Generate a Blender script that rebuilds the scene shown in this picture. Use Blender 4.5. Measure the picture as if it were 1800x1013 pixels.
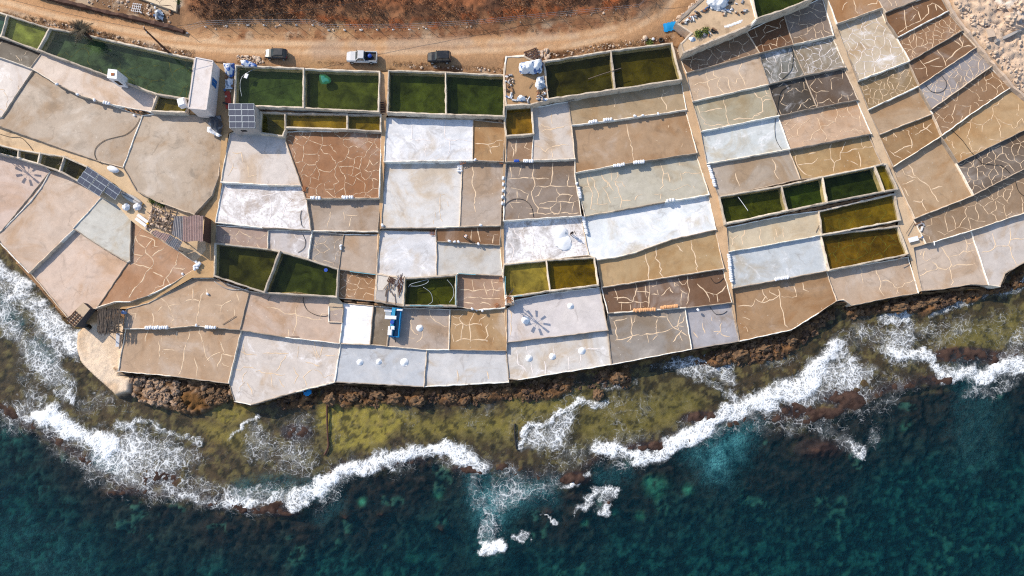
import bpy, math, random
import numpy as np
from mathutils import Vector, Matrix

# ------------------------------------------------------------------ camera, light, exposure
SC = bpy.context.scene
for o in list(bpy.data.objects):
    bpy.data.objects.remove(o)
CAM_H = 118.0                    # metres above the sea
CAM_T = math.radians(8.0)        # tilt away from straight down, towards the land
FOC = 1200.0                     # focal length in pixels of the 1800 px wide photograph
cam_d = bpy.data.cameras.new('camera'); cam = bpy.data.objects.new('camera', cam_d)
SC.collection.objects.link(cam); SC.camera = cam
cam.location = (0, 0, CAM_H); cam.rotation_euler = (CAM_T, 0, 0)
cam_d.sensor_fit = 'HORIZONTAL'; cam_d.angle = 2 * math.atan(900 / FOC)
cam_d.clip_start = 1; cam_d.clip_end = 5000

SUN_EL = math.radians(34); SUN_AZ = math.radians(308)     # azimuth clockwise from +Y
world = bpy.data.worlds.new('World'); SC.world = world; world.use_nodes = True
wn = world.node_tree.nodes; wl = world.node_tree.links; wn.clear()
sky = wn.new('ShaderNodeTexSky'); sky.sky_type = 'NISHITA'; sky.sun_disc = False
sky.sun_elevation = SUN_EL; sky.sun_rotation = SUN_AZ
bg = wn.new('ShaderNodeBackground'); bg.inputs[1].default_value = 0.148
wo = wn.new('ShaderNodeOutputWorld'); wl.new(sky.outputs[0], bg.inputs[0]); wl.new(bg.outputs[0], wo.inputs[0])
sun_d = bpy.data.lights.new('sun', 'SUN'); sun_d.energy = 3.7; sun_d.angle = math.radians(0.5)
sun_d.color = (1.0, 0.90, 0.74)
sun = bpy.data.objects.new('sun', sun_d); SC.collection.objects.link(sun)
sdir = Vector((math.sin(SUN_AZ) * math.cos(SUN_EL), math.cos(SUN_AZ) * math.cos(SUN_EL), math.sin(SUN_EL)))
sun.rotation_euler = sdir.to_track_quat('Z', 'Y').to_euler(); sun.location = (0, 0, 60)
SC.view_settings.view_transform = 'Standard'; SC.view_settings.look = 'None'
SC.view_settings.exposure = 0.56; SC.view_settings.gamma = 1.0; SC.view_settings.use_curve_mapping = False
SC.cycles.max_bounces = 6; SC.cycles.diffuse_bounces = 3; SC.cycles.transparent_max_bounces = 12
SC.cycles.use_denoising = False
SC.cycles.pixel_filter_type = 'BLACKMAN_HARRIS'; SC.cycles.filter_width = 1.15
LIGHT_K = 1.24      # what an upright-facing white surface renders to, so a seen colour can be turned into an albedo

random.seed(7)
RNG = np.random.default_rng(11)
CT, ST = math.cos(CAM_T), math.sin(CAM_T)

# ------------------------------------------------------------------ survey: from the picture plane to ground coordinates at a known height
def W(px, py, z):
    """ground point seen at a picture position, at height z"""
    a = (px - 900.0) / FOC; b = -(py - 506.5) / FOC
    dy = b * CT + ST; dz = b * ST - CT
    s = (z - CAM_H) / dz
    return (a * s, dy * s)
def P(x, y, z):
    """picture position of a point (arrays allowed)"""
    zz = z - CAM_H
    yc = y * CT + zz * ST; zc = -y * ST + zz * CT
    s = -zc
    return 900.0 + FOC * x / s, 506.5 - FOC * yc / s

COAST = np.array([(-600, 330), (-100, 330), (0, 425), (50, 482), (118, 560), (160, 572), (206, 657), (300, 665), (400, 678), (406, 692), (413, 708), (440, 715), (520, 692),
                  (590, 676), (744, 682), (893, 674), (1074, 643), (1299, 604), (1390, 583), (1470, 533), (1498, 538), (1614, 518), (1735, 504),
                  (1760, 504), (1770, 482), (1830, 440), (1900, 400), (2600, 250)], float)
def coast_y(px):
    return np.interp(px, COAST[:, 0], COAST[:, 1])
BASE = np.array([(-600, 520), (0, 520), (120, 590), (250, 670), (420, 700), (600, 676), (900, 672), (1080, 640), (1300, 602), (1480, 540), (1750, 500), (2600, 380)], float)
def zf(px, py):
    """level of the terraces: they step down from the track to the shore"""
    d = np.interp(px, BASE[:, 0], BASE[:, 1]) - py
    return 1.9 + 0.0085 * np.clip(d, 0, 580) + 0.002 * np.clip(d - 580, 0, 400)

# ------------------------------------------------------------------ numpy noise
_LAT = RNG.random((256, 256)).astype(np.float32)
def vnoise(x, y):
    xi = np.floor(x).astype(int); yi = np.floor(y).astype(int)
    fx = x - xi; fy = y - yi
    fx = fx * fx * (3 - 2 * fx); fy = fy * fy * (3 - 2 * fy)
    a = _LAT[xi & 255, yi & 255]; b = _LAT[(xi + 1) & 255, yi & 255]
    c = _LAT[xi & 255, (yi + 1) & 255]; d = _LAT[(xi + 1) & 255, (yi + 1) & 255]
    return (a + (b - a) * fx) * (1 - fy) + (c + (d - c) * fx) * fy
def fbm(x, y, o=4, lac=2.03, g=0.5):
    t = 0; amp = 1; n = 0
    for i in range(o):
        t = t + amp * vnoise(x + 17.3 * i, y - 9.1 * i); n += amp; amp *= g; x = x * lac; y = y * lac
    return t / n
def sstep(a, b, x):
    t = np.clip((x - a) / (b - a), 0, 1); return t * t * (3 - 2 * t)

def seg_dist(PX, PY, pts, closed=False):
    pts = np.asarray(pts, float); n = len(pts); d = np.full(PX.shape, 1e9)
    for i in range(n if closed else n - 1):
        a = pts[i]; b = pts[(i + 1) % n]; ab = b - a; L = max(ab @ ab, 1e-9)
        t = np.clip(((PX - a[0]) * ab[0] + (PY - a[1]) * ab[1]) / L, 0, 1)
        d = np.minimum(d, np.hypot(PX - a[0] - t * ab[0], PY - a[1] - t * ab[1]))
    return d
def inside(PX, PY, pts):
    pts = np.asarray(pts, float); n = len(pts); r = np.zeros(PX.shape, bool)
    for i in range(n):
        x0, y0 = pts[i]; x1, y1 = pts[(i + 1) % n]
        if y0 == y1: continue
        c = ((y0 > PY) != (y1 > PY)) & (PX < (x1 - x0) * (PY - y0) / (y1 - y0) + x0)
        r ^= c
    return r
def soft_poly(PX, PY, pts, soft):
    p = np.asarray(pts, float)
    m = (PX > p[:, 0].min() - soft) & (PX < p[:, 0].max() + soft) & (PY > p[:, 1].min() - soft) & (PY < p[:, 1].max() + soft)
    out = np.zeros(PX.shape)
    if m.any():
        x = PX[m]; y = PY[m]
        d = seg_dist(x, y, p, True); ins = inside(x, y, p)
        out[m] = sstep(-soft, soft, np.where(ins, d, -d))
    return out
def soft_line(PX, PY, pts, rad):
    p = np.asarray(pts, float)
    m = (PX > p[:, 0].min() - rad) & (PX < p[:, 0].max() + rad) & (PY > p[:, 1].min() - rad) & (PY < p[:, 1].max() + rad)
    out = np.zeros(PX.shape)
    if m.any():
        out[m] = 1 - sstep(0.25 * rad, rad, seg_dist(PX[m], PY[m], p))
    return out

# ------------------------------------------------------------------ colour and materials
def lin(c):
    return tuple((v / 255 / 12.92) if v / 255 <= 0.04045 else ((v / 255 + 0.055) / 1.055) ** 2.4 for v in c)
def alb(c, k=1.0):
    """base colour of a sunlit surface that is seen as c"""
    return tuple(min(0.86, v / LIGHT_K * k) for v in lin(c))
MATS = {}
def nodes_of(name):
    m = bpy.data.materials.new(name); m.use_nodes = True
    n = m.node_tree.nodes; l = m.node_tree.links
    return m, n, l, n['Principled BSDF'], n['Material Output']
def N(n, kind, **kw):
    x = n.new(kind)
    for k, v in kw.items():
        if k.startswith('i_'):
            key = k[2:]; key = int(key) if key.isdigit() else key
            x.inputs[key].default_value = v
        else: setattr(x, k, v)
    return x
def mixc(n, l, fac, a, b, mode='MIX'):
    m = n.new('ShaderNodeMix'); m.data_type = 'RGBA'; m.blend_type = mode
    for sock, v in ((m.inputs[0], fac), (m.inputs[6], a), (m.inputs[7], b)):
        if hasattr(v, 'links') or hasattr(v, 'is_linked'): l.new(v, sock)
        elif isinstance(v, (int, float)): sock.default_value = v
        else: sock.default_value = (*v[:3], 1)
    return m.outputs[2]
def math_n(n, l, op, a, b=None, clamp=False):
    m = n.new('ShaderNodeMath'); m.operation = op; m.use_clamp = clamp
    for i, v in enumerate((a, b)):
        if v is None: continue
        if isinstance(v, (int, float)): m.inputs[i].default_value = v
        else: l.new(v, m.inputs[i])
    return m.outputs[0]
def noise_n(n, l, vec, scale, detail=4, rough=0.55, dist=0.0):
    t = N(n, 'ShaderNodeTexNoise', i_Scale=scale, i_Detail=detail, i_Roughness=rough, i_Distortion=dist)
    l.new(vec, t.inputs['Vector']); return t.outputs[0]
def ramp_n(n, l, fac, lo, hi):
    r = n.new('ShaderNodeMapRange'); r.clamp = True; r.interpolation_type = 'SMOOTHSTEP'
    r.inputs[1].default_value = lo; r.inputs[2].default_value = hi
    l.new(fac, r.inputs[0]); return r.outputs[0]
def plain(name, c, rough=0.8, var=0.18, scale=2.0, bump=0.15, metal=0.0, dirt=None, obj_col=False, spec=0.3, wave=None):
    """one base colour with grain, patches of wear and fine relief"""
    if name in MATS: return MATS[name]
    m, n, l, b, out = nodes_of(name)
    geo = n.new('ShaderNodeNewGeometry'); pos = geo.outputs['Position']
    if obj_col:
        oi = n.new('ShaderNodeObjectInfo'); base = oi.outputs['Color']
    else:
        rgb = n.new('ShaderNodeRGB'); rgb.outputs[0].default_value = (*c, 1); base = rgb.outputs[0]
    f1 = noise_n(n, l, pos, scale, 5); f2 = noise_n(n, l, pos, scale * 7, 3)
    v = math_n(n, l, 'MULTIPLY_ADD', f1, 2 * var); n_ = v.node; n_.inputs[2].default_value = 1 - var * 1.35
    v2 = math_n(n, l, 'MULTIPLY_ADD', f2, var); v2.node.inputs[2].default_value = 0
    s = math_n(n, l, 'ADD', v, v2)
    vm = n.new('ShaderNodeVectorMath'); vm.operation = 'SCALE'; l.new(base, vm.inputs[0]); l.new(s, vm.inputs['Scale'])
    col = vm.outputs[0]
    if dirt:
        d = ramp_n(n, l, noise_n(n, l, pos, scale * 0.6, 6, 0.65), 0.52, 0.72)
        col = mixc(n, l, math_n(n, l, 'MULTIPLY', d, dirt[1]), col, dirt[0])
    l.new(col, b.inputs['Base Color'])
    b.inputs['Roughness'].default_value = rough; b.inputs['Metallic'].default_value = metal
    b.inputs['Specular IOR Level'].default_value = spec
    if bump:
        bp = N(n, 'ShaderNodeBump', i_Strength=bump, i_Distance=0.05)
        h = noise_n(n, l, pos, scale * 6, 4)
        if wave:
            wv = N(n, 'ShaderNodeTexWave', i_Scale=wave); l.new(pos, wv.inputs[0]); h = math_n(n, l, 'ADD', h, wv.outputs[1])
        l.new(h, bp.inputs['Height']); l.new(bp.outputs[0], b.inputs['Normal'])
    MATS[name] = m; return m

# ------------------------------------------------------------------ object helpers
COL = SC.collection
def tag(o, label=None, cat=None, group=None, kind=None):
    for k, v in (('label', label), ('category', cat), ('group', group), ('kind', kind)):
        if v: o[k] = v
    return o
def mesh_obj(name, verts, faces, mat, parent=None, loc=(0, 0, 0), smooth=False, rz=0.0):
    me = bpy.data.meshes.new(name); me.from_pydata([tuple(v) for v in verts], [], faces)
    if mat: me.materials.append(mat)
    if smooth:
        me.polygons.foreach_set('use_smooth', [True] * len(me.polygons))
    me.update()
    o = bpy.data.objects.new(name, me); COL.objects.link(o); o.location = loc; o.rotation_euler = (0, 0, rz)
    if parent: o.parent = parent
    return o
def link_mesh(name, me, parent=None, loc=(0, 0, 0), rot=(0, 0, 0), scale=(1, 1, 1)):
    o = bpy.data.objects.new(name, me); COL.objects.link(o); o.location = loc; o.rotation_euler = rot; o.scale = scale
    if parent: o.parent = parent
    return o
def thing(name, loc, label, cat, rz=0.0, group=None):
    o = bpy.data.objects.new(name, None); COL.objects.link(o); o.location = loc; o.rotation_euler = (0, 0, rz)
    o.empty_display_size = 0.3
    return tag(o, label, cat, group)
class MB:
    """collects shapes for one mesh"""
    def __init__(s): s.v = []; s.f = []
    def add(s, v, f):
        k = len(s.v); s.v += [tuple(p) for p in v]; s.f += [tuple(i + k for i in q) for q in f]; return s
    def box(s, c, size, rz=0, rx=0, ry=0, taper=1.0, bev=0.0):
        hx, hy, hz = size[0] / 2, size[1] / 2, size[2] / 2
        M = Matrix.Rotation(rz, 3, 'Z') @ Matrix.Rotation(ry, 3, 'Y') @ Matrix.Rotation(rx, 3, 'X')
        if bev <= 0:
            pts = [(-hx, -hy, -hz), (hx, -hy, -hz), (hx, hy, -hz), (-hx, hy, -hz),
                   (-hx * taper, -hy * taper, hz), (hx * taper, -hy * taper, hz), (hx * taper, hy * taper, hz), (-hx * taper, hy * taper, hz)]
            fs = [(3, 2, 1, 0), (4, 5, 6, 7), (0, 1, 5, 4), (1, 2, 6, 5), (2, 3, 7, 6), (3, 0, 4, 7)]
        else:
            b = min(bev, hx * .9, hy * .9, hz * .9)
            rings = [(-hz, b), (-hz + b, 0), (hz - b, 0), (hz, b)]
            pts = []
            for z, i in rings:
                x, y = hx - i, hy - i; e = b if i == 0 else 0
                k = b * .5
                pts += [(-x + k, -y, z), (x - k, -y, z), (x, -y + k, z), (x, y - k, z), (x - k, y, z), (-x + k, y, z), (-x, y - k, z), (-x, -y + k, z)]
            fs = [tuple(reversed(range(8))), tuple(range(24, 32))]
            for r in range(3):
                for i in range(8):
                    a = r * 8 + i; c2 = r * 8 + (i + 1) % 8
                    fs.append((a, c2, c2 + 8, a + 8))
        pts = [M @ Vector(p) + Vector(c) for p in pts]
        return s.add(pts, fs)
    def tube(s, pts, rad, n=6, caps=True):
        pts = [Vector(p) for p in pts]; rads = rad if isinstance(rad, (list, tuple)) else [rad] * len(pts)
        rings = []
        for i, p in enumerate(pts):
            d = (pts[min(i + 1, len(pts) - 1)] - pts[max(i - 1, 0)])
            if d.length < 1e-6: d = Vector((0, 0, 1))
            d.normalize(); u = d.orthogonal() if i == 0 else (u - d * u.dot(d))
            if u.length < 1e-5: u = d.orthogonal()
            u.normalize(); w = d.cross(u)
            rings += [p + (u * math.cos(2 * math.pi * k / n) + w * math.sin(2 * math.pi * k / n)) * rads[i] for k in range(n)]
        fs = [(r * n + k, r * n + (k + 1) % n, (r + 1) * n + (k + 1) % n, (r + 1) * n + k) for r in range(len(pts) - 1) for k in range(n)]
        if caps: fs += [tuple(reversed(range(n))), tuple(range((len(pts) - 1) * n, len(pts) * n))]
        return s.add(rings, fs)
    def prism(s, poly, z0, z1):
        n = len(poly); z0 = z0 if isinstance(z0, (list, tuple)) else [z0] * n; z1 = z1 if isinstance(z1, (list, tuple)) else [z1] * n
        ar = sum(poly[i][0] * poly[(i + 1) % n][1] - poly[(i + 1) % n][0] * poly[i][1] for i in range(n))
        if ar < 0: poly = poly[::-1]; z0 = z0[::-1]; z1 = z1[::-1]
        v = [(p[0], p[1], z0[i]) for i, p in enumerate(poly)] + [(p[0], p[1], z1[i]) for i, p in enumerate(poly)]
        f = [tuple(reversed(range(n))), tuple(range(n, 2 * n))] + [(i, (i + 1) % n, n + (i + 1) % n, n + i) for i in range(n)]
        return s.add(v, f)
    def rings(s, rings, caps=True):
        n = len(rings[0]); v = [p for r in rings for p in r]
        f = [(r * n + k, r * n + (k + 1) % n, (r + 1) * n + (k + 1) % n, (r + 1) * n + k) for r in range(len(rings) - 1) for k in range(n)]
        if caps: f += [tuple(reversed(range(n))), tuple(range((len(rings) - 1) * n, len(rings) * n))]
        return s.add(v, f)
    def build(s, name, mat, parent=None, loc=(0, 0, 0), smooth=False, rz=0.0):
        return mesh_obj(name, s.v, s.f, mat, parent, loc, smooth, rz)
def lumpy(rad, seed, sub=2, rough=0.25, flat=0.75, freq=1.3):
    """an uneven stone or heap: ico-sphere verts pushed about"""
    import bmesh
    bm = bmesh.new(); bmesh.ops.create_icosphere(bm, subdivisions=sub, radius=1.0)
    rr = random.Random(seed); off = Vector((rr.uniform(-50, 50), rr.uniform(-50, 50), rr.uniform(-50, 50)))
    from mathutils import noise as mn
    vs = []
    for v in bm.verts:
        d = v.co.normalized()
        k = 1 + rough * (mn.noise(d * freq + off) + 0.5 * mn.noise(d * freq * 2.3 + off))
        vs.append((d.x * k * rad[0], d.y * k * rad[1], d.z * k * rad[2] * (flat if d.z < 0 else 1)))
    fs = [tuple(v.index for v in f.verts) for f in bm.faces]
    bm.free(); return vs, fs
# ------------------------------------------------------------------ survey of the salt works: outline of every pan, tank and yard
# key: (kind, colour as seen, (crack cell, share kept), level offset, salt, stain, label, outline)
PANS = {}
def pan(key, kind, col, crack, label, pts, dz=0.0, salt=0.0, stain=0.0):
    q = [float(v) for v in pts.replace(',', ' ').split()]
    PANS[key] = dict(kind=kind, col=col, crack=crack, label=label, px=list(zip(q[::2], q[1::2])), dz=dz, salt=salt, stain=stain)
GREEN = (22, 42, 24)
# -- landward corner with the palm
pan('T1', 'T', (50, 82, 84), None, 'sliver of teal brine tank beyond the algae tank, cut by the picture edge', '-60,2 12,26 1,64 -60,46')
pan('T2', 'T', (106, 118, 78), None, 'small brine tank with pale green algae patches beside the sandy track', '12,26 87,49 66,87 1,64')
pan('T3', 'T', (60, 80, 66), (3.2, .55), 'long dark teal brine tank beneath the palm bush, crack lines on its bed', '87,49 140,59 342,104 332,174 274,165 188,133 66,87')
pan('T4', 'T', (88, 80, 42), None, 'tiny murky tank at the foot of the long flat-roofed building', '274,165 332,174 326,197 266,195')
pan('P1', 'P', (80, 68, 58), (3.5, .3), 'narrow dark brown wet pan below the pale algae tank', '-60,46 1,64 66,87 53,119 0,101 -60,82', stain=.3)
pan('P2', 'P', (222, 202, 188), None, 'curved pink-grey pan along the foot of the long teal tank', '66,87 188,133 274,165 266,195 190,182 136,166 100,148 53,119')
pan('P3', 'P', (218, 206, 200), (4, .25), 'pale lilac pan below the narrow dark brown pan at the picture edge', '-60,82 0,101 53,119 2,206 -60,190', salt=.25)
pan('P4', 'P', (190, 171, 153), None, 'large smooth grey-beige pan with a looped hose, above the earth bank with four small tanks', '53,119 100,148 136,166 190,182 250,203 216,294 176,284 80,251 0,222 -30,212 2,206', stain=.35)
pan('P5', 'P', (194, 174, 154), None, 'large brown-beige pan below the long flat-roofed building, with soot-like stains', '250,203 266,195 326,197 372,208 391,240 384,310 372,344 341,377 280,356 240,336 216,294', stain=.55)
pan('TA', 'T', (44, 58, 50), None, 'first of the narrow tanks on the earth bank, at the picture edge', '-60,240 32,263 31,277 -60,256', dz=.2)
pan('TB', 'T', (66, 66, 40), None, 'second narrow tank along the earth bank, murky green', '32,263 70,269 66,287 31,277', dz=.2)
pan('TC', 'T', (72, 70, 44), None, 'third narrow tank along the earth bank, with a wooden cross beside it', '70,269 112,275 104,301 66,287', dz=.2)
pan('TD', 'T', (76, 70, 48), None, 'narrow tank running under the solar array on the earth bank', '112,275 152,293 196,322 176,338 135,317 104,301', dz=.2)
pan('L1', 'P', (215, 190, 177), None, 'pink pan crossed by the shadow of a wind pump', '-60,256 31,277 66,287 88,301 72,330 52,356 4,404 -20,420 -60,380', salt=.1)
pan('L2', 'P', (214, 190, 172), None, 'pink-brown pan reaching from the solar array down to the surf', '88,301 104,301 135,317 176,338 178,347 128,402 106,426 50,480 0,427 -8,412 4,404', stain=.15)
pan('L3', 'P', (226, 200, 182), None, 'pink pan with dark flecks, on the shore next to the small dark hut', '128,402 180,436 223,461 170,541 140,545 118,558 50,480', stain=.3)
pan('L4', 'P', (211, 208, 200), None, 'pale grey-green pan beside the ruined sheds', '178,347 208,362 230,387 228,458 223,461 180,436 128,402')
pan('L5', 'P', (190, 147, 115), None, 'orange-brown pan with bold branching seams below the ruined sheds', '230,387 250,402 312,440 344,462 340,475 300,500 260,520 230,530 200,531 170,541 223,461 228,458')
pan('L6', 'P', (203, 173, 145), None, 'brown pan behind the brushwood shelter, a row of sacks on its lower wall', '222,543 260,533 300,511 340,489 376,489 400,499 438,512 421,580 360,575 340,573 296,577 217,578', stain=.2)
pan('L7', 'P', (196, 165, 136), None, 'wide brown pan above the tan rock headland', '217,578 296,577 340,573 360,575 421,580 401,674 300,661 207,653')
pan('L8', 'P', (213, 187, 168), None, 'pink-brown pan with a single branching seam below the twin dark tanks', '438,512 464,514 520,514 578,521 578,566 601,567 597,604 500,593 421,580')
pan('L8B', 'P', (175, 150, 135), (2, .3), 'tiny brown basin boxed into the corner of a pink-brown pan', '578,539 603,540 601,567 578,566', dz=.15)
pan('L9', 'P', (226, 214, 205), (3, .12), 'pale pink pan with a pointed seaward corner', '421,580 500,593 597,604 588,672 520,689 440,712 412,706 401,674', salt=.25)
# -- the block with the solar hut
pan('M1', 'T', (52, 70, 48), None, 'dark green tank by the small hatchback, blue tarp on its corner', '414,115 533,120 533,189 411,185', dz=.3)
pan('M2', 'T', (64, 75, 40), None, 'dark green tank below the pickup, with a sunken teal net', '533,120 667,126 665,196 533,189', dz=.3)
pan('M3', 'T', (92, 86, 46), None, 'small olive basin beside the solar-roofed hut', '458,197 501,199 497,239 456,233')
pan('M4', 'T', (120, 100, 40), None, 'long shallow yellow-olive basin between the dark tanks and the orange pan', '501,199 610,201 610,227 501,224')
pan('M5', 'T', (112, 96, 36), None, 'short yellow-olive basin at the end by the stair path', '610,201 669,202 669,231 610,227')
pan('A1', 'P', (230, 218, 210), None, 'pink-grey pan with the solar hut shadow across it', '403,235 456,233 497,239 513,280 529,326 470,325 388,320')
pan('A2', 'P', (172, 126, 92), (2.3, .85), 'rusty orange pan densely webbed with seams, below the yellow-olive basins', '501,228 610,229 672,231 666,348 537,349 529,326 513,280 497,239', stain=.3)
pan('A3', 'P', (206, 196, 192), None, 'pan with streaky white salt crust below the pan with the hut shadow', '388,320 470,325 529,326 537,349 546,405 460,400 379,391', salt=.75)
pan('A4', 'P', (184, 163, 145), None, 'small grey-brown pan just below the rusty orange pan', '537,349 666,348 664,407 546,405')
pan('B1', 'P', (178, 152, 138), (2, .5), 'mauve-brown seamed pan directly above the twin dark tanks', '380,396 471,404 469,438 378,428')
pan('B2', 'P', (212, 203, 201), None, 'lilac-grey pan in the row above the twin dark tanks, next to the mauve-brown one', '471,404 546,408 541,456 491,442 469,438', salt=.3)
pan('B3', 'P', (170, 160, 153), (2, .75), 'greyish pan with a web of pale seams, narrowing to the tank corner', '546,408 604,412 594,473 541,456', salt=.2)
pan('B4', 'P', (197, 175, 156), None, 'plain beige pan between the web-seamed grey pan and the narrow brown channel', '604,412 664,413 662,482 594,475')
pan('N1', 'T', (60, 62, 32), None, 'dark green tank by the tan channel, wider of the twin tanks', '377,429 491,442 463,512 376,485', dz=.3)
pan('N2', 'T', (50, 60, 32), None, 'dark green tank with a blue float, tapering one of the twin tanks', '491,442 541,456 594,474 591,522 463,512', dz=.3)
pan('C1', 'P', (172, 132, 96), (1.9, .8), 'small brown seamed pan beside the lumber slab', '594,475 662,483 660,529 592,523')
# -- the block below the two car-side tanks
pan('O1', 'T', (56, 68, 32), None, 'dark green tank next to the stair path, facing the parked vehicles', '683,124 783,127 784,201 681,197', dz=.3)
pan('O2', 'T', (48, 60, 28), None, 'dark green tank next to the cluttered yard, near the dark wagon', '783,127 886,131 886,204 784,201', dz=.3)
pan('Q1', 'P', (236, 237, 242), None, 'bright white salt-covered pan below the dark green tank by the stair path', '679,207 832,210 831,282 675,284', salt=.5)
pan('Q2', 'P', (186, 147, 104), None, 'small tan pan with black stains next to the bright white pan', '832,210 887,214 885,284 831,282', stain=.7)
pan('Q3', 'P', (234, 230, 227), None, 'large plain pale beige pan below the bright white pan', '675,284 813,286 808,398 670,401')
pan('Q4', 'P', (196, 178, 163), None, 'narrow beige pan with one long vertical seam', '813,286 885,285 880,396 808,398')
pan('R1', 'P', (232, 231, 234), None, 'bluish white pan above the lumber slab', '668,405 766,406 767,486 711,489 664,484', salt=.45)
pan('R2', 'P', (140, 105, 76), None, 'wet dark brown strip of a pan where a worker in white stands', '766,400 881,398 879,431 767,424', stain=.5)
pan('R3', 'P', (215, 211, 206), None, 'grey-beige pan below the worker, with faint hairline marks', '767,424 879,431 884,484 806,481 767,487', stain=.1)
pan('S1', 'T', (60, 66, 14), None, 'bright-edged dark green tank with a blue rim by the lumber slab', '711,489 767,487 802,483 801,538 709,537', dz=.3)
pan('S2', 'P', (183, 152, 130), None, 'mauve-brown seamed pan between the blue-rimmed tank and the olive tank', '802,483 884,485 887,541 842,545 801,538')
pan('W1', 'P', (252, 252, 254), None, 'small dazzling white pan beside the tank with the tapering end', '603,533 656,538 650,606 599,604', salt=.9)
pan('W2', 'P', (142, 125, 105), None, 'muddy brown bay next to the dazzling white pan', '656,538 692,541 682,592 680,609 650,606', stain=.5)
pan('W3', 'P', (192, 174, 160), None, 'grey-pink pan holding one salt heap beside the blue trough', '692,541 791,544 789,615 680,609 682,592')
pan('W4', 'P', (190, 156, 116), None, 'tan pan strewn with short pale seams next to the windmill pan', '791,544 842,546 887,543 890,617 789,615')
pan('X1', 'P', (205, 208, 214), None, 'blue-grey shore pan with three salt heaps', '597,605 650,607 750,615 745,680 588,672', salt=.15)
pan('X2', 'P', (220, 218, 218), None, 'plain lilac-grey shore pan beside the pan with three heaps in blue-grey', '750,615 789,616 892,618 894,672 745,680', salt=.1)
# -- the block with the wind pump
pan('Y1', 'T', (126, 98, 42), None, 'small yellow-brown tank at the foot of the cluttered yard', '890,185 935,183 938,235 890,239')
pan('Y2', 'P', (172, 146, 124), None, 'small brown pan below the yellow-brown tank', '890,239 938,235 935,282 889,285')
pan('Y3', 'P', (224, 210, 198), None, 'upright pink-beige pan at the foot of the cluttered yard', '935,183 1000,178 1005,220 1011,279 935,282')
pan('Y4', 'P', (158, 141, 128), None, 'grey-brown pan with a ladder of long seams and an arc of hose', '889,285 935,284 1011,280 1022,379 885,388', stain=.35)
pan('Z1', 'P', (200, 194, 192), None, 'salt-crusted pan where a worker stands by a raked white heap', '885,388 1022,380 1036,449 960,457 886,465', salt=.85)
pan('V1', 'T', (132, 120, 74), None, 'khaki tank beside the wind pump', '888,466 960,459 967,511 889,521', dz=.35)
pan('V2', 'T', (100, 82, 16), None, 'golden-olive tank below the raked salt heap', '960,458 1045,453 1052,501 967,511', dz=.35)
pan('U1', 'P', (231, 222, 220), None, 'lilac pan bearing the shadow of the wind pump blades', '891,543 905,528 967,516 1054,505 1069,581 891,602', salt=.15)
pan('U2', 'P', (230, 225, 221), None, 'whitish shore pan with three small salt heaps below the pan with the blade shadow', '891,603 1069,582 1075,641 910,668 894,666', salt=.3)
# -- the stepped column between the two long paths
pan('K1', 'T', (54, 52, 22), None, 'dark olive tank beside the white tarpaulin stack', '956,108 1074,89 1081,157 964,174', dz=.6)
pan('K2', 'T', (62, 57, 18), None, 'dark olive tank at the top of the long straight path', '1074,89 1181,76 1198,139 1081,157', dz=.6)
pan('D1', 'P', (188, 163, 130), None, 'beige pan directly below the two dark olive tanks', '1001,179 1081,161 1198,144 1207,193 1080,211 1005,220')
pan('D2', 'P', (188, 156, 124), None, 'reddish brown pan with three sacks on its upper wall', '1005,220 1080,211 1207,193 1226,269 1080,291 1011,304', stain=.25)
pan('D3', 'P', (206, 198, 180), None, 'grey-green pan with scattered hooked seams above the large white pan', '1011,304 1080,291 1226,269 1247,342 1170,355 1080,371 1028,380', stain=.2)
pan('D4', 'P', (243, 247, 250), None, 'large brilliant white salt-covered pan beside the long straight path', '1024,381 1080,372 1170,356 1247,343 1259,404 1180,421 1120,443 1080,453 1050,457 1036,449', salt=.6)
pan('D5', 'P', (196, 166, 125), None, 'tan pan with a curved upper edge below the brilliant white pan', '1052,457 1080,453 1120,443 1180,421 1259,405 1273,472 1080,502 1058,505')
pan('D6', 'P', (130, 100, 78), None, 'dark brown seamed pan with orange sacks along its lower wall', '1058,505 1080,502 1273,472 1287,532 1080,550 1069,551', stain=.35)
pan('D7A', 'P', (166, 157, 149), None, 'grey-brown shore pan with long crossing seams', '1069,551 1080,550 1205,541 1216,614 1075,641', stain=.2)
pan('D7B', 'P', (188, 184, 188), None, 'steel-grey shore pan at the foot of the long straight path', '1205,541 1287,532 1300,600 1216,614', stain=.35)
# -- the checkered block between the two long paths
pan('E1A', 'P', (150, 122, 98), (2.2, .85), 'dark seamed pan in the shade of the tall retaining wall', '1202,92 1321,43 1336,93 1207,128')
pan('E1B', 'P', (122, 88, 62), (2.0, .65), 'rusty dark pan below the topmost green tank', '1321,43 1378,24 1395,78 1336,93', stain=.4)
pan('E1C', 'P', (152, 133, 118), (2.0, .85), 'dark webbed pan below the topmost green tank, next to the second path', '1378,24 1420,8 1446,-4 1466,62 1395,78')
pan('E2A', 'P', (213, 188, 163), None, 'beige pan with a branching seam in the second step below the retaining wall', '1207,128 1336,93 1352,148 1218,178')
pan('E2B', 'P', (132, 130, 122), (2.0, .6), 'blotchy dark pan with white salt bloom and a hose across it', '1336,93 1395,78 1416,132 1352,148', salt=.5, stain=.6)
pan('E2C', 'P', (162, 148, 128), (1.9, .85), 'grey-tan webbed pan with a pale end, third step along the second path', '1395,78 1466,62 1487,118 1416,132', salt=.35)
pan('E3A', 'P', (188, 177, 152), None, 'grey-beige pan above the pale bluish pan', '1218,178 1352,148 1370,203 1233,231')
pan('E3B', 'P', (90, 82, 74), (2.2, .55), 'charcoal seamed pan below the blotchy salt-bloom pan', '1352,148 1416,132 1437,189 1370,203', stain=.5, salt=.2)
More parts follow.
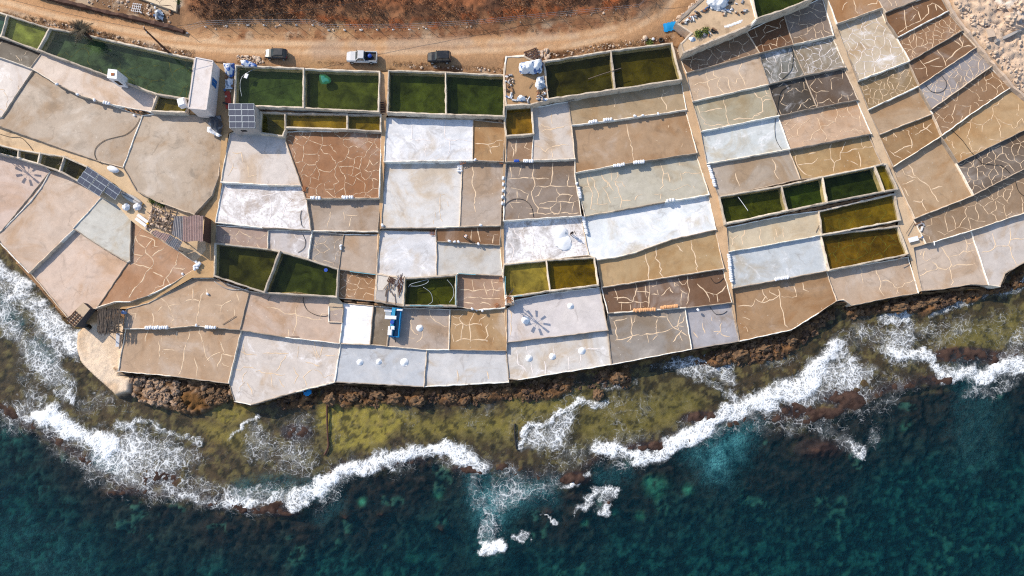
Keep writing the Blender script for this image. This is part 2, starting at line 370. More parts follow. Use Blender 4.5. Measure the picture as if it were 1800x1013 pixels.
pan('E3C', 'P', (118, 102, 90), (2.4, .55), 'dark brown seamed pan between the charcoal pan and the second path', '1416,132 1487,118 1509,175 1437,189', stain=.5)
pan('E4A', 'P', (224, 228, 227), None, 'pale bluish white pan with a hose along its side', '1233,231 1370,203 1389,262 1243,288', salt=.35)
pan('E4B', 'P', (216, 182, 152), (3.0, .7), 'salmon pink seamed pan beside the pale bluish pan', '1370,203 1437,189 1509,175 1532,235 1389,262')
pan('E5A', 'P', (190, 173, 155), None, 'grey-brown pan with two short seams above the row of dark tanks', '1243,288 1389,262 1407,315 1265,346')
pan('E5B', 'P', (192, 160, 116), None, 'golden tan seamed pan above the row of dark tanks', '1389,262 1532,235 1552,288 1538,292 1446,311 1407,315')
pan('F1', 'T', (60, 67, 24), None, 'dark green tank first in the row by the long straight path', '1266,348 1374,327 1385,370 1276,393', dz=.3)
pan('F2', 'T', (44, 60, 22), None, 'dark green tank, the shortest in the row below the golden tan pan', '1374,327 1446,311 1454,356 1385,370', dz=.3)
pan('F3', 'T', (34, 46, 20), None, 'blackish green tank in the row, next to the narrow olive basin', '1446,311 1538,292 1555,336 1454,356', dz=.3)
pan('F4', 'T', (110, 96, 36), None, 'narrow olive basin at the end of the row of dark tanks', '1538,292 1559,289 1578,332 1555,336', dz=.3)
pan('G1', 'P', (220, 203, 175), None, 'khaki beige pan below the first dark tank of the row', '1277,400 1385,378 1440,371 1445,413 1281,443')
pan('G2', 'T', (98, 82, 28), (2.4, .6), 'mustard-olive shallow tank below the blackish green tank', '1440,369 1573,341 1583,387 1445,413')
pan('G3', 'P', (210, 215, 219), None, 'light blue-white pan with a row of sacks along its end', '1281,443 1445,413 1458,475 1288,507', salt=.35)
pan('G4', 'T', (92, 72, 24), (2.4, .6), 'brown-olive shallow tank next to the light blue-white pan', '1446,414 1579,398 1597,447 1459,475', dz=.1)
pan('H1', 'P', (180, 145, 110), None, 'brown shore pan with a slanting seaward wall', '1288,507 1458,475 1471,529 1440,550 1391,580 1301,599', stain=.3)
pan('H2', 'P', (205, 179, 155), None, 'pink-beige shore pan below the brown-olive tank', '1458,477 1597,452 1615,515 1578,521 1498,537 1484,527 1471,529')
# -- the slanting terraces beyond the second path
pan('J1', 'P', (185, 142, 102), None, 'tan pan at the top edge, above the pale webbed pan', '1446,-30 1535,-60 1545,0 1552,13 1472,41 1456,0')
pan('J2', 'P', (217, 198, 172), (2.4, .9), 'pale webbed pan, largest at the top of the second path', '1472,41 1552,13 1560,38 1579,65 1600,107 1510,141', salt=.35)
pan('J3', 'P', (195, 175, 158), None, 'pinkish pan at the top edge above the slanting brown strip', '1535,-60 1640,-90 1652,-15 1612,0 1558,21 1552,13 1545,0')
pan('J4', 'P', (142, 105, 74), None, 'dark tan slanting pan with a few forked seams, below the pinkish top pan', '1558,21 1612,0 1652,-15 1668,19 1579,65 1560,38')
pan('J5', 'P', (168, 131, 100), (1.6, .85), 'brown slanting pan densely webbed, second below the pinkish top pan', '1579,65 1668,19 1693,53 1600,107')
pan('J6', 'P', (142, 109, 82), None, 'dark wet slanting pan just above the lilac one', '1600,107 1693,53 1717,83 1617,150', stain=.4)
pan('J7', 'P', (175, 166, 164), (1.8, .92), 'lilac slanting pan with a hose loop, densely webbed', '1617,150 1717,83 1744,116 1638,192')
pan('J8', 'P', (163, 130, 100), (2.0, .75), 'brown webbed slanting strip just below the lilac pan', '1638,192 1744,116 1777,154 1708,200 1657,238')
pan('J9', 'P', (165, 140, 106), (1.4, .85), 'small yellowish pan crowded with fine seams beside the second path', '1510,141 1600,107 1617,150 1528,192')
pan('J10', 'P', (196, 168, 138), None, 'plain brown-beige pan below the small yellowish crowded pan', '1528,192 1617,150 1638,192 1640,200 1547,236')
pan('J11', 'P', (174, 141, 103), None, 'tan pan with ring marks and a forked seam beside the second path', '1547,236 1640,200 1657,238 1571,293')
pan('J12', 'P', (202, 169, 128), (3.0, .75), 'long golden tan seamed strip above the dark slate pan', '1657,238 1708,200 1777,154 1850,205 1685,286', )
pan('J13', 'P', (130, 114, 100), (2.2, .95), 'dark slate pan with a bold web of pale seams', '1685,286 1850,175 1850,272 1712,343', stain=.4)
pan('J14', 'P', (196, 166, 133), None, 'big plain brown-beige pan in the middle of the slanting terraces', '1571,293 1657,238 1685,286 1712,343 1609,384')
pan('J15', 'P', (165, 140, 115), (2.2, .75), 'long brown seamed strip above the two pale shore pans', '1609,384 1712,343 1850,272 1850,355 1800,375 1712,404 1640,426 1628,428', stain=.2)
pan('J16', 'P', (212, 192, 174), None, 'pale grey-pink shore pan with rounded seams beside the rubble patch', '1604,436 1640,426 1712,404 1739,501 1706,500 1660,508 1621,511', salt=.1)
pan('J17', 'P', (217, 206, 198), None, 'lilac-grey shore pan at the picture edge', '1712,404 1800,375 1850,355 1850,430 1800,462 1767,481 1758,504 1739,501', salt=.1)
pan('TT', 'T', (46, 58, 26), None, 'topmost green tank beside the walled tip, cut by the picture edge', '1314,-40 1331,32 1380,16 1430,-4 1440,-60', dz=1.7)

# raised yards and slabs: flat made ground, each with its own level
YARDS = {
 'yardA': ('concrete_yard', (220, 190, 156), 'walled earth yard strewn with scrap beside the topmost green tank', 1.9, '1198,76 1216,58 1190,40 1268,-30 1312,-30 1329,32 1321,42 1203,90'),
 'yardB': ('concrete_yard', (186, 150, 112), 'cluttered brown yard between the tanks, with tarpaulin stacks', .75, '886,131 888,112 890,100 920,98 935,106 956,108 964,176 938,182 890,184'),
 'slab': ('concrete_slab', (225, 216, 206), 'whitish concrete slab littered with scrap lumber beside the blue-rimmed tank', .9, '664,484 711,489 708,534 660,529'),
 'pump': ('masonry_block', (190, 150, 120), 'small square block with rust stains at the foot of the wind pump', 1.1, '888,522 901,521 902,534 889,535'),
}
# beaten-earth walks and channels between the blocks
PATHS = {
 'walkA': ((208, 172, 134), 1.0, '1198,76 1203,90 1207,128 1218,178 1233,231 1243,288 1265,346 1266,348 1276,393 1277,400 1281,443 1288,507 1301,599 1300,600 1287,532 1273,472 1259,405 1259,404 1247,343 1247,342 1226,269 1207,193 1198,144 1198,139 1181,76'),
 'walkB': ((212, 184, 152), 1.0, '1446,-4 1446,-30 1456,0 1472,41 1510,141 1528,192 1547,236 1571,293 1609,384 1628,428 1640,426 1604,436 1621,511 1615,515 1597,452 1597,447 1579,398 1583,387 1573,341 1578,332 1559,289 1552,288 1532,235 1509,175 1487,118 1466,62'),
 'walkC': ((210, 170, 128), 1.0, '667,126 683,124 681,197 679,207 675,284 670,401 668,405 664,484 662,483 662,482 664,413 664,407 666,348 672,231 669,231 669,202 665,196'),
 'walkD': ((196, 160, 118), 1.0, '391,240 403,235 388,320 379,391 380,396 378,428 377,429 376,485 376,489 340,489 300,511 260,533 222,543 170,541 200,531 230,530 260,520 300,500 340,475 344,462 362,440 360,378 341,377 372,344 384,310'),
 'walkE': ((192, 160, 126), 1.0, '887,204 886,204 887,214 885,284 880,396 881,398 879,431 884,484 884,485 887,541 887,543 890,617 892,618 891,602 891,543 889,535 888,522 889,521 888,466 886,465 885,388 889,285 890,239 890,185'),
 'walkF': ((216, 188, 154), .4, '-60,215 -30,212 0,222 80,251 176,284 216,294 240,336 280,356 341,377 360,378 362,440 344,462 312,440 250,402 230,387 208,362 178,347 176,338 196,322 152,293 112,275 70,269 32,263 -60,240'),
 'walkG': ((186, 166, 142), 1.0, '541,456 546,408 543,404'),
 'walkH': ((206, 184, 156), .9, '578,521 591,522 592,523 603,533 599,604 597,604 601,567 603,540 578,539'),
 'walkI': ((170, 140, 105), .8, '372,208 332,174 342,104 414,115 411,185 411,232 403,235 391,240'),
}

# traced seams, as (tile origin x, y, tile scale, strokes)
SEAMS = {
'E2A': [(1080, 0, 5, "810,620 825,740 835,835; 675,750 870,710 900,685; 865,600 875,660 925,690 920,760 960,815; 925,690 990,685 1010,740 1030,800; 1010,735 1065,730 1090,695 1120,700; 1130,560 1085,610 1130,690 1150,760; 690,810 725,830 740,785; 725,830 735,860")],
'D1': [(1080, 0, 5, "460,975 455,920 410,860 420,830 470,800; 420,770 425,820; 0,870 10,940")],
'E3A': [(1080, 0, 5, "960,850 975,940 985,1010; 760,990 945,955; 725,930 755,985 750,1013; 1200,805 1290,865 1310,930 1305,980 1230,1013; 1290,865 1365,845; 1305,905 1365,870; 1320,790 1345,830 1400,820"),
        (1080, 200, 5, "745,10 795,60 790,90 830,110 1015,90; 980,0 1015,100; 1035,45 1210,45 1230,20 1290,0")],
'D2': [(1080, 200, 5, "105,80 125,180 145,250 155,350 175,415; 600,270 595,300; 470,100 480,120; 360,225 375,245")],
'D3': [(1080, 200, 5, "405,440 425,520 415,590 430,630 405,670; 425,530 475,525 490,600; 555,390 575,450 615,455; 580,590 575,530 660,520 745,515; 500,680 570,665 635,630 680,645; 0,600 70,600 90,650; 20,510 35,545 10,590 45,680 60,760 65,830; 50,760 150,765; 180,770 215,725 255,715; 350,720 415,710 415,755; 0,740 40,740; 700,640 710,660"),
       (720, 200, 5, "1555,530 1565,620 1580,650 1510,650; 1580,530 1635,600 1630,640 1660,700 1655,800; 1580,650 1615,720 1600,830 1640,850; 1690,520 1705,560 1770,640 1796,690; 1755,490 1785,600; 1615,790 1740,795; 1700,650 1750,730 1775,790; 1700,560 1740,590 1750,640 1720,640")],
'E5A': [(1080, 200, 5, "1065,515 1080,580 1105,640; 1385,395 1410,460 1410,510 1440,570")],
'E5B': [(1080, 200, 5, "1580,330 1600,370 1590,390 1610,450 1650,500 1690,540 1740,550; 1610,445 1730,435 1796,395; 1710,355 1765,340"),
        (1440, 200, 5, "100,260 105,360 130,440 120,510; 130,440 185,400 190,350 250,220; 190,350 480,280; 360,210 380,300; 345,330 355,420 370,460; 270,420 340,450; 40,415 110,395")],
'J11': [(1440, 200, 5, "770,140 800,210 820,300; 640,350 820,270; 920,80 910,120 990,180; 850,180 920,150 980,90; 580,200 560,220 590,235 580,200; 655,170 650,210 680,200 655,170; 620,330 660,370 720,395; 770,320 800,350; 740,125 720,135 745,140 740,125; 850,100 840,120 870,130")],
'J14': [(1440, 200, 5, "725,480 760,540 850,570 930,600 985,670 1020,730 1045,780; 850,565 780,440; 735,625 830,585; 990,665 1080,640; 815,775 840,770 900,770 920,745; 900,765 930,850; 740,650 790,725; 920,330 935,360")],
'J16': [(1440, 400, 5, "1060,160 1130,240 1160,330 1140,370 1170,450 1190,480 1170,510; 1270,70 1300,140 1290,210; 1300,145 1350,130; 1140,250 1230,240 1270,215 1370,205; 1160,340 1290,325 1375,320; 1160,350 1100,375 1050,365 940,390 890,430; 1050,365 1030,330 990,310; 925,355 940,385; 930,200 920,280 950,295 980,270; 905,200 890,240")],
'J17': [(1440, 400, 5, "1680,0 1690,110 1670,150 1680,210 1730,320; 1430,230 1550,175 1675,150; 1690,115 1740,95 1796,100; 1535,60 1545,170")],
'H2': [(1440, 400, 5, "360,345 375,420 385,485; 500,310 510,400 545,470 540,540 575,590; 545,470 610,465 650,490 690,540 680,590; 690,530 750,500 830,460")],
'H1': [(1080, 400, 5, "1275,520 1350,630; 1240,630 1290,665 1330,620 1345,600; 1290,665 1400,640 1450,590; 1360,540 1370,575 1440,610; 1445,540 1455,610 1470,720 1490,790 1525,880; 1470,600 1560,620 1600,605 1580,490; 1090,695 1230,685 1240,640; 1655,480 1670,540 1710,570; 1130,800 1190,810; 1150,860 1180,915")],
'G1': [(1080, 400, 5, "1040,100 1095,70; 1010,80 1045,105 1035,165; 1145,10 1140,60 1115,85 1125,150; 1280,0 1285,90 1295,150; 1410,10 1430,80; 1480,0 1495,100; 1400,90 1410,130")],
'D5': [(1080, 400, 5, "270,195 285,280 305,350 300,445; 375,180 365,270 405,310 410,400 430,440; 545,150 605,210; 680,105 685,200 715,280 730,390")],
'D6': [(1080, 400, 5, "310,470 300,570 315,650 305,705; 190,490 185,600 160,650 30,670; 0,620 60,610 160,640; 10,540 30,650; 645,430 655,560 640,680; 570,450 590,510; 590,510 640,480; 600,570 580,640 590,680; 575,550 640,585; 730,500 805,570 835,660; 805,570 910,590 990,520; 910,590 910,660; 410,590 480,535 525,570; 320,590 380,590 375,550; 165,650 240,660 310,650; 230,660 240,710; 60,670 70,730; 130,670 145,720; 270,510 265,570 290,620; 190,570 300,570; 375,480 365,520 330,530; 520,490 560,520 530,520 520,490")],
'D7A': [(1080, 400, 5, "0,830 115,800; 10,830 20,990; 135,795 155,850 150,960 115,1000 150,1005; 185,780 180,820 150,850; 385,800 360,900 370,950 335,990; 0,1000 100,970 370,925 520,880; 400,790 460,790 530,890 640,950; 460,760 460,790; 520,880 600,830; 510,1010 580,940 590,900; 580,940 590,1000; 285,940 300,1010; 330,760 400,795; 590,770 550,850 570,900; 620,790 600,850; 610,870 560,860")],
'D7B': [(1080, 400, 5, "940,840 930,910 905,945; 930,910 935,940 1000,955; 870,915 930,910; 850,790 870,820; 780,830 790,940; 700,920 740,970")],
'Y4': [(720, 200, 5, "890,450 885,490 905,560; 990,450 965,550; 875,575 1060,560 1220,575; 1085,450 1090,570 1105,630 1070,700 1110,800 1130,830 1130,890; 1260,430 1265,520 1245,635; 1110,640 1460,635; 1400,540 1390,635; 1130,825 1235,835; 1160,645 1145,690 1110,740; 890,655 990,670 1035,710 1030,770; 945,670 945,770; 1290,655 1320,720 1380,705 1430,715 1410,770; 1320,720 1290,750 1290,780; 1290,780 1160,780 1135,800; 1295,785 1440,775 1480,755; 1440,775 1435,860; 1325,785 1330,830 1310,880 1240,860 1240,830 1295,785; 890,780 905,830; 880,780 990,775; 960,880 955,920; 1040,885 1490,870; 885,690 865,730; 1030,835 1080,835")],
'Y3': [(720, 200, 5, "1250,0 1245,80; 1150,95 1270,130 1400,110; 1155,165 1270,130; 1100,280 1200,330 1240,290 1400,270; 1245,305 1255,360 1250,385; 1205,330 1240,355; 1160,90 1140,120")],
'Y2': [(720, 200, 5, "890,250 910,320 900,390; 930,230 935,340; 1030,260 1015,290 1060,310; 1025,370 1065,360")],
'Q1': [(720, 200, 5, "10,100 20,180 30,230; 0,230 190,235; 315,60 310,200 350,235 550,240; 355,240 350,350; 135,260 145,390; 100,40 65,95")],
'Q2': [(720, 200, 5, "575,268 680,265 820,240; 685,265 705,300 790,285 790,265; 700,300 720,350")],
'Q3': [(720, 200, 5, "275,710 270,800 260,860 290,950; 310,715 280,720; 230,870 225,910; 205,930 205,980; 330,770 340,810"), (360, 200, 5, "1590,515 1630,490")],
'Q4': [(720, 200, 5, "555,440 555,620 575,690 565,800 585,865")],
'A1': [(360, 200, 5, "235,345 330,340 330,420; 250,440 255,470 205,540; 255,470 290,480; 375,455 385,520 385,550 450,535")],
'A4': [(360, 200, 5, "1110,860 1100,910 1085,960 1080,1010; 1220,870 1225,940; 1240,890 1340,890; 1300,895 1280,950 1270,1005; 1100,790 1100,810")],
'A3': [(360, 200, 5, "155,660 330,700 500,710 590,715 770,670; 490,710 505,760; 575,715 580,820 570,980; 590,825 650,830 705,880 740,910 750,1000; 680,910 705,870 720,800 770,760; 190,960 195,900 380,925; 435,950 440,990; 260,680 265,740")],
'B2': [(360, 400, 5, "600,100 620,180; 790,70 810,110 880,120; 740,60 750,100; 820,220 890,195")],
'L6': [(0, 400, 5, "1420,620 1500,720 1515,790 1510,870; 1420,625 1530,560; 1695,530 1695,640 1630,655; 1695,640 1750,650; 1750,700 1735,790 1730,850; 1790,580 1755,660 1755,720; 1490,690 1580,675; 1380,740 1430,695; 1640,755 1680,760; 1150,760 1195,760 1190,810; 1345,740 1350,850; 1655,510 1660,530"),
       (360, 400, 5, "100,680 150,685 225,635; 150,685 150,740; 295,560 290,600 300,650; 265,720 260,800; 5,520 15,580")],
'L5': [(0, 400, 5, "1220,65 1190,85 1270,190 1280,225 1340,265 1345,320 1325,350 1210,510 1130,635; 1220,60 1330,110 1350,125 1360,160 1390,170; 1190,90 1165,170 1180,235 1220,240 1250,240 1280,225; 1330,115 1290,175 1275,190; 1340,255 1400,205 1455,175; 1250,240 1220,270 1200,310; 1130,315 1290,350 1345,360; 1345,390 1440,440; 1580,230 1540,330 1520,360 1470,430 1430,500 1310,590; 1520,360 1635,365; 1465,435 1495,495; 1150,280 1180,240; 1245,15 1220,60")],
'L7': [(0, 400, 5, "1300,905 1275,1000; 1425,950 1425,1010; 1545,910 1555,1010; 1680,890 1665,950 1635,1010; 1755,890 1765,950 1790,1010"),
       (0, 600, 2.4533, "690,0 690,40 685,80; 805,0 795,70 770,150; 840,70 850,110 850,160; 880,0 890,60 900,90; 950,0 965,50 940,115; 890,85 950,50; 960,60 1010,65; 960,90 990,115; 700,40 750,42")],
'L9': [(450, 600, 2.4533, "0,130 130,150; 130,60 90,130; 60,140 70,200; 30,50 140,55; 250,0 260,50 275,70 290,20; 210,90 275,105; 160,110 180,150 165,190; 240,120 205,150 215,190; 100,160 120,200; 300,60 340,65"), (0, 600, 2.4533, "1040,50 1104,60; 1050,110 1104,120; 1060,180 1090,230")],
'L8': [(360, 400, 5, "545,700 640,715 720,765 790,765 880,795 1020,805; 815,690 785,750 805,790 800,870 780,945; 740,890 735,950; 1000,800 1030,770 1080,765")],
'S2': [(720, 400, 5, "560,470 570,545; 440,555 660,545 800,560; 650,480 660,550 685,600; 725,450 735,540 730,600; 480,630 510,615 680,620 790,615; 610,675 650,660 710,680; 640,640 645,670; 480,655 550,675; 730,490 780,480")],
'W4': [(720, 400, 5, "370,760 390,785 450,790 475,765; 450,790 460,850 455,1000; 570,750 535,830 530,1010; 390,850 630,850; 610,830 625,800 670,765; 625,830 625,860; 690,855 670,880 680,950 665,980; 400,990 480,985 540,995 690,985; 630,910 660,930; 740,870 750,890; 720,810 740,820; 370,940 380,990; 400,870 390,895; 800,740 830,770; 740,980 735,1010")],
'W3': [(720, 400, 5, "30,740 20,790 0,835 20,890 70,950; 175,725 190,790 230,835 340,880; 95,890 125,900 110,960 70,1010; 0,960 50,980")],
'Z1': [(720, 400, 5, "920,0 930,50 990,70 1025,120; 1075,0 1090,60 1085,270; 890,90 980,95; 1135,170 1150,280; 880,130 915,200 905,290; 1390,140 1530,125; 1480,190 1560,210; 1310,200 1350,215 1400,200 1410,160; 1420,60 1520,65")],
'U1': [(720, 400, 5, "870,700 890,780 895,830; 900,820 880,950")],
'U2': [(900, 600, 2.4533, "20,40 25,90 60,130; 60,0 75,60; 175,20 185,60; 140,90 145,140; 245,70 245,120; 280,30 380,35; 290,60 300,110; 80,90 95,140")],
'X2': [(450, 600, 2.4533, "865,120 870,145 865,180; 995,130 1000,160")],
'R2': [(720, 400, 5, "600,0 610,70 615,130; 730,140 740,60 780,55; 545,20 540,120")],
'J1': [(1440, 0, 5, "245,10 200,95; 315,0 325,90 340,115; 520,0 500,30 430,50 415,60")],
'J3': [(1440, 0, 5, "680,10 690,50 640,60; 610,0 640,60")],
'J4': [(1440, 0, 5, "740,50 760,200 770,260; 820,45 880,130 890,190; 890,190 960,110 950,50 1000,30 1050,60 1090,100; 800,180 850,130; 690,310 760,235 890,190; 1020,40 1035,90")],
'J6': [(1440, 0, 5, "1040,440 1080,490 1105,550 1110,580; 1105,545 1180,470 1250,410 1270,350; 880,520 925,570 950,650 975,700; 920,560 1060,510; 840,605 930,590; 1190,360 1260,410 1370,400; 1250,300 1240,350 1260,400; 980,580 1080,590")],
}
# ------------------------------------------------------------------ materials of the setting
def m_bed():
    m, n, l, b, out = nodes_of('pan_bed')
    pos = n.new('ShaderNodeNewGeometry').outputs['Position']
    base = n.new('ShaderNodeObjectInfo').outputs['Color']
    rnd = n.new('ShaderNodeObjectInfo').outputs['Random']
    sa = N(n, 'ShaderNodeAttribute', attribute_type='OBJECT', attribute_name='salt').outputs['Fac']
    st = N(n, 'ShaderNodeAttribute', attribute_type='OBJECT', attribute_name='stain').outputs['Fac']
    off = n.new('ShaderNodeVectorMath'); off.operation = 'ADD'; l.new(pos, off.inputs[0])
    cx = n.new('ShaderNodeCombineXYZ'); l.new(math_n(n, l, 'MULTIPLY', rnd, 900.0), cx.inputs[0]); l.new(cx.outputs[0], off.inputs[1])
    p = off.outputs[0]
    big = noise_n(n, l, p, 0.13, 5, 0.62, 0.8); mid = noise_n(n, l, p, 0.55, 6, 0.65, 0.4); fine = noise_n(n, l, p, 2.2, 5, 0.75)
    # colour drift: damp brown <-> dry pale
    vd = n.new('ShaderNodeVectorMath'); vd.operation = 'MULTIPLY'; l.new(base, vd.inputs[0]); vd.inputs[1].default_value = (.84, .72, .58); damp = vd.outputs[0]; dry = mixc(n, l, 0.35, base, (0.58, 0.53, 0.49))
    c = mixc(n, l, math_n(n, l, 'MULTIPLY', ramp_n(n, l, big, 0.47, 0.68), 0.95), base, damp)
    c = mixc(n, l, math_n(n, l, 'MULTIPLY', ramp_n(n, l, big, 0.47, 0.28), 0.95), c, dry)
    br = math_n(n, l, 'MULTIPLY_ADD', mid, 0.54); br.node.inputs[2].default_value = 0.60
    bf = math_n(n, l, 'MULTIPLY_ADD', fine, 0.24); bf.node.inputs[2].default_value = 0.0
    vm = n.new('ShaderNodeVectorMath'); vm.operation = 'SCALE'; l.new(c, vm.inputs[0]); l.new(math_n(n, l, 'ADD', br, bf), vm.inputs['Scale'])
    c = vm.outputs[0]
    # dark stains
    s1 = math_n(n, l, 'MULTIPLY', ramp_n(n, l, noise_n(n, l, p, 0.35, 8, 0.68, 0.8), 0.53, 0.70), st)
    c = mixc(n, l, math_n(n, l, 'MULTIPLY', s1, 0.75), c, (0.045, 0.034, 0.026))
    # salt bloom, streaky
    s2 = ramp_n(n, l, math_n(n, l, 'ADD', noise_n(n, l, p, 0.22, 9, 0.72, 1.2), math_n(n, l, 'MULTIPLY', sa, 0.30)), 0.60, 0.84)
    s2 = math_n(n, l, 'MULTIPLY', s2, ramp_n(n, l, noise_n(n, l, p, 2.6, 4, 0.7), 0.25, 0.55))
    s2 = math_n(n, l, 'MULTIPLY', s2, ramp_n(n, l, sa, 0.0, 0.3))
    c = mixc(n, l, s2, c, (0.80, 0.78, 0.79))
    # crumbs of salt and mortar
    ring = math_n(n, l, 'ABSOLUTE', math_n(n, l, 'SUBTRACT', noise_n(n, l, p, 0.11, 4, 0.55, 0.5), 0.5))
    rm = math_n(n, l, 'MULTIPLY', ramp_n(n, l, ring, 0.016, 0.003), ramp_n(n, l, noise_n(n, l, p, 0.3, 2), 0.45, 0.6))
    c = mixc(n, l, math_n(n, l, 'MULTIPLY', rm, 0.22), c, (0.12, 0.085, 0.06))
    sp = N(n, 'ShaderNodeTexVoronoi', i_Scale=0.9); l.new(p, sp.inputs['Vector'])
    c = mixc(n, l, math_n(n, l, 'MULTIPLY', ramp_n(n, l, sp.outputs['Distance'], 0.085, 0.05), 0.55), c, (0.62, 0.55, 0.47))
    l.new(c, b.inputs['Base Color'])
    r = math_n(n, l, 'MULTIPLY_ADD', big, 0.5); r.node.inputs[2].default_value = 0.3; l.new(r, b.inputs['Roughness'])
    b.inputs['Specular IOR Level'].default_value = 0.25
    bp = N(n, 'ShaderNodeBump', i_Strength=0.12, i_Distance=0.04); l.new(math_n(n, l, 'ADD', mid, fine), bp.inputs['Height']); l.new(bp.outputs[0], b.inputs['Normal'])
    return m
def m_vcol(name, attr='col', rough=0.92, bump=0.6, scale=1.8, var=0.42):
    m, n, l, b, out = nodes_of(name)
    pos = n.new('ShaderNodeNewGeometry').outputs['Position']
    a = N(n, 'ShaderNodeAttribute', attribute_name=attr).outputs['Color']
    f1 = noise_n(n, l, pos, scale, 8, 0.7, 0.3); f2 = noise_n(n, l, pos, scale * 6, 4, 0.7)
    s = math_n(n, l, 'MULTIPLY_ADD', f1, 2 * var); s.node.inputs[2].default_value = 1 - 1.4 * var
    s2 = math_n(n, l, 'MULTIPLY_ADD', f2, 0.8 * var); s2.node.inputs[2].default_value = 0
    vm = n.new('ShaderNodeVectorMath'); vm.operation = 'SCALE'; l.new(a, vm.inputs[0]); l.new(math_n(n, l, 'ADD', s, s2), vm.inputs['Scale'])
    l.new(vm.outputs[0], b.inputs['Base Color']); b.inputs['Roughness'].default_value = rough; b.inputs['Specular IOR Level'].default_value = 0.15
    bp = N(n, 'ShaderNodeBump', i_Strength=bump, i_Distance=0.12); l.new(math_n(n, l, 'ADD', f1, f2), bp.inputs['Height']); l.new(bp.outputs[0], b.inputs['Normal'])
    return m
def fresnel_n(n, l, nrm=None):
    """reflectance of still water, the same seen from above and from below"""
    g = n.new('ShaderNodeNewGeometry'); dt = n.new('ShaderNodeVectorMath'); dt.operation = 'DOT_PRODUCT'
    l.new(nrm or g.outputs['Normal'], dt.inputs[0]); l.new(g.outputs['Incoming'], dt.inputs[1])
    q = math_n(n, l, 'POWER', math_n(n, l, 'SUBTRACT', 1.0, math_n(n, l, 'ABSOLUTE', dt.outputs['Value']), True), 5.0)
    r = math_n(n, l, 'MULTIPLY_ADD', q, 0.98); r.node.inputs[2].default_value = 0.02; return r
def m_tank_water():
    m, n, l, b, out = nodes_of('tank_water'); n.remove(b)
    pos = n.new('ShaderNodeNewGeometry').outputs['Position']
    base = n.new('ShaderNodeObjectInfo').outputs['Color']
    tr = n.new('ShaderNodeBsdfTransparent'); tr.inputs[0].default_value = (0.94, 0.92, 0.68, 1)
    df = n.new('ShaderNodeBsdfDiffuse'); l.new(mixc(n, l, 0.5, base, (0.004, 0.006, 0.001)), df.inputs[0])
    mx = n.new('ShaderNodeMixShader'); l.new(math_n(n, l, 'MULTIPLY_ADD', ramp_n(n, l, noise_n(n, l, pos, 0.28, 6, 0.65, 1.0), 0.42, 0.68), 0.30), mx.inputs[0]); mx.inputs[0].links[0].from_node.inputs[2].default_value = 0.10; l.new(tr.outputs[0], mx.inputs[1]); l.new(df.outputs[0], mx.inputs[2])
    gl = n.new('ShaderNodeBsdfGlossy'); gl.inputs['Roughness'].default_value = 0.06
    bp = N(n, 'ShaderNodeBump', i_Strength=0.08, i_Distance=0.05); l.new(noise_n(n, l, pos, 1.6, 3), bp.inputs['Height']); l.new(bp.outputs[0], gl.inputs['Normal'])
    m2 = n.new('ShaderNodeMixShader'); l.new(fresnel_n(n, l), m2.inputs[0]); l.new(mx.outputs[0], m2.inputs[1]); l.new(gl.outputs[0], m2.inputs[2])
    l.new(m2.outputs[0], out.inputs[0]); return m
def m_tank_bed():
    m, n, l, b, out = nodes_of('tank_bed')
    pos = n.new('ShaderNodeNewGeometry').outputs['Position']; base = n.new('ShaderNodeObjectInfo').outputs['Color']
    f = noise_n(n, l, pos, 0.35, 6, 0.6, 0.8); g = noise_n(n, l, pos, 1.0, 6, 0.75, 0.6)
    s = math_n(n, l, 'MULTIPLY_ADD', f, 4.4); s.node.inputs[2].default_value = -1.25
    s2 = math_n(n, l, 'MULTIPLY_ADD', g, 1.6); s2.node.inputs[2].default_value = -0.4
    vm = n.new('ShaderNodeVectorMath'); vm.operation = 'SCALE'; l.new(base, vm.inputs[0]); l.new(math_n(n, l, 'MAXIMUM', math_n(n, l, 'ADD', s, s2), 0.35), vm.inputs['Scale'])
    l.new(vm.outputs[0], b.inputs['Base Color']); b.inputs['Roughness'].default_value = 0.95; b.inputs['Specular IOR Level'].default_value = 0.0
    return m
M_BED = m_bed(); M_TW = m_tank_water(); M_TB = m_tank_bed()
M_WALL = plain('masonry', None, 0.9, 0.38, 1.3, 0.6, obj_col=True, dirt=((0.13, 0.10, 0.08), 0.75), spec=0.1)
M_SEAM = plain('mortar_seam', alb((230, 203, 172)), 0.85, 0.12, 0.7, 0.2, spec=0.1)
M_SEAMW = plain('salt_seam', alb((236, 226, 222)), 0.85, 0.08, 0.7, 0.2, spec=0.1)
M_SEAMD = plain('sunken_seam', alb((120, 122, 70)), 0.9, 0.3, 0.7, 0.0, spec=0.0)
M_YARD = plain('yard_floor', None, 0.95, 0.25, 0.6, 0.4, obj_col=True, dirt=((0.12, 0.07, 0.04), 0.5), spec=0.1)

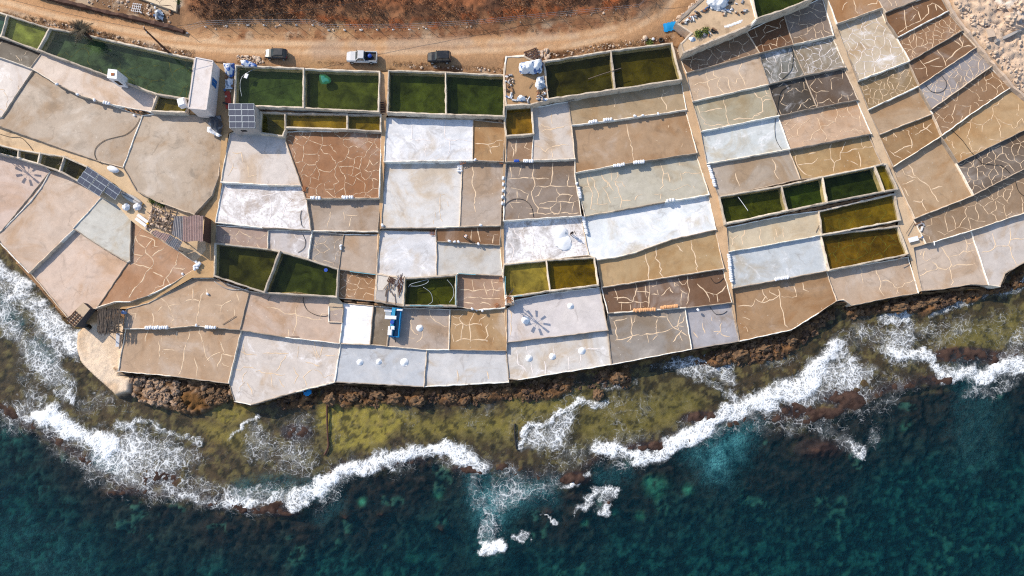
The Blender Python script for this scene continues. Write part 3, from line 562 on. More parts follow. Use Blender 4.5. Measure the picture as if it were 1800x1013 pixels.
# ------------------------------------------------------------------ levels and shared corners
SURF = {}
for k, d in PANS.items():
    d['surf'] = 'tank' if d['kind'] == 'T' else 'pan'; SURF[k] = d
for k, (nm, col, lab, dz, pts) in YARDS.items():
    q = [float(v) for v in pts.replace(',', ' ').split()]
    SURF[k] = dict(surf='yard', name=nm, col=col, label=lab, dz=dz, px=list(zip(q[::2], q[1::2])))
for k, (col, dz, pts) in PATHS.items():
    if k == 'walkG': continue
    q = [float(v) for v in pts.replace(',', ' ').split()]
    SURF[k] = dict(surf='path', col=col, dz=dz, px=list(zip(q[::2], q[1::2])))
VX = []
def vid(p):
    for i, v in enumerate(VX):
        if abs(v[0] - p[0]) < 3.2 and abs(v[1] - p[1]) < 3.2: return i
    VX.append(p); return len(VX) - 1
for d in SURF.values():
    ids = [vid(p) for p in d['px']]
    d['ids'] = [i for j, i in enumerate(ids) if i != ids[j - 1]]
VA = np.array(VX)
for d in SURF.values():           # corners of neighbours that fall on an edge become corners of this outline too
    out = []
    ids = d['ids']
    for j, a in enumerate(ids):
        b = ids[(j + 1) % len(ids)]; out.append(a)
        A = VA[a]; B = VA[b]; ab = B - A; L = np.hypot(*ab)
        if L < 1: continue
        t = ((VA - A) @ ab) / L ** 2; dist = np.abs((VA - A) @ np.array([-ab[1], ab[0]])) / L
        hit = [(t[i], i) for i in np.nonzero((t > 3.0 / L) & (t < 1 - 3.0 / L) & (dist < 3.2))[0] if i not in ids]
        out += [i for _, i in sorted(hit)]
    d['ids'] = out
LIP = {'pan': 0.17, 'tank': 0.55, 'yard': 0.12, 'path': 0.0}
for d in SURF.values():
    c = VA[d['ids']].mean(0)
    if d['surf'] == 'path': d['z'] = None
    else: d['z'] = float(zf(c[0], c[1])) + d['dz']
    if d['surf'] == 'pan': d['z'] += random.uniform(-.06, .06)
VZ = np.full(len(VX), -1.0)
for d in SURF.values():
    if d['z'] is None: continue
    for i in d['ids']: VZ[i] = max(VZ[i], d['z'] + LIP[d['surf']])
for i in range(len(VX)):
    if VZ[i] < 0: VZ[i] = float(zf(*VX[i])) + 0.1
VW = np.array([W(VX[i][0], VX[i][1], VZ[i]) for i in range(len(VX))])
for d in SURF.values(): d['poly'] = [tuple(VW[i]) for i in d['ids']]
def surf_at(px, py, kinds=('pan', 'tank', 'yard')):
    for k, d in SURF.items():
        if d['surf'] in kinds and inside(np.array([px]), np.array([py]), [VX[i] for i in d['ids']])[0]: return d
    return None
def level(px, py):
    d = surf_at(px, py)
    return d['z'] if d else float(zf(px, py)) + 0.1

# ------------------------------------------------------------------ terrain: land, shore ledge and sea bed in one sheet
REEF = np.array([(-700, 600), (-60, 690), (40, 745), (130, 800), (220, 862), (350, 880), (450, 900), (530, 893), (560, 850), (600, 828), (680, 820), (760, 797), (820, 826), (890, 836),
                 (960, 842), (1010, 848), (1060, 800), (1150, 792), (1200, 780), (1290, 748), (1340, 735), (1420, 742), (1500, 722), (1560, 688), (1680, 668), (1720, 640), (1800, 632), (1900, 600), (2600, 480)], float)
ISLES = [(500, 903, 26, 7, .75), (440, 898, 24, 6, .6), (380, 890, 26, 8, .5), (210, 868, 26, 7, .3), (1015, 842, 24, 12, .9), (1070, 884, 10, 12, .8), (965, 903, 12, 6, .35), (1480, 698, 40, 12, .8), (1400, 722, 30, 10, .4),
         (1655, 668, 34, 9, .7), (820, 826, 26, 10, .6), (1150, 788, 60, 10, .55), (1245, 735, 45, 12, .5), (700, 812, 50, 10, .35), (605, 912, 9, 5, .4), (668, 907, 8, 5, .3), (773, 932, 8, 6, .3), (1450, 790, 50, 20, -.6),
         (1700, 625, 60, 14, .35), (280, 840, 30, 12, .3), (520, 760, 26, 14, .3)]
PROM = [(143, 585), (160, 570), (215, 560), (208, 655), (238, 664), (235, 690), (210, 697), (178, 668), (150, 640), (140, 612)]
LEDGE = [(235, 662), (300, 665), (400, 678), (405, 700), (385, 712), (350, 728), (325, 726), (290, 715), (255, 708), (232, 695)]
ROCKZ = [([(575, 682), (700, 690), (900, 680), (900, 700), (840, 712), (745, 705), (700, 715), (640, 712), (600, 712), (560, 700)], 1.0),
         ([(900, 680), (1010, 665), (1000, 690), (930, 705), (900, 700)], .9), ([(1060, 655), (1110, 652), (1105, 678), (1080, 680), (1060, 672)], 1.0),
         ([(1230, 625), (1300, 608), (1400, 585), (1465, 540), (1470, 555), (1425, 595), (1380, 625), (1310, 640), (1250, 645)], 1.0),
         ([(1480, 545), (1614, 522), (1740, 508), (1765, 500), (1800, 470), (1800, 500), (1700, 530), (1640, 545), (1560, 548), (1500, 560)], 1.0),
         ([(490, 700), (560, 690), (560, 712), (500, 722)], .9)]
def terrain(x, y, color=False):
    PX, PY = P(x, y, 1.5)
    for _ in range(2):
        PX, PY = P(x, y, np.where(PY < coast_y(PX), zf(PX, PY), 0.0))
    sd = PY - coast_y(PX)
    rd = PY - np.interp(PX, REEF[:, 0], REEF[:, 1])
    n1 = fbm(x * .12 + 3, y * .12 + 9, 5); n2 = fbm(x * .6, y * .6, 5, 2.1, .6); n3 = fbm(x * .35 + 40, y * .35 - 20, 4)
    n4 = fbm(x * 1.3 + 5, y * 1.3 + 31, 3, 2.1, .6); n5 = fbm(x * 1.25 - 60, y * 1.25 + 12, 3, 2.1, .65)
    ridg = 1 - np.abs(2 * fbm(x * .45 + 7, y * .45 + 3, 5, 2.2, .6) - 1) * 2
    zl = zf(PX, PY) + 0.12 * (n2 - .5)
    hill = sstep(60, 0, PY - 8 * np.sin(PX * .01)) * sstep(300, 360, PX) * sstep(1190, 1130, PX + PY * .6)
    zl = zl + hill * (1.2 + 1.4 * (n2 - .35)) + sstep(0, -300, PY) * 6
    rub = soft_poly(PX, PY, [(1668, -60), (1672, 16), (1722, 84), (1800, 176), (2000, 300), (2000, -80)], 8)
    zl = zl + rub * (0.5 + .55 * (ridg - .2) + .5 * (n2 - .5))
    shelf = -0.24 + 0.5 * (n1 - .5) + 0.3 * (n2 - .5) + .3 * (n4 - .5)
    rim = np.exp(-((rd + 4) / 14) ** 2)
    shelf = shelf + rim * (0.10 + 0.9 * (n2 - .5) + .3 * (n3 - .5))
    deep = -0.8 - 0.016 * np.clip(rd, 0, 150) - 0.004 * np.clip(rd - 150, 0, 900) + 1.4 * (n3 - .5) + 1.0 * (n2 - .5) + .9 * (n5 - .5)
    zs = np.where(rd > 0, shelf + (deep - shelf) * sstep(0, 16, rd), shelf)
    for (ix, iy, rx, ry, hh) in ISLES:
        e = np.exp(-(((PX - ix + 14 * (n2 - .5)) / rx) ** 2 + ((PY - iy + 10 * (n3 - .5)) / ry) ** 2))
        zs = np.where(e > .08, np.maximum(zs, zs * (1 - e) + e * (hh * .26 + .9 * (n2 - .5) + .9 * (n4 - .5))), zs)
    rock = np.zeros_like(x)
    for pl, w in ROCKZ: rock = np.maximum(rock, w * soft_poly(PX + 26 * (n2 - .5), PY + 22 * (n3 - .5), pl, 6))
    rid2 = 1 - np.abs(2 * fbm(x * 1.0 - 9, y * 1.0 + 77, 4, 2.1, .6) - 1) * 2.2
    crag = np.clip(ridg * .32 + rid2 * .42 + n4 * .6 - .30, 0, 2)
    zs = zs + rock * (0.15 + 1.0 * crag)
    led = soft_poly(PX + 12 * (n2 - .5), PY + 12 * (n3 - .5), LEDGE, 4); prom = soft_poly(PX + 5 * (n2 - .5), PY, PROM, 4)
    zs = zs + (0.75 + 1.25 * (crag - .35) - zs) * led
    zs = zs + (1.45 + .25 * (n2 - .5) + .12 * (ridg - .4) - zs) * prom
    foot = np.exp(-np.clip(sd, 0, 200) / 7) * (.5 + .9 * (n2 - .4))
    zl = np.where(prom > .02, zl + (1.55 + .2 * (n2 - .5) - zl) * prom, zl)
    z = np.where(sd < 0, zl, zs + np.clip(foot, 0, 1) * (1 - prom))
    covered = np.zeros(x.shape, bool)
    for d in SURF.values():
        p = np.array(d['poly']); mrg = 0.12
        bb = (x > p[:, 0].min() - mrg) & (x < p[:, 0].max() + mrg) & (y > p[:, 1].min() - mrg) & (y < p[:, 1].max() + mrg)
        if not bb.any(): continue
        xi = x[bb]; yi = y[bb]
        c = inside(xi, yi, p) | (seg_dist(xi, yi, p, True) < mrg)
        covered[bb] |= c
    z = np.where(covered, np.minimum(z, zf(PX, PY)) - 1.6, z)
    if not color: return z
    # ---- natural colours of the surfaces, with crevices and the wall foot darkened
    def mixin(c, w, k): w = np.clip(w, 0, 1)[..., None]; return c * (1 - w) + np.array(k) * w
    col = np.zeros(x.shape + (3,)) + np.array(alb((168, 130, 96)))
    col = mixin(col, sstep(.45, .7, n1) * .7, alb((190, 150, 105)))
    road = soft_line(PX, PY + 8 * (n1 - .5), [(-200, -60), (0, 8), (100, 36), (200, 55), (300, 72), (400, 80), (600, 84), (800, 82), (1000, 72), (1090, 52), (1160, 18), (1210, -40)], 34)
    col = mixin(col, road, alb((200, 155, 114)))
    col = mixin(col, road * sstep(500, 0, PX) * .8, alb((206, 156, 112)))
    trk = np.zeros_like(x)
    for o in (-9, 6): trk = np.maximum(trk, soft_line(PX, PY + o + 4 * (n1 - .5), [(-200, -60), (0, 8), (100, 36), (200, 55), (300, 72), (400, 80), (600, 84), (800, 82), (1000, 72), (1090, 52), (1160, 18), (1210, -40)], 7))
    col = mixin(col, trk * sstep(.2, .5, n3) * .85, alb((226, 190, 152)))
    grey = soft_line(PX, PY, [(560, 88), (700, 74), (850, 72), (960, 66), (1060, 48), (1160, 10)], 26)
    col = mixin(col, grey * .65 * sstep(.3, .6, n3), alb((178, 150, 128)))
    verge = np.maximum(soft_line(PX, PY, [(360, 60), (600, 62), (800, 56), (1000, 48), (1110, 30)], 16), 0)
    col = mixin(col, verge * sstep(.35, .55, n2) * .8, alb((150, 100, 68)))
    col = mixin(col, verge * sstep(.6, .75, n3) * .7, alb((205, 180, 150)))
    sv = np.maximum(soft_line(PX, PY, [(0, 22), (90, 46), (150, 58), (340, 102)], 13), soft_line(PX, PY, [(690, 122), (880, 126)], 10))
    sv = np.maximum(sv, soft_line(PX, PY, [(940, 104), (1070, 84), (1180, 70)], 12))
    col = mixin(col, sv * sstep(.4, .62, n2) * .9, alb((104, 72, 50)))
    col = mixin(col, sv * sstep(.62, .74, n3), alb((190, 165, 140)))
    col = mixin(col, hill, alb((144, 92, 62)))
    col = mixin(col, hill * sstep(.45, .6, n3) * .8, alb((84, 62, 50)))
    red = soft_line(PX, PY + 14 * (n1 - .5), [(510, 30), (640, 44), (760, 44), (860, 32), (1000, 22), (1080, 8)], 13)
    col = mixin(col, red * sstep(.38, .56, n2) * .8, alb((172, 94, 52)))
    tl = soft_poly(PX, PY, [(60, -60), (75, -6), (140, 8), (245, 32), (318, 50), (325, 20), (312, -60)], 6)
    col = mixin(col, tl * .7, alb((120, 92, 70)))
    col = mixin(col, tl * sstep(.5, .6, n3) * .8, alb((206, 184, 158)))
    col = mixin(col, rub, alb((222, 194, 168)))
    col = mixin(col, rub * sstep(.52, .66, n3) * .8, alb((166, 132, 108)))
    col = mixin(col, rub * sstep(.62, .72, n3) * .9, alb((236, 222, 208)))
    # sea bed
    oc = np.zeros_like(col) + np.array(alb((72, 61, 38)))
    oc = mixin(oc, sstep(.4, .65, n1) * .7, alb((84, 68, 50)))
    oc = mixin(oc, sstep(620, 440, PX + 60 * (n1 - .5)) * .75, alb((92, 76, 54)))
    oc = mixin(oc, sstep(1180, 1420, PX + 80 * (n1 - .5)) * .55, alb((80, 65, 42)))
    yel = np.maximum(soft_poly(PX + 40 * (n1 - .5), PY + 30 * (n3 - .5), [(565, 718), (600, 700), (690, 715), (735, 735), (700, 765), (655, 795), (600, 790), (555, 752)], 14), 0)
    for pl, w in (([(700, 730), (900, 725), (940, 735), (905, 775), (820, 770), (720, 765)], .5), ([(900, 705), (1040, 690), (1000, 720), (930, 740), (900, 770)], .5),
                  ([(1030, 700), (1200, 690), (1240, 712), (1150, 760), (1040, 780), (1010, 760)], .32), ([(340, 740), (430, 750), (430, 790), (380, 770)], .5), ([(1640, 590), (1800, 540), (1800, 600), (1690, 625)], .35), ([(380, 712), (440, 715), (430, 740), (390, 740)], .7)):
        yel = np.maximum(yel, w * soft_poly(PX + 40 * (n1 - .5), PY + 30 * (n3 - .5), pl, 14))
    oc = mixin(oc, np.clip(yel * 1.3, 0, 1), alb((160, 144, 66)))
    oc = mixin(oc, sstep(.50, .36, n5) * .75, alb((40, 36, 22)))
    oc = mixin(oc, sstep(.52, .64, n4) * .55, alb((136, 122, 74)))
    oc = mixin(oc, rim * sstep(.3, .5, n3 * .5 + n2 * .5) * .95, alb((70, 53, 48)))
    isl = np.zeros_like(x)
    for (ix, iy, rx, ry, hh) in ISLES: isl = np.maximum(isl, np.exp(-(((PX - ix) / rx / 1.1) ** 2 + ((PY - iy) / ry / 1.1) ** 2)))
    oc = mixin(oc, sstep(.25, .5, isl), alb((66, 50, 46)))
    oc = mixin(oc, np.maximum(sstep(.25, .5, isl), rim) * sstep(.52, .38, n4) * .8, alb((44, 30, 28)))
    dp = sstep(4, 26, rd) * (1 - sstep(.25, .5, isl))
    dc = np.zeros_like(col) + np.array(alb((46, 37, 34)))
    far = sstep(40, 240, rd + 320 * (n1 - .5) + 60 * sstep(500, 0, PX))
    dc = mixin(dc, far, alb((16, 50, 50)))
    dc = mixin(dc, far * sstep(.5, .68, n5) * .9, alb((48, 100, 92)))
    dc = mixin(dc, far * sstep(.55, .72, n3) * .6, alb((42, 94, 92)))
    dc = mixin(dc, sstep(.52, .38, n5) * .8, alb((14, 20, 19)))
    dc = mixin(dc, (1 - far) * sstep(.55, .68, n5) * .6, alb((70, 58, 52)))
    sand = fbm(x * .25 + 90, y * .25 + 5, 3)
    dc = mixin(dc, sstep(.72, .76, sand) * sstep(.4, .55, n5) * .45, alb((88, 146, 126)))
    for (gx, gy, gr) in ((1160, 862, 16), (1145, 850, 10), (1215, 865, 9), (632, 885, 7), (768, 872, 8), (1130, 912, 7), (1600, 748, 9), (1030, 925, 6), (1085, 905, 6), (720, 990, 8)):
        dc = mixin(dc, np.exp(-(((PX - gx) ** 2 + (PY - gy) ** 2) / gr ** 2)) * sstep(.3, .6, n2) * .9, alb((80, 160, 130)))
    oc = mixin(oc, dp, 0) + dc * dp[..., None]
    rk = np.clip(rock + np.clip(foot, 0, 1) * .8, 0, 1)
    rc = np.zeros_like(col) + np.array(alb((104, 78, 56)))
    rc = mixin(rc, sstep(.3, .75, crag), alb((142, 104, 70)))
    rc = mixin(rc, sstep(.30, .12, crag) * .9, alb((52, 38, 28)))  # crevice darkening put into the colour, keyed to low crag
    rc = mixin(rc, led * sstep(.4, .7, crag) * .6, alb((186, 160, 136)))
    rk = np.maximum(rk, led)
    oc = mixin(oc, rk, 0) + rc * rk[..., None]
    pool = soft_poly(PX, PY, [(322, 690), (350, 690), (368, 712), (352, 724), (330, 716), (318, 704)], 4)
    oc = mixin(oc, pool, alb((120, 86, 50)))
    oc = mixin(oc, prom, alb((238, 214, 188)))
    oc = mixin(oc, prom * sstep(.5, .7, n3) * .7, alb((216, 184, 150)))
    em = sstep(-.04, .10, zs) * (1 - prom) * (1 - rk)
    oc = mixin(oc, em, alb((78, 60, 53)))
    oc = mixin(oc, em * sstep(.52, .40, n4) * .8, alb((48, 34, 30)))
    col = mixin(col, prom, alb((232, 206, 178)))
    col = np.where((sd > -1)[..., None], oc, col)
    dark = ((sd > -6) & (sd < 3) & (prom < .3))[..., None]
    col = np.where(dark, col * .7, col)  # strip along the foot of the shore walls darkened in the colour
    return z, np.clip(col, 0, .85), PX, PY
def axis(lo, hi, step, far):
    a = list(np.arange(lo, hi + 1e-6, step)); s = step
    while a[-1] < far: s *= 1.25; a.append(a[-1] + s)
    s = step
    while a[0] > -far: s *= 1.25; a.insert(0, a[0] - s)
    return np.array(a)
def grid_mesh(name, X, Y, Z):
    ny, nx = X.shape; me = bpy.data.meshes.new(name)
    co = np.stack([X, Y, Z], -1).reshape(-1, 3).astype(np.float32)
    i = np.arange((ny - 1) * nx).reshape(ny - 1, nx)[:, :-1].ravel()
    q = np.stack([i, i + 1, i + nx + 1, i + nx], -1).astype(np.int32)
    me.vertices.add(len(co)); me.vertices.foreach_set('co', co.ravel())
    me.loops.add(q.size); me.loops.foreach_set('vertex_index', q.ravel())
    me.polygons.add(len(q)); me.polygons.foreach_set('loop_start', np.arange(0, q.size, 4, dtype=np.int32))
    me.polygons.foreach_set('use_smooth', np.ones(len(q), bool))
    me.update(calc_edges=True); me.validate(); return me
def add_col(me, name, rgb):
    a = me.attributes.new(name, 'FLOAT_COLOR', 'POINT')
    a.data.foreach_set('color', np.concatenate([rgb.reshape(-1, 3), np.ones((rgb.size // 3, 1))], 1).astype(np.float32).ravel())
def add_f(me, name, v):
    a = me.attributes.new(name, 'FLOAT', 'POINT'); a.data.foreach_set('value', v.astype(np.float32).ravel())
GX, GY = np.meshgrid(axis(-104, 104, .30, 900), axis(-36, 88, .30, 900))
GZ, GC, GPX, GPY = terrain(GX, GY, True)
me = grid_mesh('ground', GX, GY, GZ); add_col(me, 'col', GC)
me.materials.append(m_vcol('ground_mixed', bump=0.7))
tag(link_mesh('ground', me), 'dirt track, scrub bank, rocky shore ledge and reef floor', kind='structure')
del GZ, GC

# ------------------------------------------------------------------ the sea
FOAM = [  # ('poly'|'line', amount, softness or radius, points)
 ('p', .94, 11, '85,705 100,702 135,738 190,758 215,790 190,812 160,790 110,770 60,745 20,737 50,725'),
 ('p', .60, 20, '170,752 215,744 300,758 350,785 372,802 340,830 300,850 260,878 200,866 165,820 140,790'),
 ('l', .74, 5, '200,748 260,748 310,762 350,785'),
 ('p', .56, 20, '-60,440 0,480 45,500 90,560 140,600 145,620 120,650 135,690 110,680 60,600 0,565 -60,540'),
 ('l', .76, 24, '-60,440 0,488 45,515 100,575 140,608'), ('l', .62, 30, '0,560 60,620 110,680'), ('l', .8, 5, '108,672 128,700'), ('l', .45, 30, '60,560 40,640 70,700'),
 ('l', .45, 26, '0,725 40,720'), ('l', .5, 30, '300,850 420,870 520,870'), ('l', .72, 8, '320,872 400,886 440,884 520,880'),
 ('l', .70, 6, '402,770 430,748 447,735'), ('p', .48, 16, '410,762 450,732 520,770 575,795 560,850 480,850 420,805'), ('p', .36, 14, '450,740 470,700 540,690 560,760 520,780'),
 ('l', .98, 11, '515,890 570,852 600,832 680,818 740,796 775,790 815,805 850,822'), ('l', .55, 26, '570,850 680,812 775,788 850,815'), ('l', .8, 8, '560,850 572,842'),
 ('p', .56, 26, '828,822 900,832 985,846 975,880 915,896 885,930 872,972 838,970 828,930 816,880'), ('l', .55, 12, '845,830 830,870 850,905 842,950'), ('l', .5, 10, '880,850 930,868 960,862'), ('l', .46, 12, '900,880 870,910 868,950'), ('l', 1.0, 8, '845,972 862,964 880,964'), ('l', .6, 8, '905,955 930,945'),
 ('p', .62, 14, '915,782 938,742 980,735 1018,706 1036,700 1004,760 985,800 940,805'), ('l', .80, 5, '918,780 938,748 975,738 1010,712 1030,702'),
 ('p', .46, 22, '930,800 1010,770 1100,780 1180,770 1180,800 1060,815 960,830'), ('l', .92, 8, '1045,792 1075,792 1110,806 1150,800 1185,785'),
 ('l', .98, 12, '1180,786 1230,756 1270,735 1300,715'), ('p', .92, 11, '1278,722 1318,682 1390,665 1440,620 1468,603 1492,608 1480,640 1440,690 1400,712 1350,722 1310,736 1288,746'),
 ('p', .64, 18, '1430,620 1490,604 1530,640 1542,662 1500,690 1470,718 1400,732 1370,705'), ('p', .60, 14, '1530,622 1588,556 1612,558 1612,612 1640,642 1560,662'),
 ('l', .88, 9, '1565,628 1625,624 1640,640 1652,672 1676,660 1700,645 1740,660 1762,642 1810,640'), ('l', .6, 22, '1660,650 1740,655 1810,630'), ('l', .5, 22, '1420,740 1480,762 1508,790'), ('l', .8, 5, '1500,775 1514,790 1516,805'),
 ('l', .72, 7, '1032,880 1052,862 1084,868'), ('p', .42, 14, '1030,885 1052,862 1088,868 1080,900 1050,908'), ('l', .7, 7, '1000,860 1020,858 1036,845'), ('l', .7, 6, '958,910 980,914'), ('l', .6, 8, '1012,903 1030,890'), ('l', .8, 6, '1072,895 1064,905'),
 ('p', .66, 14, '1150,642 1240,612 1292,640 1300,690 1235,662 1160,672'), ('l', .6, 12, '1230,660 1290,700'), ('p', .55, 12, '1052,672 1100,660 1130,672 1100,695 1060,690'), ('l', .8, 6, '1042,706 1062,706'),
 ('l', .75, 10, '1590,548 1562,562'), ('l', .6, 14, '1640,548 1700,530 1760,512 1810,490'), ('p', .44, 18, '1440,600 1500,560 1570,570 1590,610 1500,640 1440,640'), ('p', .40, 18, '1660,610 1800,560 1820,620 1700,640'),
 ('p', .34, 26, '1060,720 1180,700 1270,700 1240,740 1120,770 1040,780'), ('p', .34, 22, '150,650 220,700 330,740 300,770 180,740 120,720'), ('p', .42, 14, '800,700 850,690 880,730 830,770 790,750'),
 ('p', .3, 20, '600,780 700,780 720,800 600,810'), ('p', .32, 20, '420,720 520,700 560,720 500,740'), ('p', .4, 18, '1300,630 1420,600 1440,640 1340,680'), ('p', .38, 20, '740,780 900,770 900,820 800,830'), ('l', .9, 6, '700,806 740,792 775,786 812,800'),
 ('p', .27, 20, '150,660 235,700 330,730 400,715 470,715 590,690 745,690 893,682 1074,655 1299,615 1391,590 1480,545 1620,525 1800,480 1800,625 1680,655 1500,690 1340,690 1200,760 1060,785 900,815 780,780 600,810 560,830 400,850 300,770 180,745 60,720'), ('l', .40, 46, '20,735 130,790 220,855 350,872 450,885 540,870 600,825 680,815 760,795 830,822 900,836 960,838 1050,800 1150,785 1230,755 1300,735 1420,735 1520,705 1600,670 1680,650 1810,632'),
 ('p', .36, 30, '1260,690 1330,640 1440,600 1560,560 1700,535 1810,510 1810,620 1650,640 1500,640 1400,660'), ('p', .34, 26, '1060,690 1180,660 1290,640 1290,690 1180,700 1080,710'), ('p', .34, 24, '-40,560 60,600 140,640 130,720 60,725 -40,700'),
 ('p', .36, 22, '430,715 560,715 570,780 520,830 430,810 400,770'), ('l', .34, 30, '960,740 1020,720 1080,700'), ('l', .36, 26, '1500,700 1560,730 1540,770'), ('l', .4, 14, '590,880 600,860 620,850'), ('l', .42, 20, '1690,680 1740,690 1790,670'), ('l', .4, 16, '130,690 160,720 120,740'),
]
AER = [('p', .95, 30, '1200,792 1262,756 1335,735 1320,790 1275,850 1240,850 1222,812'), ('p', .85, 30, '826,830 900,836 985,850 975,885 915,900 885,940 870,968 836,965 822,920 815,880'), ('l', .5, 26, '0,535 20,560'), ('l', .45, 24, '70,610 90,630'),
       ('l', .5, 22, '170,800 200,815'), ('l', .38, 55, '1700,660 1715,720 1710,790'), ('l', .5, 30, '420,860 560,855'), ('l', .42, 25, '1060,840 1100,830'), ('l', .3, 60, '40,960 120,1000'), ('l', .35, 20, '560,905 600,890'), ('l', .4, 16, '1260,850 1265,870')]
def field(PX, PY, items):
    f = np.zeros(PX.shape)
    for k, a, s, pts in items:
        q = [float(v) for v in pts.replace(',', ' ').split()]; p = list(zip(q[::2], q[1::2]))
        if k == 'l' and s <= 12 and a >= .72: a, s = a * .90, s * 1.7
        f = np.maximum(f, a * (soft_poly(PX, PY, p, s * 1.5) if k == 'p' else soft_line(PX, PY, p, s * 1.35)))
    return f
SX, SY = np.meshgrid(axis(-104, 104, .40, 900), axis(-36, 56, .40, 60))
SY = np.where(SY < -36, -36 - (-36 - SY) * 14, SY)
bed = terrain(SX, SY); spx, spy = P(SX, SY, 0.1)
w1 = fbm(SX * .22, SY * .22, 4) - .5; w2 = fbm(SX * .22 + 50, SY * .22 + 70, 4) - .5; w3 = fbm(SX * .9, SY * .9, 3) - .5
w4 = fbm(SX * .55 + 9, SY * .55, 4, 2.1, .6) - .5; w5 = fbm(SX * .55 - 33, SY * .55 + 8, 4, 2.1, .6) - .5
wx = spx + 34 * w1 + 26 * w4; wy = spy + 34 * w2 + 26 * w5
foam = field(wx, wy, FOAM); aer = field(spx + 30 * w1, spy + 30 * w2, AER)
aer = np.clip(np.maximum(aer, foam * .30), 0, 1)
swell = .10 * np.sin((SY + .35 * SX) * .35 + 6 * w1) + .12 * w3
SZ = swell * sstep(-.2, -2.5, bed) + .04 * w3 + np.clip(foam - .55, 0, 1) * (.75 + 1.0 * w3) - .02
ylim = sstep(8, 25, spy - np.interp(spx, COAST[:, 0], COAST[:, 1]))
SZ = np.where(spy < coast_y(spx) - 6, -2.5, SZ)
smesh = grid_mesh('sea', SX, SY, SZ); add_f(smesh, 'foam', foam); add_f(smesh, 'aer', aer); add_f(smesh, 'depth', np.clip(SZ - bed, 0, 12))
def m_sea():
    m, n, l, b, out = nodes_of('sea_water'); n.remove(b)
    pos = n.new('ShaderNodeNewGeometry').outputs['Position']
    at = lambda k: N(n, 'ShaderNodeAttribute', attribute_name=k).outputs['Fac']
    foam, aer, dep = at('foam'), at('aer'), at('depth')
    # warped coordinates so the lace swirls
    wv = N(n, 'ShaderNodeTexNoise', i_Scale=0.16, i_Detail=1.5); l.new(pos, wv.inputs['Vector'])
    sb = n.new('ShaderNodeVectorMath'); sb.operation = 'MULTIPLY_ADD'; l.new(wv.outputs['Color'], sb.inputs[0]); sb.inputs[1].default_value = (2.4, 2.4, 2.4); l.new(pos, sb.inputs[2])
    p = sb.outputs[0]
    def thread(sc, k, det=1.2):
        t = math_n(n, l, 'ABSOLUTE', math_n(n, l, 'SUBTRACT', noise_n(n, l, p, sc, det, 0.5, 0.2), 0.5))
        return math_n(n, l, 'SUBTRACT', 1.0, math_n(n, l, 'MULTIPLY', t, k), True)
    r1 = noise_n(n, l, p, 0.8, 4, 0.6, 0.3)
    body = noise_n(n, l, p, 0.55, 6, 0.7, 0.6); patch = noise_n(n, l, p, 0.14, 3, 0.55, 0.3); grain = noise_n(n, l, pos, 3.2, 4, 0.65)
    ln = math_n(n, l, 'MAXIMUM', thread(0.6, 15), math_n(n, l, 'MAXIMUM', math_n(n, l, 'MULTIPLY', thread(1.3, 12), 0.9), math_n(n, l, 'MULTIPLY', thread(2.8, 8), 0.7)))
    d = math_n(n, l, 'ADD', foam, math_n(n, l, 'MULTIPLY', math_n(n, l, 'SUBTRACT', patch, 0.5), 0.75))
    k = math_n(n, l, 'ADD', d, math_n(n, l, 'ADD', math_n(n, l, 'MULTIPLY', ln, 0.42), math_n(n, l, 'MULTIPLY', math_n(n, l, 'SUBTRACT', grain, 0.5), 0.45)))
    th = math_n(n, l, 'MULTIPLY', ramp_n(n, l, k, 0.66, 1.22), 0.95)
    wash = math_n(n, l, 'MULTIPLY', ramp_n(n, l, math_n(n, l, 'ADD', d, math_n(n, l, 'MULTIPLY', math_n(n, l, 'SUBTRACT', body, 0.5), 0.9)), 0.34, 1.20), 0.46)
    fm = math_n(n, l, 'MAXIMUM', th, wash)
    fm = math_n(n, l, 'MULTIPLY', fm, ramp_n(n, l, foam, 0.03, 0.36))
    # water body
    absb = math_n(n, l, 'SUBTRACT', 1.0, math_n(n, l, 'POWER', 2.71828, math_n(n, l, 'MULTIPLY', dep, -0.25)))
    bodyc = mixc(n, l, math_n(n, l, 'MULTIPLY', aer, ramp_n(n, l, noise_n(n, l, p, 0.5, 5, 0.6), 0.25, 0.7)), (0.002, 0.044, 0.068), (0.09, 0.34, 0.38))
    df = n.new('ShaderNodeBsdfDiffuse'); l.new(bodyc, df.inputs[0])
    bd = N(n, 'ShaderNodeBump', i_Strength=1.0, i_Distance=0.9); l.new(math_n(n, l, 'ADD', noise_n(n, l, pos, 1.9, 4, 0.7, 0.5), noise_n(n, l, pos, 0.5, 3, 0.6, 0.5)), bd.inputs['Height']); l.new(bd.outputs[0], df.inputs['Normal'])
    tr = n.new('ShaderNodeBsdfTransparent'); l.new(mixc(n, l, absb, (1, 1, 1), (0.30, 0.66, 0.64)), tr.inputs[0])
    fac = math_n(n, l, 'MAXIMUM', math_n(n, l, 'MULTIPLY', absb, 0.55), math_n(n, l, 'MULTIPLY', aer, 0.8))
    mx = n.new('ShaderNodeMixShader'); l.new(fac, mx.inputs[0]); l.new(tr.outputs[0], mx.inputs[1]); l.new(df.outputs[0], mx.inputs[2])
    gl = n.new('ShaderNodeBsdfGlossy'); gl.inputs['Roughness'].default_value = 0.12
    bp = N(n, 'ShaderNodeBump', i_Strength=0.22, i_Distance=0.2); l.new(math_n(n, l, 'ADD', noise_n(n, l, p, 1.3, 5, 0.6), r1), bp.inputs['Height']); l.new(bp.outputs[0], gl.inputs['Normal'])
    m2 = n.new('ShaderNodeMixShader'); l.new(fresnel_n(n, l), m2.inputs[0]); l.new(mx.outputs[0], m2.inputs[1]); l.new(gl.outputs[0], m2.inputs[2])
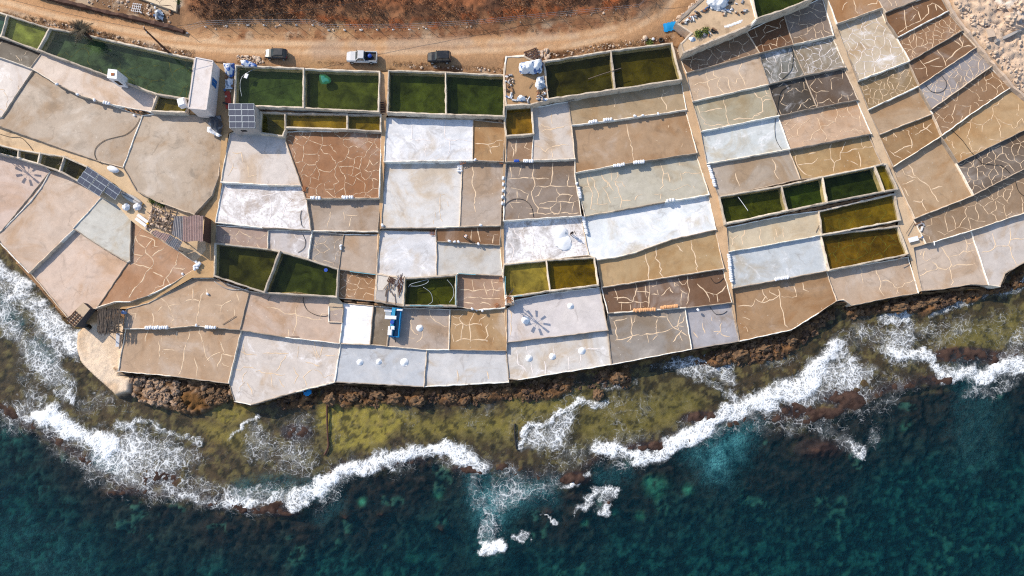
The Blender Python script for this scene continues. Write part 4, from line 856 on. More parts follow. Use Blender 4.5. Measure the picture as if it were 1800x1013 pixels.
    fd = n.new('ShaderNodeBsdfDiffuse'); fd.inputs[0].default_value = (0.84, 0.86, 0.88, 1)
    bf = N(n, 'ShaderNodeBump', i_Strength=0.6, i_Distance=0.3); l.new(math_n(n, l, 'ADD', body, math_n(n, l, 'MULTIPLY', ln, 0.3)), bf.inputs['Height']); l.new(bf.outputs[0], fd.inputs['Normal'])
    m3 = n.new('ShaderNodeMixShader'); l.new(fm, m3.inputs[0]); l.new(m2.outputs[0], m3.inputs[1]); l.new(fd.outputs[0], m3.inputs[2])
    l.new(m3.outputs[0], out.inputs[0]); return m
smesh.materials.append(m_sea())
tag(link_mesh('sea', smesh), 'teal sea breaking in white foam over the reef', kind='structure')

# ------------------------------------------------------------------ building the pans, tanks, yards and walks
from mathutils.geometry import tessellate_polygon
def flat_mesh(name, poly, zs, mat, parent, loc):
    v = [Vector((p[0] - loc[0], p[1] - loc[1], z - loc[2])) for p, z in zip(poly, zs)]
    tris = tessellate_polygon([[Vector((q.x, q.y, 0)) for q in v]])
    fs = []
    for t in tris:
        a, b, c = (v[i] for i in t)
        fs.append(t if (b - a).cross(c - a).z > 0 else (t[0], t[2], t[1]))
    return mesh_obj(name, v, fs, mat, parent)
def ribbon(mb, pts, w, z, h=0.03, rr=random):
    n = len(pts)
    if n < 2: return
    V = []
    for i, p in enumerate(pts):
        a = pts[max(i - 1, 0)]; b = pts[min(i + 1, n - 1)]
        dx, dy = b[0] - a[0], b[1] - a[1]; L = math.hypot(dx, dy) or 1; nx, ny = -dy / L, dx / L
        ww = w * rr.uniform(.45, 1.6) * (.55 if i in (0, n - 1) else 1) / 2
        V += [(p[0] + nx * ww, p[1] + ny * ww, z - .004), (p[0], p[1], z + h), (p[0] - nx * ww, p[1] - ny * ww, z - .004)]
    F = []
    for i in range(n - 1):
        k = 3 * i; F += [(k + 1, k, k + 3, k + 4), (k + 2, k + 1, k + 4, k + 5)]
    mb.add(V, F)
_LATL = _LAT.tolist()
def wob(x, y, s):
    x *= 1.5; y *= 1.5
    def h(i, j): return _LATL[i & 255][j & 255]
    def vn(x, y):
        i, j = math.floor(x), math.floor(y); fx, fy = x - i, y - j
        return (h(i, j) * (1 - fx) + h(i + 1, j) * fx) * (1 - fy) + (h(i, j + 1) * (1 - fx) + h(i + 1, j + 1) * fx) * fy
    return (vn(x + 31, y + 7) - .5) * s, (vn(x - 11, y + 97) - .5) * s
def resample(pts, step):
    out = []
    for a, b in zip(pts[:-1], pts[1:]):
        n = max(1, int(math.hypot(b[0] - a[0], b[1] - a[1]) / step))
        out += [(a[0] + (b[0] - a[0]) * i / n, a[1] + (b[1] - a[1]) * i / n) for i in range(n)]
    out.append(pts[-1]); return out
def voronoi_edges(poly, cell, keep, seed):
    rr = random.Random(seed); xs = [p[0] for p in poly]; ys = [p[1] for p in poly]
    seed_ph = rr.uniform(0, 6)
    x0, x1, y0, y1 = min(xs) - cell, max(xs) + cell, min(ys) - cell, max(ys) + cell
    S = []; nx = int((x1 - x0) / cell) + 1; ny = int((y1 - y0) / cell) + 1
    for i in range(nx):
        for j in range(ny):
            if rr.random() < .22 + .25 * math.sin(i * .9 + j * .7 + seed_ph): continue
            S.append((x0 + (i + rr.uniform(.02, .98)) * cell, y0 + (j + rr.uniform(.02, .98)) * cell))
    S = np.array(S); E = {}
    for k in range(len(S)):
        c = S[k]; d2 = ((S - c) ** 2).sum(1); nb = [i for i in np.argsort(d2)[1:22] if d2[i] < (3.6 * cell) ** 2]
        pl = [((c[0] - 2.5 * cell, c[1] - 2.5 * cell), -1), ((c[0] + 2.5 * cell, c[1] - 2.5 * cell), -1), ((c[0] + 2.5 * cell, c[1] + 2.5 * cell), -1), ((c[0] - 2.5 * cell, c[1] + 2.5 * cell), -1)]
        for i in nb:        # each entry: corner and the neighbour of the edge that leaves it
            mx, my = (c + S[i]) / 2; ax, ay = S[i] - c
            s = [(p[0][0] - mx) * ax + (p[0][1] - my) * ay for p in pl]; q = []
            for t in range(len(pl)):
                u = (t + 1) % len(pl)
                if s[t] <= 0: q.append(pl[t])
                if s[t] * s[u] < 0:
                    f = s[t] / (s[t] - s[u]); a, b = pl[t][0], pl[u][0]
                    ip = (a[0] + (b[0] - a[0]) * f, a[1] + (b[1] - a[1]) * f)
                    q.append((ip, i if s[t] <= 0 else pl[t][1]))
            pl = q
            if len(pl) < 3: break
        for t in range(len(pl)):
            i = pl[t][1]
            if i >= 0 and i > k: E[(k, i)] = (pl[t][0], pl[(t + 1) % len(pl)][0])
    return [e for e in E.values() if rr.random() < keep]
def in_poly1(x, y, poly):
    r = False; n = len(poly)
    for i in range(n):
        xa, ya = poly[i]; xb, yb = poly[(i + 1) % n]
        if (ya > y) != (yb > y) and x < (xb - xa) * (y - ya) / (yb - ya) + xa: r = not r
    return r
EDGES = {}
for k, d in SURF.items():
    ids = d['ids']
    for j, a in enumerate(ids):
        b = ids[(j + 1) % len(ids)]
        if a != b: EDGES.setdefault((min(a, b), max(a, b)), []).append(k)
ROOT = {}
for k, d in SURF.items():
    poly = d['poly']; cx = sum(p[0] for p in poly) / len(poly); cy = sum(p[1] for p in poly) / len(poly)
    if d['surf'] == 'path':
        zs = [float(zf(*VX[i])) + .12 * d['dz'] + random.uniform(-.03, .03) for i in d['ids']]
        d['zs'] = zs
        o = flat_mesh('path', poly, zs, M_YARD, None, (0, 0, 0)); o.color = (*alb(d['col']), 1); tag(o, 'beaten earth walk between the salt pans', kind='structure')
        continue
    z = d['z']; loc = (cx, cy, z)
    nm = {'pan': 'salt_pan', 'tank': 'brine_tank'}.get(d['surf']) or d['name']
    cat = {'pan': 'salt pan', 'tank': 'brine tank'}.get(d['surf']) or d['name'].split('_')[1]
    r = ROOT[k] = thing(nm, loc, d['label'], cat, group={'pan': 'stepped salt evaporation pans', 'tank': 'brine storage tanks'}.get(d['surf']))
    col = alb(d['col'], LIGHT_K / 1.45)
    if d['surf'] == 'tank':
        col = (col[0] * .70, col[1] * .68, col[2] * (.5 if col[2] < .6 * col[1] else .8)); dpt = d['deep'] = .4 if k in ('M3', 'M4', 'M5', 'Y1', 'V1', 'V2', 'G2', 'G4', 'F4', 'T2', 'T4') else 1.0
        wtr = flat_mesh('water', poly, [z] * len(poly), M_TW, r, loc); wtr.color = (*[c * 1.6 for c in col], 1)
        b = flat_mesh('bed', poly, [z - dpt] * len(poly), M_TB, r, loc); b.color = (*[min(.8, c * 1.9 + .002) for c in col], 1)
    else:
        b = flat_mesh('bed' if d['surf'] == 'pan' else 'floor', poly, [z] * len(poly), M_BED if d['surf'] == 'pan' else M_YARD, r, loc)
        b.color = (*col, 1)
        if d['surf'] == 'pan': b['salt'] = float(d['salt']); b['stain'] = float(d['stain'])
    # seams
    mb = MB(); zz = (z - d['deep']) if d['surf'] == 'tank' else z
    rr = random.Random(k)
    if d.get('crack'):
        cell, keep = d['crack']; cell *= .66
        for a, bb in voronoi_edges(poly, cell, keep, k):
            run = []
            for p in resample([a, bb], .3):
                wx_, wy_ = wob(p[0], p[1], .55 * cell ** .5); q = (p[0] + wx_, p[1] + wy_)
                if in_poly1(q[0], q[1], poly): run.append((q[0] - cx, q[1] - cy))
                else:
                    ribbon(mb, run, .098, zz - z, rr=rr); run = []
            ribbon(mb, run, .098, zz - z, rr=rr)
    for (ox, oy, sc, txt) in SEAMS.get(k, []):
        for st in txt.split(';'):
            q = [float(v) for v in st.replace(',', ' ').split()]
            pts = [W(ox + q[i] / sc, oy + q[i + 1] / sc, z) for i in range(0, len(q), 2)]
            run = []
            for p in resample(pts, .5):
                wx_, wy_ = wob(p[0], p[1], .55); q2 = (p[0] + wx_, p[1] + wy_)
                if in_poly1(q2[0], q2[1], poly): run.append((q2[0] - cx, q2[1] - cy))
            ribbon(mb, run, .155, zz - z, rr=rr)
    if mb.v:
        o = mb.build('mortar_seams', M_SEAMD if d['surf'] == 'tank' else (M_SEAMW if d['salt'] > .25 else M_SEAM), r); o['kind'] = 'stuff'
# walls: one per stretch, belonging to the higher neighbour
WALLS = []
for (a, b), ks in EDGES.items():
    own = [k for k in ks if SURF[k]['surf'] != 'path']
    if not own: continue
    hi = max(own, key=lambda k: SURF[k]['z'] + LIP[SURF[k]['surf']]); dh = SURF[hi]
    top = dh['z'] + LIP[dh['surf']]
    tank = any(SURF[k]['surf'] == 'tank' for k in own)
    low = min((SURF[k]['z'] - (1.15 if SURF[k]['surf'] == 'tank' else .35)) for k in own)
    if len(own) == 1: low = min(low, min(float(zf(*VX[i])) for i in (a, b)) - 1.7)
    mid = (VA[a] + VA[b]) / 2
    if len(ks) == 1 and mid[1] > coast_y(mid[0]) - 22: low = -.8
    wd = .28 if tank else (.36 if dh['surf'] == 'yard' else random.uniform(.13, .2))
    A = Vector(VW[a]); B = Vector(VW[b]); L = (B - A).length
    if L < .25: continue
    u = (B - A) / L; nn = Vector((-u.y, u.x)); loc = ROOT[hi].location
    m = max(2, int(L / .8)); mb = MB(); V = []
    for i in range(m + 1):
        t = -wd * .42 + (L + wd * .84) * i / m
        j = random.uniform(-.05, .05) if 0 < i < m else 0; c = A + u * t + nn * j; w = wd / 2 * random.uniform(.72, 1.28); zt = top + random.uniform(-.04, .03)
        e = .05
        V += [(c.x + nn.x * w * 1.1, c.y + nn.y * w * 1.1, low), (c.x + nn.x * w, c.y + nn.y * w, zt - e), (c.x + nn.x * (w - e), c.y + nn.y * (w - e), zt),
              (c.x - nn.x * (w - e), c.y - nn.y * (w - e), zt - random.uniform(0, .01)), (c.x - nn.x * w, c.y - nn.y * w, zt - e), (c.x - nn.x * w * 1.1, c.y - nn.y * w * 1.1, low)]
    F = []
    for i in range(m):
        for q in range(5):
            k0 = 6 * i + q; F.append((k0, k0 + 6, k0 + 7, k0 + 1))
    F += [(0, 1, 2, 3, 4, 5), tuple(6 * m + q for q in (5, 4, 3, 2, 1, 0))]
    V = [(x - loc.x, y - loc.y, z - loc.z) for x, y, z in V]
    o = mesh_obj('wall', V, F, M_WALL, ROOT[hi])
    c = random.choice([(240, 226, 208), (214, 194, 172), (250, 242, 230), (180, 162, 144), (160, 146, 132)]) if not tank else random.choice([(222, 206, 186), (206, 190, 170), (186, 172, 156)])
    o.color = (*alb(c), 1)
    WALLS.append((VA[a], VA[b], top))
def wall_top(px, py):
    best = (1e9, 3.0)
    for a, b, t in WALLS:
        ab = b - a; s = np.clip(((px - a[0]) * ab[0] + (py - a[1]) * ab[1]) / (ab @ ab), 0, 1)
        dd = math.hypot(px - a[0] - s * ab[0], py - a[1] - s * ab[1])
        if dd < best[0]: best = (dd, t)
    return best[1]
# ------------------------------------------------------------------ materials of the objects
def pm(name, c, rough=.7, **k): return plain(name, alb(c), rough, **k)
M_WHITE = pm('white_plastic', (238, 238, 242), .55, var=.06)
M_SACK = pm('sack_white', (240, 240, 244), .8, var=.08, scale=4)
M_ORSACK = pm('sack_orange', (226, 168, 120), .8, var=.15, scale=4)
M_BLSACK = pm('blue_plastic', (40, 80, 175), .5, var=.15)
M_BLACK = pm('black_rubber', (34, 34, 36), .6, var=.2)
M_SALT = pm('salt_heap', (246, 247, 250), .85, var=.05, scale=3, bump=.3)
M_WOOD = pm('weathered_wood', (120, 104, 92), .85, var=.35, scale=3)
M_DWOOD = pm('dark_wood', (84, 58, 48), .85, var=.35, scale=3)
M_BRUSH = pm('brushwood', (104, 92, 82), .9, var=.45, scale=3)
M_RUST = pm('rusty_iron', (158, 96, 56), .8, var=.4, scale=3, dirt=((.25, .18, .13), .6))
M_TIN = pm('tin_sheet', (150, 146, 148), .5, var=.25, scale=1.2, metal=.3, dirt=((.25, .16, .11), .6))
M_PTIN = pm('pink_sheet', (190, 160, 150), .8, var=.2, scale=1.0, dirt=((.22, .16, .13), .5))
M_PLAST = pm('limewash', (226, 216, 212), .85, var=.14, scale=.9, dirt=((.45, .36, .30), .55))
M_CONC = pm('concrete', (180, 172, 166), .9, var=.22, scale=1.1, dirt=((.18, .15, .13), .5))
M_DCONC = pm('shaded_wall', (74, 72, 76), .85, var=.3)  # shore hut walls: shade of the side turned from the sun put into the colour
M_ROCK = pm('brown_rock', (112, 88, 66), .95, var=.45, scale=1.6, bump=.9)
M_PROCK = pm('pale_rock', (206, 182, 160), .95, var=.28, scale=1.2, bump=.8)
M_WROCK = pm('white_rubble', (232, 222, 212), .95, var=.2, scale=1.6, bump=.8)
M_GREEN = pm('shrub_leaf', (106, 126, 44), .8, var=.4, scale=3)
M_DGREEN = pm('dark_leaf', (70, 76, 44), .8, var=.4, scale=3)
M_PALM = pm('palm_leaf', (74, 66, 52), .8, var=.45, scale=3)
M_TEAL = pm('cyan_paint', (52, 150, 190), .6, var=.2)
M_BLUE = pm('blue_tarp', (18, 138, 200), .5, var=.12, scale=1.5)
M_RED = pm('red_board', (182, 74, 58), .7, var=.12)
M_YEL = pm('yellow_plastic', (236, 178, 40), .5, var=.1)
M_GREYTIN = pm('galvanised', (176, 184, 192), .45, var=.12, metal=.4)
M_SKIN = pm('skin', (176, 128, 100), .6, var=.05)
def glassy(name, c, rough=.08):
    m, n, l, b, o = nodes_of(name); b.inputs['Base Color'].default_value = (*c, 1); b.inputs['Roughness'].default_value = rough; b.inputs['Specular IOR Level'].default_value = .7; return m
M_GLASS = glassy('car_glass', (.03, .045, .055)); M_CHROME = glassy('lamp_glass', (.6, .6, .6), .2)
M_TAIL = glassy('tail_lamp', (.3, .01, .01), .3)
def paint(name, c):
    m, n, l, b, o = nodes_of(name); b.inputs['Roughness'].default_value = .32; b.inputs['Coat Weight'].default_value = .15; b.inputs['Specular IOR Level'].default_value = .35
    pos = n.new('ShaderNodeNewGeometry').outputs['Position']
    l.new(mixc(n, l, math_n(n, l, 'MULTIPLY', ramp_n(n, l, noise_n(n, l, pos, 1.4, 5), .46, .75), .18), c, (.20, .16, .12)), b.inputs['Base Color']); return m
def solar_mat():
    m, n, l, b, o = nodes_of('solar_cells'); t = n.new('ShaderNodeTexCoord')
    br = N(n, 'ShaderNodeTexBrick', i_Scale=1.0); br.offset = 0; br.inputs['Color1'].default_value = (.055, .062, .09, 1); br.inputs['Color2'].default_value = (.065, .07, .10, 1); br.inputs['Mortar'].default_value = (.12, .12, .14, 1)
    br.inputs['Mortar Size'].default_value = .006; br.inputs['Brick Width'].default_value = .18; br.inputs['Row Height'].default_value = .18
    l.new(t.outputs['Object'], br.inputs['Vector']); l.new(br.outputs[0], b.inputs['Base Color']); b.inputs['Roughness'].default_value = .25; return m
M_SOLAR = solar_mat()
def at(px, py, z): x, y = W(px, py, z); return (x, y, z)

# ------------------------------------------------------------------ vehicles
def ring(x, hw, z0, z1, r=.12):
    return [(x, -hw + r, z0), (x, hw - r, z0), (x, hw, z0 + r), (x, hw, z1 - r), (x, hw - r, z1), (x, -hw + r, z1), (x, -hw, z1 - r), (x, -hw, z0 + r)]
def quad_on(a, b, c, d, lift):
    a, b, c, d = map(Vector, (a, b, c, d)); n = (b - a).cross(d - a).normalized() * lift
    return [a + n, b + n, c + n, d + n], [(0, 1, 2, 3)]
def vehicle(loc, rz, name, label, cat, pm_, S, cab0, cab1, zb, zr, w0, w1, wheels, rad):
    t = thing(name, loc, label, cat, rz, 'vehicles parked beside the sandy track')
    MB().rings([ring(*s) for s in S]).build('body', pm_, t)
    x0, x1 = cab0; y0, y1 = cab1     # belt front/rear, roof front/rear
    lo = [(x0, -w0 + .1, zb), (x0 + .05, -w0, zb), (x1 - .05, -w0, zb), (x1, -w0 + .1, zb), (x1, w0 - .1, zb), (x1 - .05, w0, zb), (x0 + .05, w0, zb), (x0, w0 - .1, zb)]
    hi = [(y0, -w1 + .1, zr), (y0 + .08, -w1, zr), (y1 - .08, -w1, zr), (y1, -w1 + .1, zr), (y1, w1 - .1, zr), (y1 - .08, w1, zr), (y0 + .08, w1, zr), (y0, w1 - .1, zr)]
    MB().rings([lo, hi]).build('cabin', pm_, t)
    roof = [(y0 + .06, -w1 + .12), (y0 + .14, -w1 + .04), (y1 - .14, -w1 + .04), (y1 - .05, -w1 + .12), (y1 - .05, w1 - .12), (y1 - .14, w1 - .04), (y0 + .14, w1 - .04), (y0 + .06, w1 - .12)]
    MB().prism(roof, zr, zr + .045).build('roof', pm_, t)
    L = lambda a, b, f: tuple(a[i] + (b[i] - a[i]) * f for i in range(3))
    def pane(nm, a, b, c, d, lift):        # a,b bottom; c,d top
        v, f = quad_on(L(a, d, .1), L(b, c, .1), L(b, c, .9), L(a, d, .9), lift); mesh_obj(nm, v, f, M_GLASS, t)
    pane('windscreen', lo[0], lo[7], hi[7], hi[0], -.012); pane('rear_window', lo[3], lo[4], hi[4], hi[3], .012)
    for s, (i, j) in ((-.012, (1, 2)), (.012, (6, 5))):
        a, b, c, d = lo[i], lo[j], hi[j], hi[i]; k = -s
        for f0, f1 in ((.04, .47), (.52, .95)):
            pane('side_window', L(a, b, f0), L(a, b, f1), L(d, c, f1), L(d, c, f0), k)
    for sx in wheels:
        for sy in (-1, 1):
            w = MB().tube([(sx, sy * (w0 - .06), rad), (sx, sy * (w0 + .12), rad)], rad, 18).build('wheel', M_BLACK, t)
            MB().tube([(sx, sy * (w0 + .10), rad), (sx, sy * (w0 + .135), rad)], rad * .6, 14).build('rim', M_GREYTIN, w)
    xf = S[0][0]; xr = S[-1][0]
    for sy in (-1, 1):
        MB().box((xf + .10, sy * (w0 - .28), .70), (.16, .34, .14), bev=.04).build('headlight', M_CHROME, t)
        MB().box((xr - .06, sy * (w0 - .14), .78), (.12, .2, .24), bev=.03).build('tail_light', M_TAIL, t)
        MB().box((x0 + .28, sy * (w0 + .12), zb + .06), (.12, .22, .14), bev=.03).build('wing_mirror', M_BLACK, t)
    MB().box((xf - .02, 0, .42), (.12, w0 * 1.6, .18), bev=.04).build('bumper', M_BLACK, t)
    return t
M_CARD = paint('car_paint_dark', (.012, .014, .018)); M_CARG = paint('car_paint_grey', (.028, .03, .034)); M_CARW = paint('pickup_paint', (.52, .52, .53))
HB = [(-1.88, .6, .36, .66), (-1.76, .76, .26, .76), (-1.2, .83, .2, .90), (-.6, .85, .2, .97), (.6, .86, .2, 1.0), (1.45, .84, .22, 1.0), (1.76, .77, .28, .95), (1.86, .66, .42, .82)]
vz = lambda px, py: float(zf(px, py)) + .05
p = at(488, 98, vz(488, 98)); vehicle(p, math.radians(-2), 'hatchback_car', 'small dark grey hatchback, nearest of the vehicles to the blue tarp heap', 'car', M_CARG, HB, (-.85, 1.72), (-.15, 1.35), .96, 1.46, .78, .62, (-1.2, 1.2), .30)
SV = [(-2.0, .62, .4, .8), (-1.9, .78, .3, .92), (-1.3, .86, .26, 1.04), (-.6, .88, .26, 1.08), (1.5, .88, .26, 1.1), (1.92, .82, .3, 1.08), (2.0, .72, .42, .95)]
p = at(773, 104, vz(773, 104)); vehicle(p, math.radians(1), 'wagon_car', 'black boxy wagon parked by the tank near the yard', 'car', M_CARD, SV, (-.75, 1.92), (-.25, 1.72), 1.06, 1.66, .82, .70, (-1.25, 1.28), .34)
PK = [(-2.62, .66, .42, .86), (-2.5, .84, .34, .96), (-1.9, .92, .3, 1.04), (-.9, .93, .3, 1.08), (.62, .93, .3, 1.08), (.66, .93, .3, .78), (2.5, .93, .32, .78), (2.58, .9, .4, .76)]
p = at(638, 104, vz(638, 104)); pk = vehicle(p, math.radians(-1), 'pickup_truck', 'silver pickup truck with a black open bed, middle one of the parked vehicles', 'pickup', M_CARW, PK, (-1.15, .62), (-.5, .5), 1.06, 1.72, .86, .72, (-1.75, 1.55), .37)
MB().box((1.6, 0, .80), (1.78, 1.56, .04)).build('bed_liner', M_BLACK, pk)
for sy in (-1, 1): MB().box((1.6, sy * .86, .93), (1.86, .12, .34), bev=.03).build('bed_side', M_CARW, pk)
MB().box((2.52, 0, .93), (.1, 1.6, .34), bev=.03).build('tailgate', M_CARW, pk); MB().box((.72, 0, .95), (.08, 1.6, .36), bev=.02).build('bed_front', M_BLACK, pk)
v, f = lumpy((.42, .38, .26), 5, 2, .3); q = Matrix.Translation(p) @ Matrix.Rotation(math.radians(-1), 4, 'Z')
b = mesh_obj('cargo_bundle', v, f, M_BLSACK, None, q @ Vector((1.35, .1, 1.02)), True); tag(b, 'blue bundle in the bed of the silver pickup', 'bundle')

# ------------------------------------------------------------------ sacks, heaps, hoses
SKM = []
for i in range(4):
    v, f = lumpy((.33, .22, .17), 40 + i, 2, .18, .9)
    v = [(max(-.27, min(.27, x)), max(-.19, min(.19, y)), max(-.13, z)) for x, y, z in v]
    mb = MB(); mb.v = v; mb.f = f; o = mb.build('salt_sack', M_SACK, None, smooth=True); SKM.append(o.data); bpy.data.objects.remove(o)
SKC = {}
def sack(px, py, z, label, group, mat=None, rz=None, sc=1.0):
    me = SKM[random.randrange(4)]
    if mat is not None:
        key = (me.name, mat.name)
        if key not in SKC:
            m2 = me.copy(); m2.materials.clear(); m2.materials.append(mat); SKC[key] = m2
        me = SKC[key]
    s = sc * random.uniform(.9, 1.12)
    o = link_mesh('salt_sack', me, None, at(px, py, z + .13 * s), (random.uniform(-.1, .1), random.uniform(-.1, .1), random.uniform(0, 3.1) if rz is None else rz + random.uniform(-.25, .25)), (s, s, s * random.uniform(.9, 1.3)))
    return tag(o, label, 'sack', group)
ROWS = [(1036, 215, 1048, 213, 4, 0, 'white sack in the first short row above the reddish brown pan'), (1062, 211, 1074, 210, 4, 0, 'white sack in the second short row above the reddish brown pan'),
 (1079, 292, 1097, 289, 6, 0, 'white sack in the longer row below the reddish brown pan'), (1115, 286, 1131, 284, 5, 0, 'white sack in the row nearer the path below the reddish brown pan'),
 (1174, 353, 1184, 351, 3, 0, 'white sack on the wall of the brilliant white pan'), (1246, 292, 1257, 327, 11, 1.3, 'white sack in the slanting row on the long straight path'),
 (1281, 449, 1286, 494, 13, 1.5, 'white sack in the upright row at the end of the light blue-white pan'), (1364, 491, 1385, 488, 7, 0, 'white sack on the lower wall of the light blue-white pan'),
 (257, 576, 293, 576, 10, 0, 'white sack in the long row behind the brushwood shelter'), (362, 575, 378, 576, 5, 0, 'white sack in the shorter row on the wall below the branching-seam pan'),
 (547, 348, 561, 348, 4, 0, 'white sack in the row below the rusty orange pan, near the pallet'), (602, 347, 619, 347, 5, 0, 'white sack in the row below the rusty orange pan, near the channel'),
 (921, 283, 935, 283, 5, 0, 'white sack above the ladder-seamed pan'), (1017, 331, 1020, 347, 6, 1.4, 'white sack on the wall between the ladder-seamed and the grey-green pan'),
 (1025, 383, 1031, 411, 9, 1.4, 'white sack in the row beside the brilliant white pan'), (183, 180, 192, 182, 3, 0, 'white sack in the trio on the wall below the curved pink-grey pan'),
 (885, 313, 883, 358, 5, 0, 'white sack spaced along the wall beside the narrow beige pan')]
for x0, y0, x1, y1, n, rz, lab in ROWS:
    for i in range(n):
        t = i / max(1, n - 1); x = x0 + (x1 - x0) * t; y = y0 + (y1 - y0) * t
        od = ('first', 'second', 'third', 'fourth', 'fifth', 'sixth', 'seventh', 'eighth', 'ninth', 'tenth', 'eleventh', 'twelfth', 'thirteenth')[i]
        sack(x + random.uniform(-.6, .6), y + random.uniform(-.5, .5), wall_top(x, y), od + ' ' + lab, lab.replace('white sack', 'sacks'), None, rz + 1.57, 1.12)
for x0, y0, x1, y1, n in ((1115, 546, 1151, 544, 12), (1163, 541, 1190, 538, 9)):
    for i in range(n): sack(x0 + (x1 - x0) * i / (n - 1), y0 + (y1 - y0) * i / (n - 1) + random.uniform(-.5, .5), wall_top(x0, y0), ('first', 'second', 'third', 'fourth', 'fifth', 'sixth', 'seventh', 'eighth', 'ninth', 'tenth', 'eleventh', 'twelfth')[i] + ' orange sack in the ' + ('longer' if n > 10 else 'shorter') + ' row below the dark brown pan', 'orange sacks on the dark brown pan wall', M_ORSACK, 1.57, 1.15)
for i, x in enumerate((905, 908, 911)): sack(x, 283, wall_top(x, 283), 'blue sack beside the white ones above the ladder-seamed pan', 'blue sacks above the ladder-seamed pan', M_BLSACK, 1.57, .9)
for i in range(6): sack(806 + 4.2 * (i % 2), 292 + 4.4 * (i // 2), level(800, 296) + .1, 'white sack in the square stack at the corner of the narrow beige pan', 'stacked sacks by the narrow beige pan', None, .0, 1.0)
LONE = [(1116, 204, 'white sack, first of three spaced on the wall above the reddish brown pan'), (1130, 203, 'white sack, middle of three spaced on the wall above the reddish brown pan'), (1157, 200, 'white sack, last of three spaced on the wall above the reddish brown pan'),
 (790, 424, 'white bucket-sized sack at the foot of the worker in white'), (799, 425, 'white sack just beside the worker in white'), (806, 425, 'white sack a step past the worker in white'), (841, 429, 'white sack alone on the wall below the dark brown strip'),
 (830, 543, 'white sack on the lower wall of the mauve-brown pan, nearest the tank'), (838, 545, 'white sack in the middle of the lower wall of the mauve-brown pan'), (848, 546, 'white sack at the curve of the lower wall of the mauve-brown pan'),
 (100, 148, 'white sack at the high end of the curved wall'), (136, 166, 'white sack halfway along the curved wall'), (166, 176, 'white sack near the low end of the curved wall'), (599, 432, 'white sack on the wall of the web-seamed grey pan'), (599, 437, 'white sack tucked behind the one on the web-seamed grey pan wall'),
 (1227, 545, 'white sack on the wall of the steel-grey shore pan'), (236, 203, 'white block lying near the hose on the grey-beige pan'), (345, 572, 'white sack pair on the wall behind the brushwood shelter'), (835, 281, 'dark-cornered sack beside the black-stained tan pan'), (1014, 323, 'white sack alone above the row by the grey-green pan'),
 (321, 482, 'white sack lying in the orange-brown pan'), (365, 517, 'white sack lying in the pan below the tan channel'), (672, 396, 'white sack at the corner of the large pale beige pan'), (845, 396, 'white sack on the lower wall of the narrow beige pan')]
for x, y, lab in LONE: sack(x, y, max(wall_top(x, y) if lab.find('lying') < 0 else level(x, y), level(x, y)), lab, None, None, None, 1.0)
def heap(px, py, r, h, label, name='salt_heap', seed=1, sub=3, rough=.14):
    v, f = lumpy((r, r * .95, 1), seed, sub, rough, 1.0, 1.6)
    out = []
    for x, y, z in v:
        d = min(1, math.hypot(x, y) / r); out.append((x * 1.08, y * 1.08, (h * (1 - d ** 1.25) + random.uniform(-.04, .04) * (1 - d * .5)) if z > 0 else -.05))
    z = level(px, py); o = mesh_obj(name, out, f, M_SALT, None, at(px, py, z), True); return tag(o, label, 'salt heap', 'raked salt heaps')
for i, (x, y, r, h, lab) in enumerate([(738, 577, .72, .62, 'salt heap beside the blue trough, alone in the grey-pink pan'), (633, 637, .66, .5, 'salt heap nearest the pointed pan, in the blue-grey shore pan'), (666, 636, .62, .5, 'middle salt heap in the blue-grey shore pan'), (711, 637, .85, .55, 'widest salt heap in the blue-grey shore pan'),
        (924, 563, .85, .8, 'largest cone of salt beside the blade shadow'), (1003, 538, .66, .6, 'salt heap far from the wind pump in the lilac pan'), (930, 630, .72, .6, 'salt heap nearest the path wall in the whitish shore pan'), (971, 627, .68, .55, 'middle salt heap in the whitish shore pan'), (1023, 617, .74, .55, 'salt heap farthest along the whitish shore pan')]):
    heap(x, y, r * .8, h * .72, lab, seed=i + 3)
for i, (x, y, r, h, lab) in enumerate([(985, 410, 1.25, .5, 'broad upper mound of raked salt near the standing worker'), (991, 427, 1.35, .45, 'broad lower mound of raked salt near the standing worker')]): heap(x, y, r, h, lab, seed=30 + i, rough=.3)
def hose(pts, label, z=None, r=.04, mat=None, cat='hose', name='hose', lift=.08):
    q = [float(v) for v in pts.replace(',', ' ').split()]; P0 = list(zip(q[::2], q[1::2])); C = []
    n = len(P0)
    for i in range(n - 1):
        a, b, c, d = P0[max(i - 1, 0)], P0[i], P0[i + 1], P0[min(i + 2, n - 1)]
        for k in range(6):
            t = k / 6; C.append(tuple(.5 * ((2 * b[j]) + (-a[j] + c[j]) * t + (2 * a[j] - 5 * b[j] + 4 * c[j] - d[j]) * t * t + (-a[j] + 3 * b[j] - 3 * c[j] + d[j]) * t ** 3) for j in (0, 1)))
    C.append(P0[-1]); pts3 = []
    for x, y in C:
        zz = z if z is not None else max(level(x, y), 0) + lift
        pts3.append(Vector(at(x, y, zz)))
    o = pts3[0].copy(); mb = MB().tube([p - o for p in pts3], r, 6)
    return tag(mb.build(name, mat or M_BLACK, None, o, True), label, cat)
hose('246,208 238,222 222,236 205,241 184,247 170,258 166,270 170,281 178,288', 'black hose looping across the large grey-beige pan')
hose('0,236 18,241 36,242 48,252 58,265', 'dark hose on the earth bank by the narrow tanks')
hose('534,522 533,530 540,545 556,554 572,556 578,552', 'black hose curving below the tapering dark tank')
hose('883,375 890,358 905,350 922,352 934,364 938,382', 'black hose arc in the ladder-seamed pan')
hose('1393,80 1394,105 1390,125 1374,140', 'black hose crossing the blotchy salt-bloom pan')
hose('1390,150 1374,160 1368,180 1366,200 1362,220 1364,245 1374,263', 'black hose along the side of the pale bluish pan')
